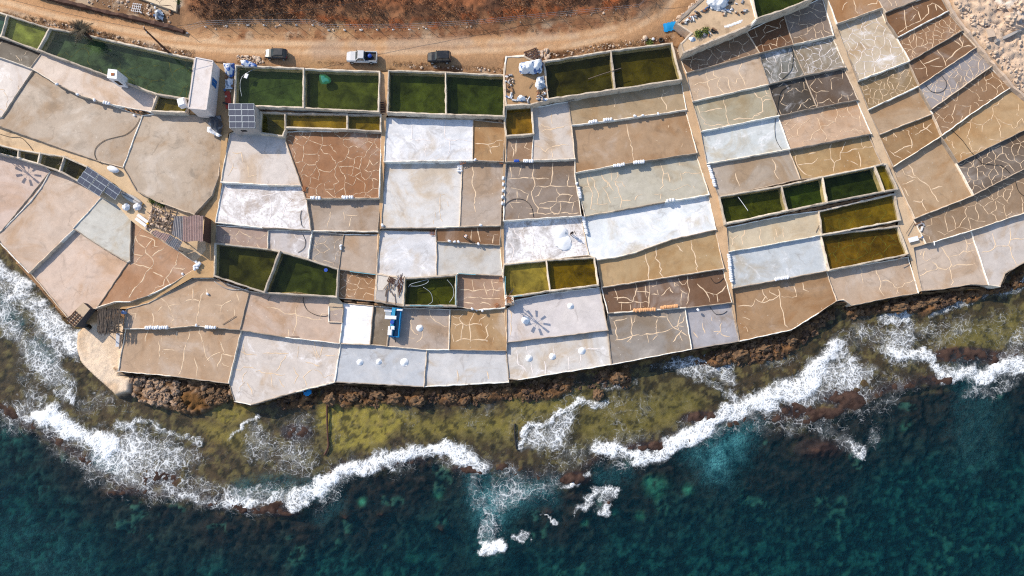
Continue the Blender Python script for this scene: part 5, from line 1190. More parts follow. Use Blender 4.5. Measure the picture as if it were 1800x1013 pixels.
hose('1627,150 1636,160 1648,163 1660,158 1664,146 1656,134', 'black hose loop in the lilac slanting pan')
hose('1672,228 1690,245 1706,266 1722,283 1728,288 1748,290 1762,292 1776,305', 'dark hose snaking from the golden strip into the dark slate pan')
hose('1785,318 1790,335 1800,345', 'short dark hose in the long brown seamed strip')
hose('1249,488 1256,497 1264,496 1272,489', 'black hose curl at the end of the dark brown pan')
hose('1248,540 1258,552 1270,552 1278,547', 'dark hose curl on the steel-grey shore pan')
hose('530,370 528,380 530,395 534,400', 'thin dark hose on the salt-streaked pan')
hose('532,412 537,425 534,437 524,444', 'thin dark hose in the lilac-grey pan')
hose('696,580 694,590 695,602', 'dark hose beside the blue trough')
hose('377,495 400,508 430,509 440,505', 'pale pipe lying below the wide dark tank', None, .05, M_GREYTIN, 'pipe', 'pipe', .15)
hose('575,702 575,735 576,765 577,785 570,800', 'old pipe running over the reef to the surf', .16, .16, M_DWOOD, 'pipe', 'pipe')
hose('905,745 905,765 908,790', 'short dark pipe on the olive reef', .12, .14, M_BLACK, 'pipe', 'pipe')
hose('718,505 722,500 735,496 752,492 750,498 735,503 722,503', 'pale hose floating in the blue-rimmed tank', level(740, 510) + .03, .05, M_GREYTIN)
hose('744,505 757,515 760,530 752,536', 'pale hose arc in the blue-rimmed tank', level(740, 510) + .02, .04, M_GREYTIN)
hose('786,492 796,505 797,520 790,532', 'second pale hose arc in the blue-rimmed tank', level(740, 510) + .02, .04, M_GREYTIN)
hose('1297,346 1306,358 1315,371', 'white pole floating in the first dark tank of the row', level(1300, 360) + .04, .05, M_WHITE, 'pole', 'pole')
hose('1034,139 1060,130 1076,125 1092,120', 'pale pole laid over the wall of the dark olive tanks', wall_top(1076, 125) + .1, .06, M_WOOD, 'pole', 'pole')
hose('425,170 422,150 426,135 440,125 452,120', 'thin rope trailing in the tank with the blue tarp', level(470, 150) + .02, .035, M_GREYTIN, 'rope', 'rope')

# ------------------------------------------------------------------ buildings and sheds
def poly_at(txt, z):
    q = [float(v) for v in txt.replace(',', ' ').split()]; return [W(q[i], q[i + 1], z) for i in range(0, len(q), 2)]
def hut(name, label, cat, roof_px, ztop, zbot, m_wall, m_roof, over=.0, slab=.14):
    pl = poly_at(roof_px, ztop); cx = sum(p[0] for p in pl) / len(pl); cy = sum(p[1] for p in pl) / len(pl)
    t = thing(name, (cx, cy, zbot), label, cat)
    lo = [(p[0] - cx, p[1] - cy) for p in pl]; inn = [(x * .985, y * .985) for x, y in lo]
    n = len(lo)
    for i in range(n):
        a, b = inn[i], inn[(i + 1) % n]; dx, dy = b[0] - a[0], b[1] - a[1]; L = math.hypot(dx, dy); k = .2 / L
        nx, ny = -dy * k, dx * k
        if (a[0] + b[0]) * nx + (a[1] + b[1]) * ny > 0: nx, ny = -nx, -ny
        MB().prism([a, b, (b[0] + nx, b[1] + ny), (a[0] + nx, a[1] + ny)], -.6, ztop - zbot - slab).build('wall', m_wall, t)
    o = MB().prism([(x * (1 + over), y * (1 + over)) for x, y in lo], ztop - zbot - slab, ztop - zbot).build('roof', m_roof, t)
    return t, lo
zb = float(zf(355, 150)) - .1
t, lo = hut('storage_building', 'long whitish flat-roofed building between the teal tank and the parked hatchback', 'building', '344,101 375,107 363,194 331,191', zb + 3.3, zb, M_PLAST, M_PLAST)
for (a, b) in ((0, 1), (1, 2), (2, 3), (3, 0)):      # raised roof rim
    A, B = lo[a], lo[b]; dx, dy = B[0] - A[0], B[1] - A[1]; L = math.hypot(dx, dy)
    MB().box(((A[0] + B[0]) / 2 * .985, (A[1] + B[1]) / 2 * .985, 3.36), (L * .98, .18, .16), math.atan2(dy, dx)).build('parapet', M_PLAST, t)
A, B = Vector(lo[1]), Vector(lo[2]); mid = A.lerp(B, .38); u = (B - A).normalized(); nrm = Vector((-u.y, u.x)); nrm = nrm if nrm.x > 0 else -nrm
dr = MB().box((mid.x + nrm.x * .0, mid.y + nrm.y * .0, 1.9), (1.3, .08, 1.7), math.atan2(u.y, u.x)).build('shutter', pm('blue_door', (28, 96, 160), .6), t)
MB().box((mid.x + nrm.x * .06, mid.y + nrm.y * .06, 1.9), (.05, .06, 1.7), math.atan2(u.y, u.x)).build('bar', M_GREYTIN, dr)
zb = level(430, 240) - .1
t, lo = hut('solar_hut', 'grey concrete hut carrying solar panels beside the small olive basin', 'hut', '402,183 447,183 450,226 404,226', zb + 3.5, zb, M_CONC, M_CONC)
cx = sum(p[0] for p in lo) / 4; cy = sum(p[1] for p in lo) / 4
def panel_mesh(w, h):
    mb = MB().box((0, 0, 0), (w, h, .04)); return mb
def solar_panel(parent, name, c, w, h, rz, rx, ry=0, cells=(2, 1)):
    o = MB().box((0, 0, 0), (w, h, .045)).build(name, M_SOLAR, parent, c); o.rotation_euler = (rx, ry, rz)
    fr = MB()
    for sy in (-1, 1): fr.box((0, sy * (h / 2 - .02), .028), (w, .05, .03))
    for sx in (-1, 1): fr.box((sx * (w / 2 - .02), 0, .028), (.05, h - .1, .03))
    for i in range(1, cells[0]): fr.box((-w / 2 + w * i / cells[0], 0, .0265), (.03, h - .1, .02))
    fr.build('frame', M_GREYTIN, o); return o
A, B, C, D = [Vector((*p, 3.66)) for p in lo]
for i in range(2):
    for j in range(4):
        c = A.lerp(B, (i + .5) / 2).lerp(D.lerp(C, (i + .5) / 2), (j + .5) / 4)
        solar_panel(t, 'solar_panel', c, (B - A).length / 2 * .985, (D - A).length / 4 * .97, math.atan2((B - A).y, (B - A).x), .04)
MB().box((lo[1][0] + .02, (lo[1][1] + lo[2][1]) / 2, 1.9), (.06, .9, .9)).build('window', M_GLASS, t); MB().box((cx, lo[2][1] - .02, 2.4), (.9, .06, .6)).build('vent', M_BLACK, t)
# solar array on posts over the narrow tank
za = float(zf(175, 325)) + 1.6
t = thing('solar_array', at(174, 325, za - 1.6), 'tilted solar array on posts over the narrow tanks by the earth bank', 'solar array')
o0 = Vector(at(174, 325, za - 1.6))
for (x0, y0, x1, y1, x2, y2, rows) in ((154, 293, 174, 306, 134.5, 319, 3), (174.5, 307, 194, 320, 155, 332.5, 3), (194.5, 320.5, 214, 334, 183, 338, 2)):
    a, b, c = Vector(at(x0, y0, za + .35)), Vector(at(x1, y1, za + .35)), Vector(at(x2, y2, za - .2))
    U, V = (b - a), (c - a); rz = math.atan2(U.y, U.x)
    for r in range(rows):
        ctr = a + U * .5 + V * ((r + .5) / rows) - o0
        solar_panel(t, 'solar_panel', ctr, U.length * .98, V.length / rows * .96, rz, math.atan2(a.z - c.z, V.length))
    for q in (a, b, c):
        w = q.lerp(a + U * .5 + V * .5, .15) - o0; MB().tube([(w.x, w.y, -1.5), (w.x, w.y, w.z)], .06, 6).build('post', M_GREYTIN, t)
# pump house on the teal tank
zb = wall_top(196, 136) - .3
t, lo = hut('pump_house', 'white box-like pump house on the wall of the long teal tank', 'pump house', '190,121 206,123 205,139 188,137', zb + 2.9, zb, M_WHITE, M_WHITE)
MB().box((.1, -.1, 2.93), (.55, .45, .08)).build('hatch', M_RUST, t)
MB().box((.2, -.85, 1.2), (.7, .06, 1.6)).build('door', M_BLACK, t)
o = MB().box((0, 0, .6), (1.3, 1.5, 1.3), .3, bev=.2).build('water_tank', M_WHITE, None, at(324, 184, level(324, 184) + .4)); tag(o, 'bulky white container wedged against the flat-roofed building', 'container')
v, f = lumpy((1.1, .55, .42), 8, 3, .1, .8); o = mesh_obj('white_tank', v, f, M_WHITE, None, at(199, 298, float(zf(199, 298)) + .5), True); o.rotation_euler = (0, 0, -.35); tag(o, 'rounded white tank on the earth bank beside the grey-beige pan', 'tank')

# ruined sheds
zb = float(zf(320, 410)) + .05
t = thing('corrugated_shed', at(335, 405, zb), 'ramshackle shed with pinkish corrugated roof above the orange-brown pan', 'shed'); o0 = Vector(at(335, 405, zb))
def corr(parent, quad, zs, n_sheet, mat, name='roof_sheet'):
    a, b, c, d = [Vector(at(*q, z)) - o0 for q, z in zip(quad, zs)]      # a-b along the sheets' width, d-c opposite
    for s in range(n_sheet):
        V = []; F = []; m = 10; j = random.uniform(-.04, .06); sh = random.uniform(-.12, .12)
        for i in range(m + 1):
            f = (s + i / m) / n_sheet; hgt = .045 * math.cos(i / m * math.pi * 8) + j
            p0 = a.lerp(b, f); p1 = d.lerp(c, f); e = (p1 - p0).normalized() * sh
            V += [p0 + e + Vector((0, 0, hgt)), p1 + e + Vector((0, 0, hgt))]
        for i in range(m): F.append((2 * i, 2 * i + 2, 2 * i + 3, 2 * i + 1))
        mesh_obj(name, V, F, mat, parent)
corr(t, [(322, 381), (357, 379), (357, 424), (321, 426)], [zb + 3.0] * 2 + [zb + 2.7] * 2, 6, M_PTIN)
corr(t, [(306, 381), (322.5, 381.5), (321.5, 426), (302, 412)], [zb + 2.6, zb + 2.8, zb + 2.6, zb + 2.4], 3, M_TIN)
corr(t, [(300, 413), (321, 425.5), (313, 441), (291, 426)], [zb + 2.3, zb + 2.4, zb + 1.7, zb + 1.6], 4, M_TIN)
corr(t, [(273, 405), (300, 413), (292, 426), (266, 410)], [zb + 1.9, zb + 2.2, zb + 1.6, zb + 1.5], 4, M_PTIN)
for x, y in ((323, 384), (356, 381), (356, 422), (322, 424), (303, 411), (312, 439), (292, 425), (268, 410)):
    q = Vector(at(x, y, zb + 1.4)) - o0; MB().tube([(q.x, q.y, -1.2), (q.x, q.y, 1.6)], .08, 6).build('post', M_WOOD, t)
q0 = Vector(at(357, 380, zb + 2.9)) - o0; q1 = Vector(at(357, 423, zb + 2.6)) - o0
MB().box(((q0.x + q1.x) / 2 + .12, (q0.y + q1.y) / 2, 1.2), (.12, abs(q0.y - q1.y), 2.9)).build('side_wall', M_DWOOD, t)
t = thing('ruined_wall', at(285, 385, zb), 'tumbled stone foundations between the corrugated shed and the upturned boat', 'ruin'); o0 = Vector(at(285, 385, zb))
rr = random.Random(5); SM = []
for i in range(5):
    v, f = lumpy((.34, .22, .2), 70 + i, 1, .3); o = mesh_obj('stone', v, f, M_PROCK); SM.append(o.data); bpy.data.objects.remove(o)
for (xa, ya, xb, yb) in ((268, 366, 304, 380), (264, 392, 300, 407), (268, 366, 262, 394), (280, 372, 276, 396), (292, 376, 288, 402), (304, 381, 300, 408), (270, 378, 300, 392), (278, 384, 302, 396), (256, 400, 270, 410)):
    n = int(math.hypot(xb - xa, yb - ya) / 3.4)
    for i in range(n + 1):
        for lv in range(2):
            if rr.random() < .15 + .35 * lv: continue
            q = Vector(at(xa + (xb - xa) * i / n + rr.uniform(-1, 1), ya + (yb - ya) * i / n + rr.uniform(-1, 1), zb + .2 + .32 * lv)) - o0
            link_mesh('stone', SM[rr.randrange(5)], t, q, (rr.uniform(-.3, .3), rr.uniform(-.3, .3), rr.uniform(0, 6)))
for i in range(16):
    a = Vector(at(rr.uniform(266, 302), rr.uniform(368, 402), zb + .75)) - o0; ang = rr.choice([-.35, 1.25]) + rr.uniform(-.25, .25); L = rr.uniform(.6, 1.6)
    MB().box(a, (2 * L, .14, .1), ang, 0, rr.uniform(-.12, .12)).build('beam', M_WOOD, t)
# small things around the ruin
z0 = float(zf(240, 365)) + .1
hullR = []
for i in range(9):
    f = i / 8; w = .62 * math.sin(math.pi * (f * .86 + .07)) ** .7; x = -2.1 + 4.2 * f
    hullR.append([(x, -w, 0), (x, -w * .85, .28), (x, -w * .35, .5), (x, w * .35, .5), (x, w * .85, .28), (x, w, 0)])
o = MB().rings(hullR).build('rowing_boat', pm('boat_grey', (196, 192, 188), .6), None, at(233, 350, z0), True, -.48)
tag(o, 'slim grey boat lying upturned on the earth bank by the ruin', 'boat'); MB().box((0, 0, .52), (3.6, .08, .06)).build('keel', M_WOOD, o)
o = MB().box((0, 0, .12), (1.0, .35, .22), -.5, bev=.08).build('float_bag', M_YEL, None, at(248, 357, z0)); tag(o, 'yellow bag lying at the end of the upturned boat', 'bag')
for i, (x, y, lab) in enumerate(((222, 364, 'rumpled white sack heap nearer the pale grey-green pan'), (242, 364, 'rumpled white sack heap nearer the upturned boat'))):
    v, f = lumpy((.62, .6, .5), 90 + i, 3, .45, .4, 2.2); o = mesh_obj('sack_heap', v, f, M_SACK, None, at(x, y, z0 + .15), True); tag(o, lab, 'sack heap')
for i, (dx, lab) in enumerate(((-3.2, 'white foam board, upper of the pair by the ruin'), (3.2, 'white foam board, lower of the pair by the ruin'))):
    o = MB().box((0, 0, .1), (2.3, .52, .18), -.62, bev=.03).build('foam_board', M_WHITE, None, at(250 + dx * -.5, 388 + dx, z0 + .1)); tag(o, lab, 'board')
o = MB().box((0, 0, .2), (.35, .3, .4), .4, bev=.05).build('yellow_can', M_YEL, None, at(261, 394, z0)); tag(o, 'small yellow can beside the foam boards', 'can')
for i, (x, y) in enumerate(((345, 461), (348, 466), (343, 468), (351, 463), (346, 471), (342, 473))):
    sack(x, y, level(348, 470) + .1 + .12 * (i % 2), 'white sack in the little pile where the tan channel starts', 'sack pile at the channel head', None, None, 1.25)

# brushwood shelter and little hut on the headland
zb = 1.55
t = thing('brushwood_shelter', at(192, 566, zb), 'open shelter roofed with brushwood sticks above the tan headland', 'shelter'); o0 = Vector(at(192, 566, zb))
rr = random.Random(9)
for x in (173, 192, 210):
    for y in (545, 584):
        q = Vector(at(x, y, zb + 2.5)) - o0; MB().tube([(q.x, q.y, -.6), (q.x, q.y, 2.5)], .09, 6).build('post', M_WOOD, t)
for y in (546, 556, 565, 574, 583):
    a = Vector(at(171, y, zb + 2.55)) - o0; b = Vector(at(212, y, zb + 2.55)) - o0; MB().tube([a, b], .07, 6).build('beam', M_WOOD, t)
stk = []
for i in range(5):
    pts = [(0, -2.1 + .42 * k, 0) for k in range(11)]; w = 0; q = []
    for p in pts: w += rr.uniform(-.05, .05); q.append((w, p[1], rr.uniform(-.03, .03)))
    o = MB().tube(q, [.03 + .03 * math.sin(k) ** 2 for k in range(11)], 5).build('stick', M_BRUSH); stk.append(o.data); bpy.data.objects.remove(o)
for i in range(86):
    q = Vector(at(172 + 39 * rr.random(), 564.5 + rr.uniform(-3, 3), zb + 2.62 + rr.uniform(0, .16))) - o0
    link_mesh('stick', stk[rr.randrange(5)], t, q, (rr.uniform(-.03, .03), 0, rr.uniform(-.09, .09)), (1, rr.uniform(.85, 1.08), 1))
zb = 1.9
t, lo = hut('shore_hut', 'small dark hut with a timber-framed roof at the edge of the surf', 'hut', '117,563 146,532 158,543 131,575', zb + 2.3, zb, M_DCONC, pm('hut_roof', (196, 172, 146), .9))
A, B, C, D = [Vector((*p, 2.36)) for p in lo]
for i in range(5):
    f = .06 + .11 * i; a = A.lerp(B, f); b = D.lerp(C, f); MB().box((a + b) / 2, ((b - a).length * .98, .16, .1), math.atan2((b - a).y, (b - a).x)).build('roof_beam', M_DWOOD, t)
for f in (.08, .5, .92):
    a = A.lerp(D, f); b = a + (B - A) * .55; MB().box((a + b) / 2 + Vector((0, 0, .1)), ((b - a).length, .14, .1), math.atan2((b - a).y, (b - a).x)).build('roof_rail', M_DWOOD, t)
mbp = MB().box(((A + B) / 2 * .8 + (C + D) / 2 * .0), (1.4, .9, .05), .8); mbp.build('roof_cover', M_DWOOD, t)
o = MB().box((0, 0, .35), (.55, 2.3, .12), .03, 0, .25).build('door_leaf', M_WHITE, None, at(209, 598, 1.5)); tag(o, 'white door leaf lying below the brushwood shelter', 'door leaf')
o = MB().tube([(0, 0, 0), (0, 0, .75)], .3, 14).build('blue_barrel', pm('pale_blue', (120, 150, 200), .5), None, at(220, 550, level(225, 552))); tag(o, 'pale blue barrel at the corner of the brushwood shelter', 'barrel')

# ------------------------------------------------------------------ lumber slab, blue trough
zs_ = SURF['slab']['z']; rr = random.Random(3)
for i in range(30):
    big = i < 8
    x, y = (rr.uniform(699, 706), rr.uniform(488, 508)) if i % 3 else (rr.uniform(672, 700), rr.uniform(495, 528))
    L = rr.uniform(1.0, 2.6); ang = rr.choice([1.5, 1.75, 2.1, .9, 1.45]) + rr.uniform(-.15, .15)
    o = MB().box((0, 0, .06), (L, .09 + .06 * rr.random(), .07), 0, 0, rr.uniform(-.03, .06)).build('scrap_plank', (M_WOOD, M_DWOOD, M_TIN)[i % 3], None, at(x, y, zs_ + .04 + .05 * rr.random()), False, ang)
    tag(o, ('long ' if L > 2.1 else 'short ' if L < 1.5 else '') + ('weathered plank', 'dark brown plank', 'tin strip')[i % 3] + (' leaning towards the tank edge of the whitish slab' if i % 3 else ' near the pallet on the whitish slab' if y < 512 else ' on the low side of the whitish slab'), 'plank', 'scrap lumber on the slab')
t = thing('wooden_pallet', at(688, 493, zs_ + .03), 'small wooden pallet among the scrap lumber', 'pallet', -.45)
for i in range(6): MB().box((-.55 + .22 * i, 0, .13), (.13, .95, .03)).build('slat', M_DWOOD, t)
for y in (-.4, 0, .4): MB().box((0, y, .055), (1.25, .1, .1)).build('bearer', M_DWOOD, t)
o = MB().box((0, 0, .04), (2.3, 1.9, .08)).build('grey_sheet', M_CONC, None, at(670, 520, zs_)); tag(o, 'grey sheet lying on a corner of the whitish slab', 'sheet')  # thin flat sheet in plain concrete grey
zt = level(700, 560)
t = thing('water_trough', at(697, 568, zt), 'bright blue open trough standing below the lumber slab', 'trough', -.075)
Lt, Wt, Ht = 4.9, 1.55, 1.25
for s in (-1, 1): MB().box((s * (Wt / 2 - .06), 0, Ht / 2), (.12, Lt, Ht)).build('side', M_BLUE, t); MB().box((0, s * (Lt / 2 - .06), Ht / 2), (Wt - .24, .12, Ht - .01)).build('end', M_BLUE, t)
MB().box((0, 0, .12), (Wt - .25, Lt - .25, .2)).build('floor', M_BLUE, t); MB().box((0, 0, .55), (Wt - .25, Lt - .25, .02)).build('water', glassy('trough_water', (.02, .14, .24), .05), t)
MB().box((-.42, .0, Ht + .02), (.5, Lt * .96, .05)).build('shelf', M_TEAL, t)
for (x, y, sx, sy, h, m, lab, nm) in ((683.5, 546, 1.4, .55, .3, M_WHITE, 'white plastic crate at the upper end of the blue trough', 'crate'), (683, 552, 1.0, .6, .3, M_GREYTIN, 'grey basin on the edge of the blue trough', 'basin'), (687, 558.5, 1.95, .62, .22, M_WHITE, 'long white board across the blue trough', 'board'),
        (684.5, 577, .35, .6, .3, M_WHITE, 'small white can beside the blue trough', 'can'), (691, 577, .6, .6, .4, M_WHITE, 'white jerry can on the blue trough shelf', 'can'), (686, 585, .7, .95, .5, M_WHITE, 'white box at the lower end of the blue trough', 'box'), (703, 545.5, 1.0, .3, .25, M_WHITE, 'row of white floats at the head of the blue trough', 'floats')):
    o = MB().box((0, 0, h / 2), (sx, sy, h), -.05, bev=.06).build('white_' + nm if m is M_WHITE else nm, m, None, at(x, y, zt + (1.28 if x > 684 else .0) + .02)); tag(o, lab, nm)
o = MB().tube([(0, 0, 0), (0, 0, .55)], .32, 14).build('blue_drum', M_BLSACK, None, at(690, 567, zt + 1.3)); tag(o, 'dark blue drum on the blue trough shelf', 'drum')
M_PCYAN = pm('faded_cyan', (112, 168, 184), .7, var=.3)
# cyan-painted lips of the tank beside the slab
for (x0, y0, x1, y1, lab) in ((802, 484, 801, 536, 'cyan-painted strip along the end of the blue-rimmed tank'), (806, 481, 836, 483, 'cyan-painted strip on the wall above the mauve-brown pan'), (720, 537, 778, 538, 'cyan-painted strip along the lower rim of the blue-rimmed tank'), (888, 486, 888, 518, 'pale cyan strip on the wall beside the khaki tank'), (902, 522, 918, 519.5, 'cyan-painted strip by the wind pump foot'), (615, 477.5, 660, 483, 'cyan-painted strip above the small brown seamed pan')):
    z = wall_top((x0 + x1) / 2, (y0 + y1) / 2) + .03; a, b = Vector(at(x0, y0, z)), Vector(at(x1, y1, z)); c = (a + b) / 2
    o = MB().box((0, 0, .02), ((b - a).length, .11, .05)).build('painted_strip', M_PCYAN, None, c, False, math.atan2((b - a).y, (b - a).x)); tag(o, lab, 'strip')

# ------------------------------------------------------------------ wind pumps (one stands just outside the picture and throws its shadow in)
def wind_pump(base, hub_h, label):
    az = SUN_AZ; ax = Vector((math.sin(az), math.cos(az), 0)); sd = Vector((ax.y, -ax.x, 0))
    t = thing('wind_pump', base, label, 'wind pump', 0, 'wind pumps of the salt works')
    for s1 in (-1, 1):
        for s2 in (-1, 1): MB().tube([(s1 * .45, s2 * .45, -.3), (s1 * .07, s2 * .07, hub_h)], .045, 5).build('leg', M_RUST, t)
    for f in (.3, .6, .85):
        w = .45 - .38 * f; c = [(w, w), (-w, w), (-w, -w), (w, -w)]
        for i in range(4): MB().tube([(*c[i], f * hub_h), (*c[(i + 1) % 4], f * hub_h)], .025, 4).build('brace', M_RUST, t)
    MB().tube([Vector((0, 0, hub_h)) - ax * .8, Vector((0, 0, hub_h)) + ax * .35], .1, 8).build('hub', M_RUST, t)
    for k in range(9):
        a = 2 * math.pi * k / 9 + .2; r = sd * math.cos(a) + Vector((0, 0, 1)) * math.sin(a); q = sd * -math.sin(a) + Vector((0, 0, 1)) * math.cos(a)
        c = Vector((0, 0, hub_h)) + ax * .3
        bl = MB().add([c + r * .85 - q * .16, c + r * 1.8 - q * .2, c + r * 1.8 + q * .2 + ax * .06, c + r * .85 + q * .16 + ax * .05], [(0, 1, 2, 3)]).build('paddle', M_WOOD, t)
        MB().tube([c, c + r * .95], .02, 4).build('spoke', M_RUST, bl)
    tail = Vector((0, 0, hub_h)) - ax * .8
    MB().add([tail + Vector((0, 0, -.05)), tail - ax * .9 + Vector((0, 0, -.3)), tail - ax * .9 + Vector((0, 0, .3)), tail + Vector((0, 0, .05))], [(0, 1, 2, 3)]).build('tail_vane', M_RUST, t)
    return t
zu = SURF['U1']['z']; S = Vector((*W(946, 570, zu), zu)); zbk = SURF['pump']['z']; Bp = Vector(at(895, 528, zbk)); dist = (Vector((S.x, S.y)) - Vector((Bp.x, Bp.y))).length
wind_pump(Bp, zu + dist * math.tan(SUN_EL) - zbk, 'rusty wind pump on its small square block beside the khaki tank')
zl_ = SURF['L1']['z']; S = Vector((*W(52, 308, zl_), zl_)); zbk = float(zf(-6, 262)); Bp = S + Vector((sdir.x, sdir.y, 0)).normalized() * 8.0; Bp.z = zbk
wind_pump(Bp, zl_ + 8.0 * math.tan(SUN_EL) - zbk, 'wind pump at the picture edge whose shadow crosses the pink pan')

# ------------------------------------------------------------------ people
def person(loc, rz, label, shirt, trousers, pose):
    t = thing('person', loc, label, 'person', rz)
    J = pose
    def skin(name, chains, rad, mat, parent):
        vs, es, rs, idx = [], [], [], {}
        for ch in chains:
            for i, k in enumerate(ch):
                if k not in idx: idx[k] = len(vs); vs.append(J[k]); rs.append(rad[k])
                if i: es.append((idx[ch[i - 1]], idx[k]))
        me = bpy.data.meshes.new(name); me.from_pydata(vs, es, []); me.materials.append(mat)
        o = bpy.data.objects.new(name, me); COL.objects.link(o); o.parent = parent
        md = o.modifiers.new('skin', 'SKIN'); md.use_smooth_shade = True
        for i, r in enumerate(rs): me.skin_vertices[0].data[i].radius = (r, r)
        me.skin_vertices[0].data[0].use_root = True
        sb = o.modifiers.new('sub', 'SUBSURF'); sb.levels = 1; sb.render_levels = 2; return o
    R = dict(pel=.13, che=.15, nek=.055, hea=.095, crn=.085, sl=.07, el=.05, wl=.035, hl=.04, sr=.07, er=.05, wr=.035, hr=.04, tl=.09, kl=.06, al=.04, fl=.045, tr=.09, kr=.06, ar=.04, fr=.045)
    ch = [('pel', 'che', 'nek', 'hea', 'crn'), ('che', 'sl', 'el', 'wl', 'hl'), ('che', 'sr', 'er', 'wr', 'hr'), ('pel', 'tl', 'kl', 'al', 'fl'), ('pel', 'tr', 'kr', 'ar', 'fr')]
    b = skin('body', ch, R, M_SKIN, t)
    R2 = {k: v * 1.22 + .012 for k, v in R.items()}
    skin('shirt', [('pel', 'che'), ('che', 'sl', 'el'), ('che', 'sr', 'er')], R2, shirt, t)
    skin('trousers', [('pel', 'tl', 'kl', 'al'), ('pel', 'tr', 'kr', 'ar')], R2, trousers, t)
    h = Vector(J['crn']); v, f = lumpy((.105, .11, .09), 3, 2, .06, .5); mesh_obj('hair', v, f, M_BLACK, t, h + Vector((0, 0, .015)), True)
    # fingers
    for s in 'lr':
        w, hd = Vector(J['w' + s]), Vector(J['h' + s]); d = (hd - w).normalized(); u = d.orthogonal().normalized()
        mb = MB()
        for k in range(4): mb.tube([hd + u * (.025 * (k - 1.5)), hd + u * (.027 * (k - 1.5)) + d * .05, hd + u * (.026 * (k - 1.5)) + d * (.085 - .008 * abs(k - 1)) + d.cross(u) * .02], [.010, .009, .007], 5)
        mb.tube([w + d * .03 + u * .03, w + d * .07 + u * .06, w + d * .11 + u * .065], [.012, .010, .008], 5)
        mb.build('fingers', M_SKIN, t)
    return t
STAND = dict(pel=(0, 0, .95), che=(0, .02, 1.28), nek=(0, .02, 1.5), hea=(0, -.02, 1.6), crn=(0, -.01, 1.7), sl=(.18, .02, 1.42), el=(.27, -.04, 1.15), wl=(.27, -.2, .98), hl=(.26, -.27, .95), sr=(-.18, .02, 1.42), er=(-.28, -.02, 1.15), wr=(-.26, -.2, .99), hr=(-.25, -.27, .96),
             tl=(.1, 0, .88), kl=(.12, -.03, .5), al=(.13, .03, .09), fl=(.14, -.13, .05), tr=(-.1, 0, .88), kr=(-.13, -.06, .5), ar=(-.16, -.02, .09), fr=(-.17, -.18, .05))
BEND = dict(STAND); BEND.update(che=(0, -.22, 1.18), nek=(0, -.42, 1.28), hea=(0, -.52, 1.32), crn=(0, -.61, 1.36), sl=(.18, -.34, 1.25), el=(.24, -.42, .98), wl=(.2, -.52, .74), hl=(.19, -.55, .66), sr=(-.18, -.34, 1.25), er=(-.24, -.42, .98), wr=(-.2, -.52, .74), hr=(-.19, -.55, .66))
person(at(1004, 412, SURF['Z1']['z']), .5, 'worker in dark clothes standing beside the raked salt mounds', pm('dark_cloth', (62, 52, 50), .9), pm('dark_trousers', (46, 44, 52), .9), STAND)
person(at(817, 417, SURF['R2']['z']), 1.2, 'worker in a white shirt bending over in the wet brown strip', pm('white_cloth', (228, 228, 232), .9), pm('grey_trousers', (70, 68, 74), .9), BEND)
t = thing('salt_rake', at(1010, 409, SURF['Z1']['z']), 'long-handled rake beside the worker in dark clothes', 'rake', .4)
MB().tube([(0, 0, .05), (-.55, -.1, 1.15)], .02, 5).build('handle', M_WOOD, t); MB().box((.05, 0, .04), (.06, .6, .08)).build('blade', M_WOOD, t)
# ------------------------------------------------------------------ tarpaulins and yard scrap
def tarp(name, label, cat, px_poly, z, h, mat, seed, fold=.25, step=.16):
    pl = np.array(poly_at(px_poly, z)); x0, y0 = pl.min(0); x1, y1 = pl.max(0)
    xs = np.arange(x0, x1 + step, step); ys = np.arange(y0, y1 + step, step); X, Y = np.meshgrid(xs, ys)
    X = X + .08 * np.sin(Y * 3 + seed); ins = inside(X, Y, pl); d = seg_dist(X, Y, pl, True)
    Z = np.where(ins, h * sstep(0, .7, d) * (.8 + .4 * fbm(X * .8 + seed, Y * .8, 3)) + fold * (fbm(X * 1.6 + seed, Y * 1.6 + seed, 4) - .5) * sstep(0, .3, d) + fold * .5 * np.abs(np.sin(X * 2.2 + 3 * fbm(X + seed, Y, 2))), 0)
    n = len(xs); V = np.stack([X - x0, Y - y0, Z], -1).reshape(-1, 3); F = []
    I = ins.reshape(-1).astype(int)
    for j in range(len(ys) - 1):
        for i in range(n - 1):
            k = j * n + i
            if I[k] + I[k + 1] + I[k + n] + I[k + n + 1] >= 3: F.append((k, k + 1, k + n + 1, k + n))
    o = mesh_obj(name, V.tolist(), F, mat, None, (x0, y0, z), True); return tag(o, label, cat)
def two_tone(name, a, b, lo=.52, hi=.56, sc=1.1):
    m, n, l, bs, o = nodes_of(name); pos = n.new('ShaderNodeNewGeometry').outputs['Position']
    l.new(mixc(n, l, ramp_n(n, l, noise_n(n, l, pos, sc, 3, .5, .4), lo, hi), alb(a), alb(b)), bs.inputs['Base Color']); bs.inputs['Roughness'].default_value = .5; return m
M_TARP = two_tone('white_blue_tarp', (236, 240, 246), (70, 110, 170), .55, .60); M_TARP2 = two_tone('white_tarp', (240, 242, 246), (150, 164, 184)); M_TARP3 = two_tone('blue_white_tarp', (210, 216, 226), (40, 90, 165), .48, .54)
zy = SURF['yardB']['z']
tarp('tarpaulin_stack', 'large white and blue tarpaulin over a stack beside the dark olive tank', 'tarpaulin', '913,112 921,110 953,105 955,116 952,130 932,133 916,132 911,124', zy, 1.3, M_TARP, 1, .7)
tarp('tarpaulin_stack', 'smaller plain white tarpaulin below the large one in the cluttered yard', 'tarpaulin', '943,136 956,133 960,155 946,160 940,152', zy, .8, M_TARP2, 2, .55)
tarp('tarpaulin_stack', 'heap of white sheeting at the foot of the cluttered yard', 'tarpaulin', '908,172 915,167 924,170 928,176 921,180 907,179', zy, .7, M_TARP2, 3)
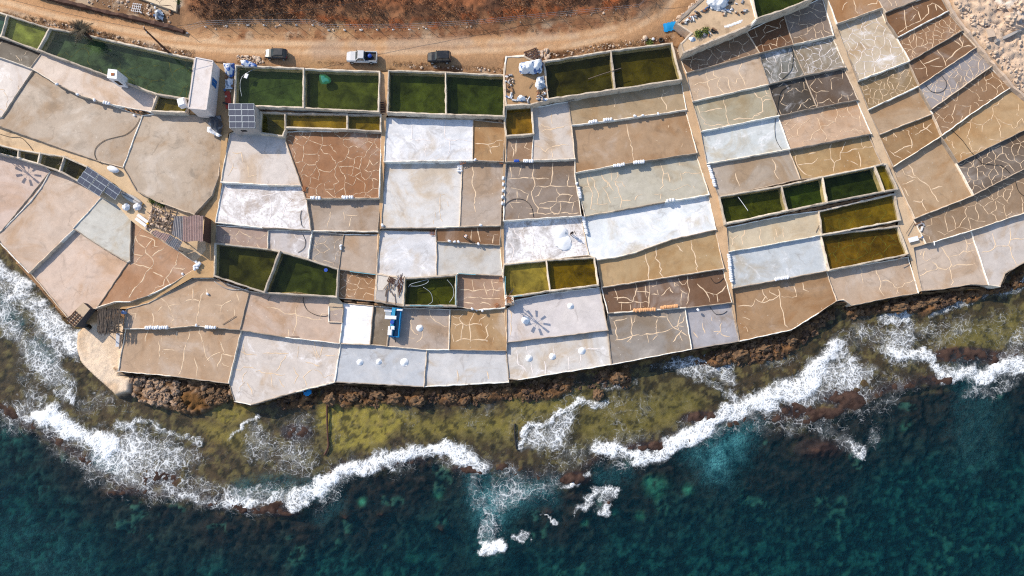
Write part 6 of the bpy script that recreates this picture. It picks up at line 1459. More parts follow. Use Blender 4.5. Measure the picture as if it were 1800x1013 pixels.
tarp('tarpaulin_stack', 'rumpled blue and white tarpaulin beside the flat-roofed building', 'tarpaulin', '392,111 414,111 413,130 406,138 396,130', float(zf(400, 120)) + .3, .8, M_TARP3, 4)
tarp('tarpaulin_stack', 'grey sheeting below the rumpled blue and white tarpaulin', 'tarpaulin', '396,138 411,138 409,157 395,157', float(zf(400, 145)) + .2, .35, M_TARP2, 5, .12)
tarp('tarpaulin_stack', 'blue plastic draped over the corner wall of the tank by the hatchback', 'tarpaulin', '422,106 432,105 453,114 450,119 425,117', wall_top(430, 115), .3, M_TARP3, 6)
tarp('blue_tarp', 'bright blue tarpaulin spread on the sandy track edge', 'tarpaulin', '1164,42 1186,37 1194,38 1193,46 1184,54 1167,58', float(zf(1180, 48)) + .1, .12, M_BLUE, 7, .1)
tarp('tarpaulin_stack', 'silvery sheeting heaped at the top of the walled tip', 'tarpaulin', '1240,-20 1285,-20 1280,8 1268,20 1252,18 1242,8', SURF['yardA']['z'], .8, M_TARP2, 8, .7)
tarp('tarpaulin_stack', 'pale sheeting draped over scrap in the middle of the walled tip', 'tarpaulin', '1258,12 1272,10 1270,20 1258,20', SURF['yardA']['z'], .6, M_TARP2, 9)
tarp('tarpaulin_stack', 'white rag heap at the low corner of the walled tip', 'tarpaulin', '1210,66 1222,64 1224,72 1212,75', SURF['yardA']['z'], .5, M_TARP2, 10)
tarp('salt_spill', 'white salt spilled along the rim of the walled tip', 'salt spill', '1272,46 1306,34 1304,40 1276,50', SURF['yardA']['z'], .12, M_SALT, 11, .08)
tarp('plastic_sheet', 'cyan plastic sheet caught on the rocks below the pointed pan', 'plastic sheet', '532,686 545,682 549,690 540,698 534,694', 1.0, .3, M_BLUE, 12)
tarp('net_pile', 'black and grey net pile with white floats below the flat-roofed building', 'net', '368,205 390,202 392,222 388,240 372,226 366,218', float(zf(378, 215)) + .3, .5, two_tone('net_dark', (60, 62, 70), (120, 124, 132)), 13)
tarp('float_heap', 'heap of white foam floats at the edge of the net pile', 'floats', '364,222 372,224 390,238 388,243 372,236 363,231', float(zf(375, 232)) + .3, .5, M_WHITE, 14, .5)
tarp('sunken_net', 'teal net sunk in the dark green tank below the pickup', 'net', '561,131 572,130 582,140 583,146 566,150 561,142', level(570, 140) - .12, .14, pm('teal_net', (30, 120, 104), .7), 15, .1)
rr = random.Random(21)
SCM = []
for i in range(6):
    v, f = lumpy((.3, .24, .2), 140 + i, 1, .5); o = mesh_obj('scrap', v, f, None); SCM.append(o.data); bpy.data.objects.remove(o)
COLS = [('white', (232, 234, 238)), ('blue', (84, 116, 160)), ('brown', (126, 96, 74)), ('grey', (150, 150, 156)), ('black', (58, 54, 54)), ('rusty', (150, 104, 76)), ('white', (214, 212, 212)), ('grey', (178, 174, 172)), ('pale', (206, 186, 166))]
def scrap(px, py, z, where, grp, long=False):
    cn, c = COLS[rr.randrange(len(COLS))]; m = pm('scrap_%s_%d' % (cn, c[0]), c, .7)
    if rr.random() < .55:
        o = MB().box((0, 0, .15), (rr.uniform(.2, 1.0), rr.uniform(.12, .35), rr.uniform(.1, .4)), rr.uniform(0, 3), rr.uniform(-.3, .3), bev=.03).build('scrap_box', m, None, at(px, py, z))
    else:
        v, f = lumpy((rr.uniform(.15, .4), rr.uniform(.12, .3), rr.uniform(.12, .3)), rr.randrange(9999), 1, .5); o = mesh_obj('scrap_bag', v, f, m, None, at(px, py, z + .15), False)
    return tag(o, cn + ' ' + ('box' if o.name.startswith('scrap_box') else 'bag') + ' of scrap ' + where, 'scrap', grp + ', ' + cn)
for i in range(26): scrap(rr.uniform(889, 902), rr.uniform(132, 172), zy, 'along the tank side of the cluttered yard', 'scrap beside the tank')
for i in range(26): scrap(rr.uniform(945, 960), rr.uniform(161, 177), zy, 'in the low corner of the cluttered yard', 'scrap in the yard corner')
for i in range(7): scrap(rr.uniform(902, 935), rr.uniform(170, 180), zy, 'at the foot of the cluttered yard', 'scrap at the yard foot')
za = SURF['yardA']['z']
for i in range(40):
    f = rr.random(); scrap(1197 + 62 * f + rr.uniform(0, 6), 38 - 36 * f + rr.uniform(0, 6), za, 'along the high side of the walled tip', 'scrap on the high side of the tip')
for i in range(20): scrap(rr.uniform(1268, 1312), rr.uniform(0, 26), za, 'in the upper part of the walled tip', 'scrap in the upper tip')
for i in range(8): scrap(rr.uniform(1225, 1260), rr.uniform(52, 64), za, 'near the tyre on the walled tip', 'scrap near the tyre')
for i in range(10): scrap(rr.uniform(245, 300), rr.uniform(6, 34), float(zf(280, 20)) + .1, 'in the plot beyond the sandy track', 'scrap beyond the track')
for i in range(9): scrap(rr.uniform(1611, 1622), rr.uniform(390, 420), float(zf(1615, 405)) + .15, 'on the rubble patch by the second path', 'scrap on the rubble patch')
for i in range(10): scrap(rr.uniform(393, 411), rr.uniform(112, 200), float(zf(402, 150)) + .1, 'in the alley beside the flat-roofed building', 'scrap in the alley')
# tyre, red board, pallets, steps
import bmesh
def torus(R, r, n=22, m=8):
    V = []; F = []
    for i in range(n):
        a = 2 * math.pi * i / n
        for j in range(m):
            b = 2 * math.pi * j / m; V.append(((R + r * math.cos(b)) * math.cos(a), (R + r * math.cos(b)) * math.sin(a), r * math.sin(b)))
            F.append((i * m + j, ((i + 1) % n) * m + j, ((i + 1) % n) * m + (j + 1) % m, i * m + (j + 1) % m))
    return V, F
v, f = torus(.32, .13); o = mesh_obj('old_tyre', v, f, M_BLACK, None, at(1254, 54, za + .13), True); tag(o, 'old black tyre lying on the walled tip', 'tyre')
o = mesh_obj('old_tyre', v, f, M_BLACK, None, at(1162, 71, float(zf(1162, 71)) + .15), True); tag(o, 'old black tyre in the verge above the dark olive tank', 'tyre')
o = MB().box((0, 0, .04), (.95, 3.1, .07)).build('red_board', M_RED, None, at(401, 176, float(zf(400, 176)) + .25), False, .13); tag(o, 'brick-red board lying beside the solar hut', 'board')
v, f = lumpy((.45, .45, .28), 200, 2, .2); o = mesh_obj('pale_boulder', v, f, M_PROCK, None, at(1134, 67, float(zf(1134, 67)) + .2)); tag(o, 'round pale stone in the verge of the sandy track', 'stone')
v, f = lumpy((.28, .25, .22), 201, 2, .3); o = mesh_obj('white_bag', v, f, M_WHITE, None, at(1148, 69, float(zf(1148, 69)) + .15)); tag(o, 'white bag in the verge beside the round pale stone', 'bag')
t = thing('timber_pallet', at(935, 96, float(zf(935, 96)) + .15), 'dark timber frame lying on stones at the mouth of the cluttered yard', 'pallet', .38)
for i in range(4): MB().box((0, -.75 + .5 * i, .12), (2.4, .22, .08)).build('plank', M_DWOOD, t)
for x in (-.9, .9): MB().box((x, 0, .04), (.14, 1.9, .08)).build('bearer', M_DWOOD, t)
for (x, y, w, h, rz, lab) in ((535, 332, .5, .9, 0, 'small rusty grate on the wall between the pink-grey and orange pans'), (760, 408, .75, 1.0, 0, 'red-brown crate at the corner of the bluish white pan'), (881, 284, .45, .9, 0, 'rusty frame on the corner of the narrow beige pan'), (813, 285, .9, .7, .3, 'rusty barrow frame at the corner of the bright white pan'), (881, 492, .5, .7, 0, 'small rusty grate beside the khaki tank'), (873, 537, .6, .5, .5, 'black box in the corner of the mauve-brown pan')):
    t = thing('rusty_frame', at(x, y, max(wall_top(x, y), level(x, y)) + .03), lab, 'frame', rz)
    for i in range(4): MB().box((-w / 2 + w * i / 3, 0, .08), (.07, h, .06)).build('slat', M_RUST, t)
    for s in (-1, 1): MB().box((0, s * h / 2, .03), (w + .08, .07, .06)).build('rail', M_RUST, t)
zst = float(zf(672, 193)) + .25
t = thing('wooden_steps', at(672, 191, zst), 'wooden steps at the foot of the path between the dark tanks', 'steps')
for i in range(6): MB().box((0, .95 - .38 * i, .3 - .1 * i), (1.1, .22, .06)).build('tread', M_DWOOD, t)
for s in (-1, 1): MB().box((s * .5, 0, 0.02), (.08, 2.3, .1), 0, .26).build('stringer', M_DWOOD, t)
for i, (x, y, lab) in enumerate(((1195, 86, 'upper stone step beside the dark olive tank'), (1194, 91, 'middle stone step beside the dark olive tank'), (1196, 95, 'lower stone step beside the dark olive tank'))):
    v, f = lumpy((.4, .22, .16), 300 + i, 1, .25); o = mesh_obj('stone_step', v, f, M_PROCK, None, at(x, y, float(zf(x, y)) + .2)); tag(o, lab, 'step')
o = MB().tube([(0, 0, 0), (0, 0, .12)], .32, 16).build('blue_float', M_BLSACK, None, at(573, 475, level(560, 480))); tag(o, 'blue ring float in the tapering dark tank', 'float')
o = MB().box((0, 0, .05), (.6, .85, .12), -.35, bev=.03).build('floating_box', M_WHITE, None, at(433, 134, level(470, 150))); tag(o, 'white box floating in the tank with the blue tarp', 'box')
o = MB().box((0, 0, .1), (1.7, .8, .1), .25).build('white_slab', M_WHITE, None, at(1605, 421, float(zf(1605, 421)) + .35)); tag(o, 'white slab on the rubble patch by the second path', 'slab')
o = MB().tube([(0, 0, 0), (1.9, .95, 0)], .07, 6).build('timber_pole', M_WOOD, None, at(1579, 456, wall_top(1590, 450) + .12)); tag(o, 'pale timber pole across the corner of the brown-olive tank', 'pole')
o = MB().tube([(0, 0, 0), (0, -.75, 0)], .09, 8).build('outlet_pipe', M_WHITE, None, at(1642, 424, wall_top(1642, 425) + .03)); tag(o, 'short white outlet pipe on the wall above the pale grey-pink pan', 'pipe')
o = MB().box((0, 0, .0), (2.6, .1, .05), 0.95).build('timber_rod', M_WOOD, None, at(1600, 400, float(zf(1600, 400)) + .45)); tag(o, 'thin timber rod across the rubble patch', 'rod')
for (x, y, L, a, lab) in ((403, 563, 2.6, .6, 'loose pole lying in the brown pan below the wide dark tank'), (517, 592, 1.6, .02, 'dark rod on the wall below the pink-brown pan'), (1437, 402, 1.4, 1.1, 'stick on the end wall of the khaki beige pan'), (473, 524, 1.0, .95, 'dark stick below the twin dark tanks'), (933, 150, 1.2, 1.05, 'rusty rod on the floor of the cluttered yard')):
    o = MB().tube([(-L / 2 * math.cos(a), -L / 2 * math.sin(a), 0), (L / 2 * math.cos(a), L / 2 * math.sin(a), .04)], .045, 5).build('loose_pole', M_WOOD, None, at(x, y, level(x, y) + .1)); tag(o, lab, 'pole')
t = thing('timber_cross', at(112, 289, level(105, 290) + .1), 'little timber cross standing in the third narrow tank', 'timber frame')
MB().tube([(0, 0, -.9), (0, 0, 1.2)], .05, 5).build('upright', M_WOOD, t); MB().tube([(-.6, -.4, .7), (.6, .4, .7)], .04, 5).build('crosspiece', M_WOOD, t)

# ------------------------------------------------------------------ pole, cables, fence
zb = float(zf(297, 93)); base = Vector(at(297, 93, zb))
t = thing('utility_pole', base, 'tall dark utility pole standing in the verge above the long teal tank', 'pole')
MB().tube([(0, 0, -.5), (0, 0, 4), (0, 0, 8.0)], [.19, .16, .12], 8).build('shaft', M_DWOOD, t); MB().box((0, 0, 7.6), (.12, 1.3, .12), .5).build('crossarm', M_DWOOD, t)
for s in (-1, 1): MB().tube([(-s * .25, s * .45, 7.65), (-s * .25, s * .45, 7.85)], .05, 6).build('insulator', M_WHITE, t)
top = base + Vector((0, 0, 7.8))
for i, (px, py, zz, lab) in enumerate(((-60, -22, 14.5, 'overhead cable running from the utility pole out past the algae tank'), (1330, -120, 14.5, 'overhead cable running from the utility pole along the sandy track'))):
    e = Vector(at(px, py, zz)); pts = []
    for k in range(25):
        f = k / 24; q = top.lerp(e, f) - top; q.z -= (1.0 if i == 0 else 2.2) * 4 * f * (1 - f); pts.append(q)
    tag(MB().tube(pts, .03, 4).build('overhead_cable', M_BLACK, None, top), lab, 'cable')
FL = [(330, 58), (362, 47), (436, 44), (550, 44), (578, 53), (720, 52), (840, 45), (880, 41), (950, 34), (1080, 22), (1120, 18), (1146, -4)]
t = thing('wire_fence', at(720, 52, float(zf(720, 52))), 'wire fence on concrete footings along the scrub bank above the track', 'fence'); o0 = Vector(t.location)
pp = resample(FL, 27); prev = None; WR = [[], [], []]
for (x, y) in pp:
    z = float(zf(x, y)); b = Vector(at(x, y, z)) - o0
    MB().tube([b - Vector((0, 0, .3)), b + Vector((.05 * random.uniform(-1, 1), 0, 1.9))], .045, 5).build('post', M_WOOD, t)
    v, f = lumpy((random.uniform(.2, .4), .18, .18), random.randrange(999), 1, .3); mesh_obj('footing', v, f, M_WROCK, t, b + Vector((0, -.1, .12)))
    for k in range(3): WR[k].append(b + Vector((0, 0, .6 + .6 * k)))
for w in WR: MB().tube(w, .012, 3).build('wire', M_GREYTIN, t)
# low kerb of dark earth under the fence and the stone wall of the plots
def strip_wall(name, label, cat, pts, w, h, mat):
    q = [float(v) for v in pts.replace(',', ' ').split()]; P0 = resample(list(zip(q[::2], q[1::2])), 8)
    Z = [float(zf(x, y)) for x, y in P0]; Wp = [Vector(at(x, y, z)) for (x, y), z in zip(P0, Z)]; o = Wp[0]; mb = MB(); rings = []
    for i, p in enumerate(Wp):
        d = (Wp[min(i + 1, len(Wp) - 1)] - Wp[max(i - 1, 0)]); n = Vector((-d.y, d.x, 0)).normalized() * (w / 2 * random.uniform(.7, 1.3)); c = p - o; hh = h * random.uniform(.6, 1.2)
        rings.append([c + n + Vector((0, 0, -.4)), c + n * .8 + Vector((0, 0, hh)), c - n * .8 + Vector((0, 0, hh * .95)), c - n + Vector((0, 0, -.4))])
    return tag(mb.rings(rings).build(name, mat, None, o), label, cat)
strip_wall('stone_wall', 'low dry stone wall edging the plots above the sandy track', 'wall', '60,-8 100,2 140,12 190,24 245,36 300,50 325,58', .7, .8, M_DWOOD)
strip_wall('stone_wall', 'straight boundary wall on the high side of the walled tip', 'wall', '1196,36 1216,18 1240,-6 1260,-24', .45, 1.6, M_CONC)
strip_wall('rubble_wall', 'rough rubble wall along the upper ends of the slanting terraces', 'wall', '1652,-18 1669,18 1694,52 1718,83 1745,115 1778,154 1805,176', .55, .55, M_PROCK)
strip_wall('retaining_wall', 'straight pale retaining wall crossing the rubble ground', 'wall', '1742,78 1770,66 1800,52 1830,40', .5, 1.3, M_CONC)
z = float(zf(270, 0)) + .6
o = mesh_obj('paved_floor', [(0, 0, 0)], [], None); bpy.data.objects.remove(o)
pl = poly_at('232,-8 268,5 309,20 312,-6 310,-40 232,-40', z); c = (sum(p[0] for p in pl) / 6, sum(p[1] for p in pl) / 6)
t = thing('paved_terrace', (*c, z), 'cream crazy-paved terrace at the top edge beyond the track', 'terrace')
MB().prism([(p[0] - c[0], p[1] - c[1]) for p in pl], -1.2, 0).build('slab', pm('cream_paving', (222, 200, 170), .9), t)
mb = MB()
for a, b in voronoi_edges(pl, 1.7, .95, 77):
    run = [(p[0] - c[0], p[1] - c[1]) for p in resample([a, b], .5) if in_poly1(p[0], p[1], pl)]; ribbon(mb, run, .1, .01, .005)
o = mb.build('paving_joints', M_DWOOD, t); o['kind'] = 'stuff'
t = thing('iron_grid', at(240, 14, float(zf(240, 14)) + .2), 'pale iron grid lying in the plot beyond the track', 'grid', -.15)
for i in range(5): MB().tube([(-.7 + .35 * i, -.8, .05), (-.7 + .35 * i, .8, .05)], .04, 4).build('bar', M_WHITE, t)
for i in range(4): MB().tube([(-.8, -.7 + .46 * i, .08), (.8, -.7 + .46 * i, .08)], .04, 4).build('bar', M_WHITE, t)
tarp('tarpaulin_stack', 'white and grey sheeting heap beside the crazy-paved terrace', 'tarpaulin', '271,20 284,17 290,28 286,38 274,36', float(zf(280, 28)) + .1, .8, two_tone('grey_white', (230, 234, 240), (120, 126, 136)), 31, .5)

# ------------------------------------------------------------------ plants
def leafy(name, label, cat, px, py, z, r, n, mats, seed, trunk=True):
    rr = random.Random(seed); t = thing(name, at(px, py, z), label, cat)
    for ci, m in enumerate(mats):
        mb = MB()
        for i in range(n):
            d = Vector((rr.gauss(0, 1), rr.gauss(0, 1), abs(rr.gauss(0, .8)))).normalized() * r * rr.uniform(.4, 1.0) * (1 + .3 * math.sin(3 * i)); d.z *= .8
            a = Vector((rr.uniform(-1, 1), rr.uniform(-1, 1), rr.uniform(-.6, .6))).normalized(); b = a.orthogonal().normalized(); s = r * rr.uniform(.09, .2)
            mb.add([d - a * s, d + b * s * .5, d + a * s, d - b * s * .5], [(0, 1, 2, 3)])
        o = mb.build('crown', m, t)
    for k in range(4): MB().tube([(0, 0, -.1), (r * .4 * math.cos(k * 1.6), r * .4 * math.sin(k * 1.6), r * .5)], [.05, .02], 5).build('stem', M_DWOOD, t)
    return t
for (x, y, r, lab) in ((268, 352, .75, 'dark green shrub by the upturned boat, nearer of two'), (284, 358, .8, 'green shrub at the top of the ruined foundations'), (1736, 66, .9, 'fresh green shrub beside the flat pale block'), (1753, 60, .8, 'green shrub on the far side of the flat pale block'), (1780, 90, .7, 'bright green shrub below the retaining wall in the rubble'), (1684, 20, .6, 'pale green tuft at the edge of the terraces'), (1736, 88, .6, 'small green shrub at the end of the retaining wall'), (312, 3, .8, 'bright green shrub at the corner of the crazy-paved terrace'), (1228, 60, .8, 'dull green weeds on the walled tip'), (1142, 76, .6, 'small green weed beside the dark olive tank'), (1240, 55, .7, 'faded green weeds beside the tyre')):
    leafy('green_shrub', lab, 'shrub', x, y, (za if 1220 < x < 1250 else float(zf(x, y))) + .1, r, 160, (M_GREEN, M_DGREEN), int(x))
zb = float(zf(156, 60)); t = thing('palm_tree', at(158, 66, zb), 'dark bushy palm leaning over the long teal tank', 'palm tree')
MB().tube([(0, 0, -.3), (-.1, .1, 1.2), (-.15, .15, 1.9)], [.3, .26, .2], 8).build('trunk', M_DWOOD, t)
FR = []
rr = random.Random(4)
for i in range(5):
    V = []; F = []; m = 9; L = rr.uniform(1.7, 2.3); dr = rr.uniform(.5, 1.1)
    mb = MB(); sp = [(L * k / m, 0, .9 * (k / m) - dr * 1.6 * (k / m) ** 2) for k in range(m + 1)]; mb.tube(sp, [.03 - .0025 * k for k in range(m + 1)], 4)
    for k in range(1, m + 1):
        for s in (-1, 1):
            for e in (0, .5):
                p = Vector(sp[k]) - Vector((L / m * e, 0, 0)); w = .55 * math.sin(math.pi * (.12 + .8 * k / m)); q = p + Vector((.25, s * w, -.12)); mb.add([p, p + Vector((.09, 0, 0)), q], [(0, 1, 2)])
    o = mb.build('frond', M_PALM); FR.append(o.data); bpy.data.objects.remove(o)
for i in range(46):
    link_mesh('frond', FR[i % 5], t, (-.15, .15, 1.9 + rr.uniform(-.1, .3)), (0, rr.uniform(-.7, .45), i * 2.4 + rr.uniform(-.2, .2)), (rr.uniform(.7, 1.15),) * 3)
# dry scrub covering the bank: nobody could count it
def scatter(region, n, fn, seed):
    r = np.random.default_rng(seed); q = [float(v) for v in region.replace(',', ' ').split()]; pl = list(zip(q[::2], q[1::2])); a = np.array(pl); out = []
    while len(out) < n:
        x = r.uniform(a[:, 0].min(), a[:, 0].max(), 500); y = r.uniform(a[:, 1].min(), a[:, 1].max(), 500); k = inside(x, y, pl) & (r.random(500) < fn(x, y))
        out += list(zip(x[k], y[k]))
    return np.array(out[:n])
def scrub_mesh(name, label, spots, rmin, rmax, cols, seed, blades=26, flat=.8):
    r = np.random.default_rng(seed); n = len(spots); PXs, PYs = spots[:, 0], spots[:, 1]; zz = zf(PXs, PYs); X = np.empty(n); Y = np.empty(n)
    for i in range(n): X[i], Y[i] = W(PXs[i], PYs[i], zz[i])
    zg = terrain(X, Y)
    rad = r.uniform(rmin, rmax, n) * (0.7 + .6 * r.random(n)); ci = r.integers(0, len(cols), n)
    N_ = n * blades; k = np.repeat(np.arange(n), blades)
    d = r.normal(size=(N_, 3)); d[:, 2] = np.abs(d[:, 2]) * flat; d /= np.linalg.norm(d, axis=1)[:, None]
    c = np.stack([X, Y, zg], 1)[k] + d * (rad[k] * r.uniform(.35, 1, N_))[:, None]
    a = r.normal(size=(N_, 3)); a /= np.linalg.norm(a, axis=1)[:, None]; b = np.cross(a, r.normal(size=(N_, 3))); b /= np.linalg.norm(b, axis=1)[:, None]
    s = (rad[k] * r.uniform(.18, .42, N_))[:, None]
    V = np.stack([c - a * s, c + b * s * .35, c + a * s], 1).reshape(-1, 3)
    me = bpy.data.meshes.new(name); me.vertices.add(len(V)); me.vertices.foreach_set('co', V.astype(np.float32).ravel())
    me.loops.add(len(V)); me.loops.foreach_set('vertex_index', np.arange(len(V), dtype=np.int32)); me.polygons.add(N_); me.polygons.foreach_set('loop_start', np.arange(0, len(V), 3, dtype=np.int32)); me.update(calc_edges=True)
    col = np.array([alb(x) for x in cols])[ci][k] * r.uniform(.7, 1.3, (N_, 1)); add_col(me, 'col', np.repeat(col, 3, 0)); me.materials.append(MATS['scrub'])
    return tag(link_mesh(name, me), label, kind='stuff')
MATS['scrub'] = m_vcol('scrub', bump=0, var=.1)
hillp = '300,-90 1250,-90 1200,-40 1150,0 1080,18 960,30 880,38 840,42 720,49 580,49 548,40 440,40 370,44 345,30 330,0'
dens = lambda x, y: .25 + .75 * sstep(.36, .6, fbm(x * .02, y * .03, 3))
scrub_mesh('dry_scrub', 'dry brown scrub covering the bank above the track', scatter(hillp, 2300, dens, 3), .25, .85, [(150, 108, 78), (120, 90, 72), (176, 134, 102), (98, 74, 62), (140, 104, 84)], 4)
scrub_mesh('dead_scrub', 'blackish burnt scrub on the bank above the track', scatter('340,-90 700,-90 640,10 560,30 430,38 350,34', 700, lambda x, y: np.ones_like(x), 5), .3, .8, [(64, 54, 52), (82, 66, 60), (52, 46, 48)], 6)
vg = lambda x, y: np.ones_like(x)
for i, (reg, n) in enumerate((('5,22 90,46 140,56 340,100 345,92 240,72 150,46 90,34', 330), ('690,115 885,126 885,119 690,108', 120), ('960,104 1180,73 1180,64 1060,76 960,96', 260), ('60,-6 140,8 245,32 320,52 322,60 240,42 130,18', 240), ('400,60 700,62 1000,46 1110,26 1110,34 1000,58 700,68 400,66', 200), ('415,112 470,116 470,102 430,98', 60), ('540,112 664,118 664,110 560,108', 60))):
    scrub_mesh('verge_weeds', ('dry weeds along the verge of the sandy track', 'dry tufts above the tanks by the wagon', 'dry tufts above the dark olive tanks', 'dry weeds along the plot wall', 'dry weeds under the wire fence', 'dry weeds by the hatchback', 'dry weeds by the pickup')[i], scatter(reg, n, vg, 20 + i), .12, .38, [(150, 104, 70), (112, 78, 56), (168, 132, 92), (92, 74, 50)], 30 + i, 18)

# ------------------------------------------------------------------ stones and boulders
def stones(name, label, reg, n, rmin, rmax, mat, seed, zfun=None):
    sp = scatter(reg, n, vg, seed); r = random.Random(seed); mb = MB(); zz = zf(sp[:, 0], sp[:, 1]); XY = np.array([W(x, y, z) for (x, y), z in zip(sp, zz)]); zg = terrain(XY[:, 0], XY[:, 1]); var = [lumpy((1, 1, .8), seed * 10 + i, 1, .5) for i in range(6)]
    for (x, y), z in zip(XY, zg):
        v, f = var[r.randrange(6)]; s = rmin + (rmax - rmin) * r.random() ** 3; a = r.uniform(0, 6.3); ca, sa = math.cos(a) * s, math.sin(a) * s; k = r.uniform(.6, 1.2)
        mb.add([(x + ca * p[0] - sa * p[1] * k, y + sa * p[0] + ca * p[1] * k, z + s * p[2] * .8 + s * .3) for p in v], f)
    return tag(mb.build(name, mat), label, kind='stuff')
stones('rubble', 'loose rubble in the verge by the dark wagon', '690,117 885,127 885,121 690,112', 70, .06, .3, M_PROCK, 1)
stones('rubble', 'rubble at the mouth of the cluttered yard', '918,95 962,88 966,103 930,107', 130, .1, .35, M_PROCK, 2)
stones('rubble', 'rubble by the blue tarp heap', '414,98 450,98 470,113 420,110', 110, .1, .35, M_PROCK, 3)
stones('rubble', 'pinkish rubble along the wall of the walled tip', '1183,38 1214,10 1240,-20 1248,-16 1216,16 1192,40', 170, .1, .32, M_PROCK, 4)
stones('rubble', 'white rubble spread beyond the slanting terraces', '1668,5 1690,10 1740,60 1730,80 1790,130 1800,170 1780,150 1720,80', 200, .06, .45, M_PROCK, 5)
stones('rubble', 'mixed rubble on the ground past the retaining wall', '1690,-20 1800,-20 1800,180 1745,110', 110, .08, .4, M_PROCK, 6)
stones('rubble', 'rubble on the patch by the second path', '1596,388 1622,386 1630,422 1602,428', 120, .08, .3, M_WROCK, 7)
stones('rubble', 'loose stones along the verge above the dark olive tanks', '960,103 1180,71 1192,66 1100,70 960,95', 120, .06, .25, M_PROCK, 8)
stones('rubble', 'loose stones above the teal tank', '60,38 340,100 340,94 70,32', 120, .06, .25, M_PROCK, 9)
stones('rubble', 'stones along the fence footings', '362,44 436,42 550,42 720,50 880,39 1080,20 1110,20 1080,28 880,46 720,56 570,56 440,50 362,54', 110, .05, .22, M_PROCK, 10)
stones('rubble', 'stony floor of the plot beyond the track', '130,0 300,44 300,22 230,0', 140, .06, .3, M_PROCK, 14)
BO = [(1580, 541, 1.3, .85, .8, 'long tan boulder below the pink-beige shore pan'), (1618, 534, .95, .6, .6, 'tan boulder nearest the path end at the water'), (1638, 529, 1.0, .6, .6, 'tan boulder next along from the path end'), (1652, 526, .7, .55, .6, 'smaller tan boulder at the edge of the surf inlet'), (1052, 694, .85, .95, .9, 'lone orange-tan boulder in the reef shallows'),
      (581, 702, 1.0, 1.0, .9, 'rounded brown boulder at the head of the reef pipe'), (620, 699, 1.1, .7, .8, 'brown boulder below the three-heap pan'), (664, 693, 1.3, .8, .9, 'broad brown boulder under the three-heap pan wall'), (695, 700, 1.0, .9, .8, 'dark brown boulder along the foot of the shore wall'), (735, 706, 1.1, .9, .8, 'ochre boulder below the plain lilac-grey pan'), (790, 697, 1.0, .7, .7, 'brown boulder midway under the lilac-grey pan'), (850, 696, 1.1, .7, .7, 'brown boulder near the end of the lilac-grey pan'),
      (1088, 664, 1.2, 1.0, 1.0, 'craggy rust-brown boulder below the crossing-seam shore pan'), (1062, 657, .8, .6, .7, 'small craggy boulder at the corner of the whitish shore pan'), (1300, 622, 1.3, .9, .9, 'rust-brown boulder below the steel-grey shore pan'), (1340, 612, 1.3, .8, .9, 'rust-brown boulder under the slanting seaward wall'), (1390, 598, 1.0, .8, .8, 'rust-brown boulder at the bend of the slanting wall'), (1708, 517, .9, .5, .6, 'orange-brown boulder below the pale grey-pink shore pan'),
      (1775, 35, 1.5, 1.1, .8, 'biggest pale boulder on the rubble ground'), (1782, 48, 1.4, .6, .6, 'flat pale boulder below the biggest one'), (1795, 15, 1.0, 1.0, .7, 'pale boulder at the picture edge on the rubble ground'), (1728, 40, 1.0, .9, .6, 'pinkish slab-like boulder in the white rubble'), (1744, 47, .7, .7, .5, 'pinkish boulder beside the flat pale block'), (1760, 15, .7, .5, .5, 'pale boulder on the bare earth of the rubble ground'), (1625, 524, .55, .5, .55, 'grey rounded stone jutting from the wall foot by the surf inlet')]
for i, (x, y, a, b, c, lab) in enumerate(BO):
    v, f = lumpy((a, b, c), 500 + i, 3, .6, .7, 2.6); X, Y = W(x, y, .5 if y > 300 else float(zf(x, y)) + .6); z = float(terrain(np.array([X]), np.array([Y]))[0])
    o = mesh_obj('boulder', v, f, M_ROCK if y > 300 else M_PROCK, None, (X, Y, max(z, -.1) + .15 * c), False, random.uniform(-.3, .3)); tag(o, lab, 'boulder')
o = MB().box((0, 0, .3), (1.3, 1.5, .25), .2).build('stone_block', M_PROCK, None, at(1739, 60, float(zf(1739, 60)) + .8)); tag(o, 'flat pale block between two green shrubs on the rubble ground', 'block')

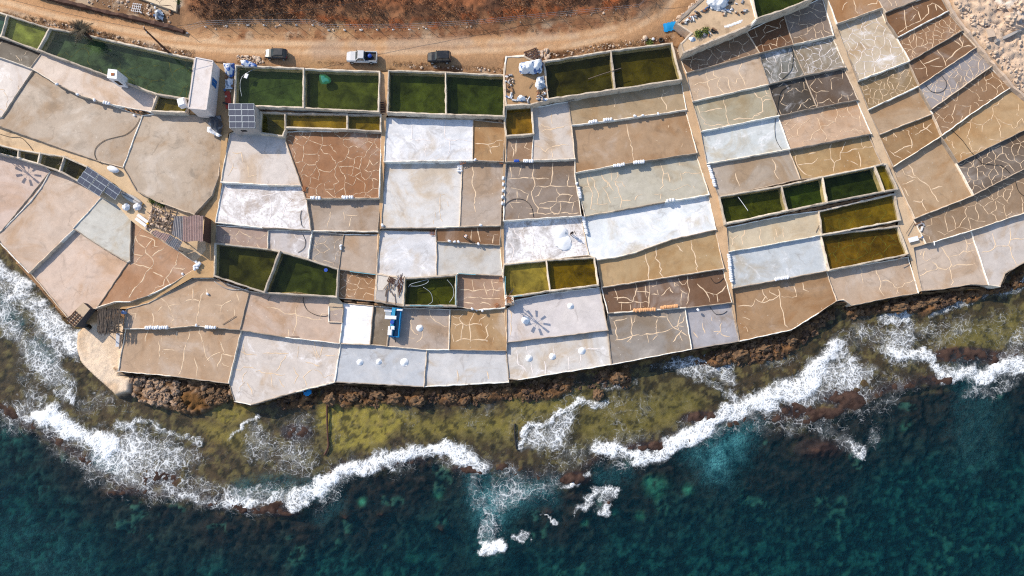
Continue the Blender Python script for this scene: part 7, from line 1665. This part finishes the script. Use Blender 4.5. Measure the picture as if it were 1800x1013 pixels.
# broken rock along the foot of the shore walls
def shore_stones(name, label, reg, n, rmin, rmax, mat, seed):
    sp = scatter(reg, n, lambda x, y: sstep(.40, .60, fbm(x * .03 + seed, y * .05, 3)) + .05, seed); r = random.Random(seed); mb = MB(); XY = np.array([W(x, y, .5) for (x, y) in sp]); zg = terrain(XY[:, 0], XY[:, 1]); var = [lumpy((1, 1, .8), seed * 10 + i, 2, .75, .8, 2.4) for i in range(6)]
    for (x, y), z in zip(XY, zg):
        if z < -.35 or z > 2.2: continue
        v, f = var[r.randrange(6)]; s = rmin + (rmax - rmin) * r.random() ** 2; a = r.uniform(0, 6.3); ca, sa = math.cos(a) * s, math.sin(a) * s; k = r.uniform(.6, 1.1)
        mb.add([(x + ca * p[0] - sa * p[1] * k, y + sa * p[0] + ca * p[1] * k, z + s * p[2] * .9 + s * .1) for p in v], f)
    return tag(mb.build(name, mat), label, kind='stuff')
M_DROCK = pm('wet_rock', (84, 64, 50), .8, var=.5, scale=1.6, bump=.9); M_LROCK = pm('ledge_rock', (160, 134, 112), .95, var=.5, scale=1.6, bump=.9)
WALLFOOT = ('480,698 588,680 745,686 893,676 893,700 840,712 745,708 640,715 560,716 490,722', '893,676 1074,646 1110,640 1110,682 1060,680 1000,688 930,708 893,702', '1200,630 1299,606 1391,586 1468,536 1472,556 1425,596 1380,626 1310,642 1250,648', '1474,540 1498,541 1614,521 1740,508 1766,500 1800,470 1800,500 1700,528 1640,546 1560,550 1500,560')
for i, (reg, w) in enumerate(zip(WALLFOOT, ('three-heap pan', 'whitish shore pan', 'slanting seaward wall', 'pale shore pans'))):
    shore_stones('shore_rocks', 'broken brown rock at the foot of the ' + w, reg, (150, 100, 180, 150)[i], .1, .5, M_ROCK, 60 + i)
    shore_stones('wet_rocks', 'dark wet rock at the foot of the ' + w, reg, (330, 240, 300, 330)[i], .08, .42, M_DROCK, 70 + i)
shore_stones('ledge_rocks', 'pitted pale rock of the ledge below the wide brown pan', '236,664 300,667 318,672 318,708 290,714 255,707 233,694', 330, .1, .5, M_LROCK, 81)
shore_stones('ledge_rocks', 'pitted brown rock round the rusty rock pool', '318,676 400,680 404,700 385,712 362,722 368,708 352,688 322,688 316,700 330,722 300,716', 230, .1, .5, M_ROCK, 82)
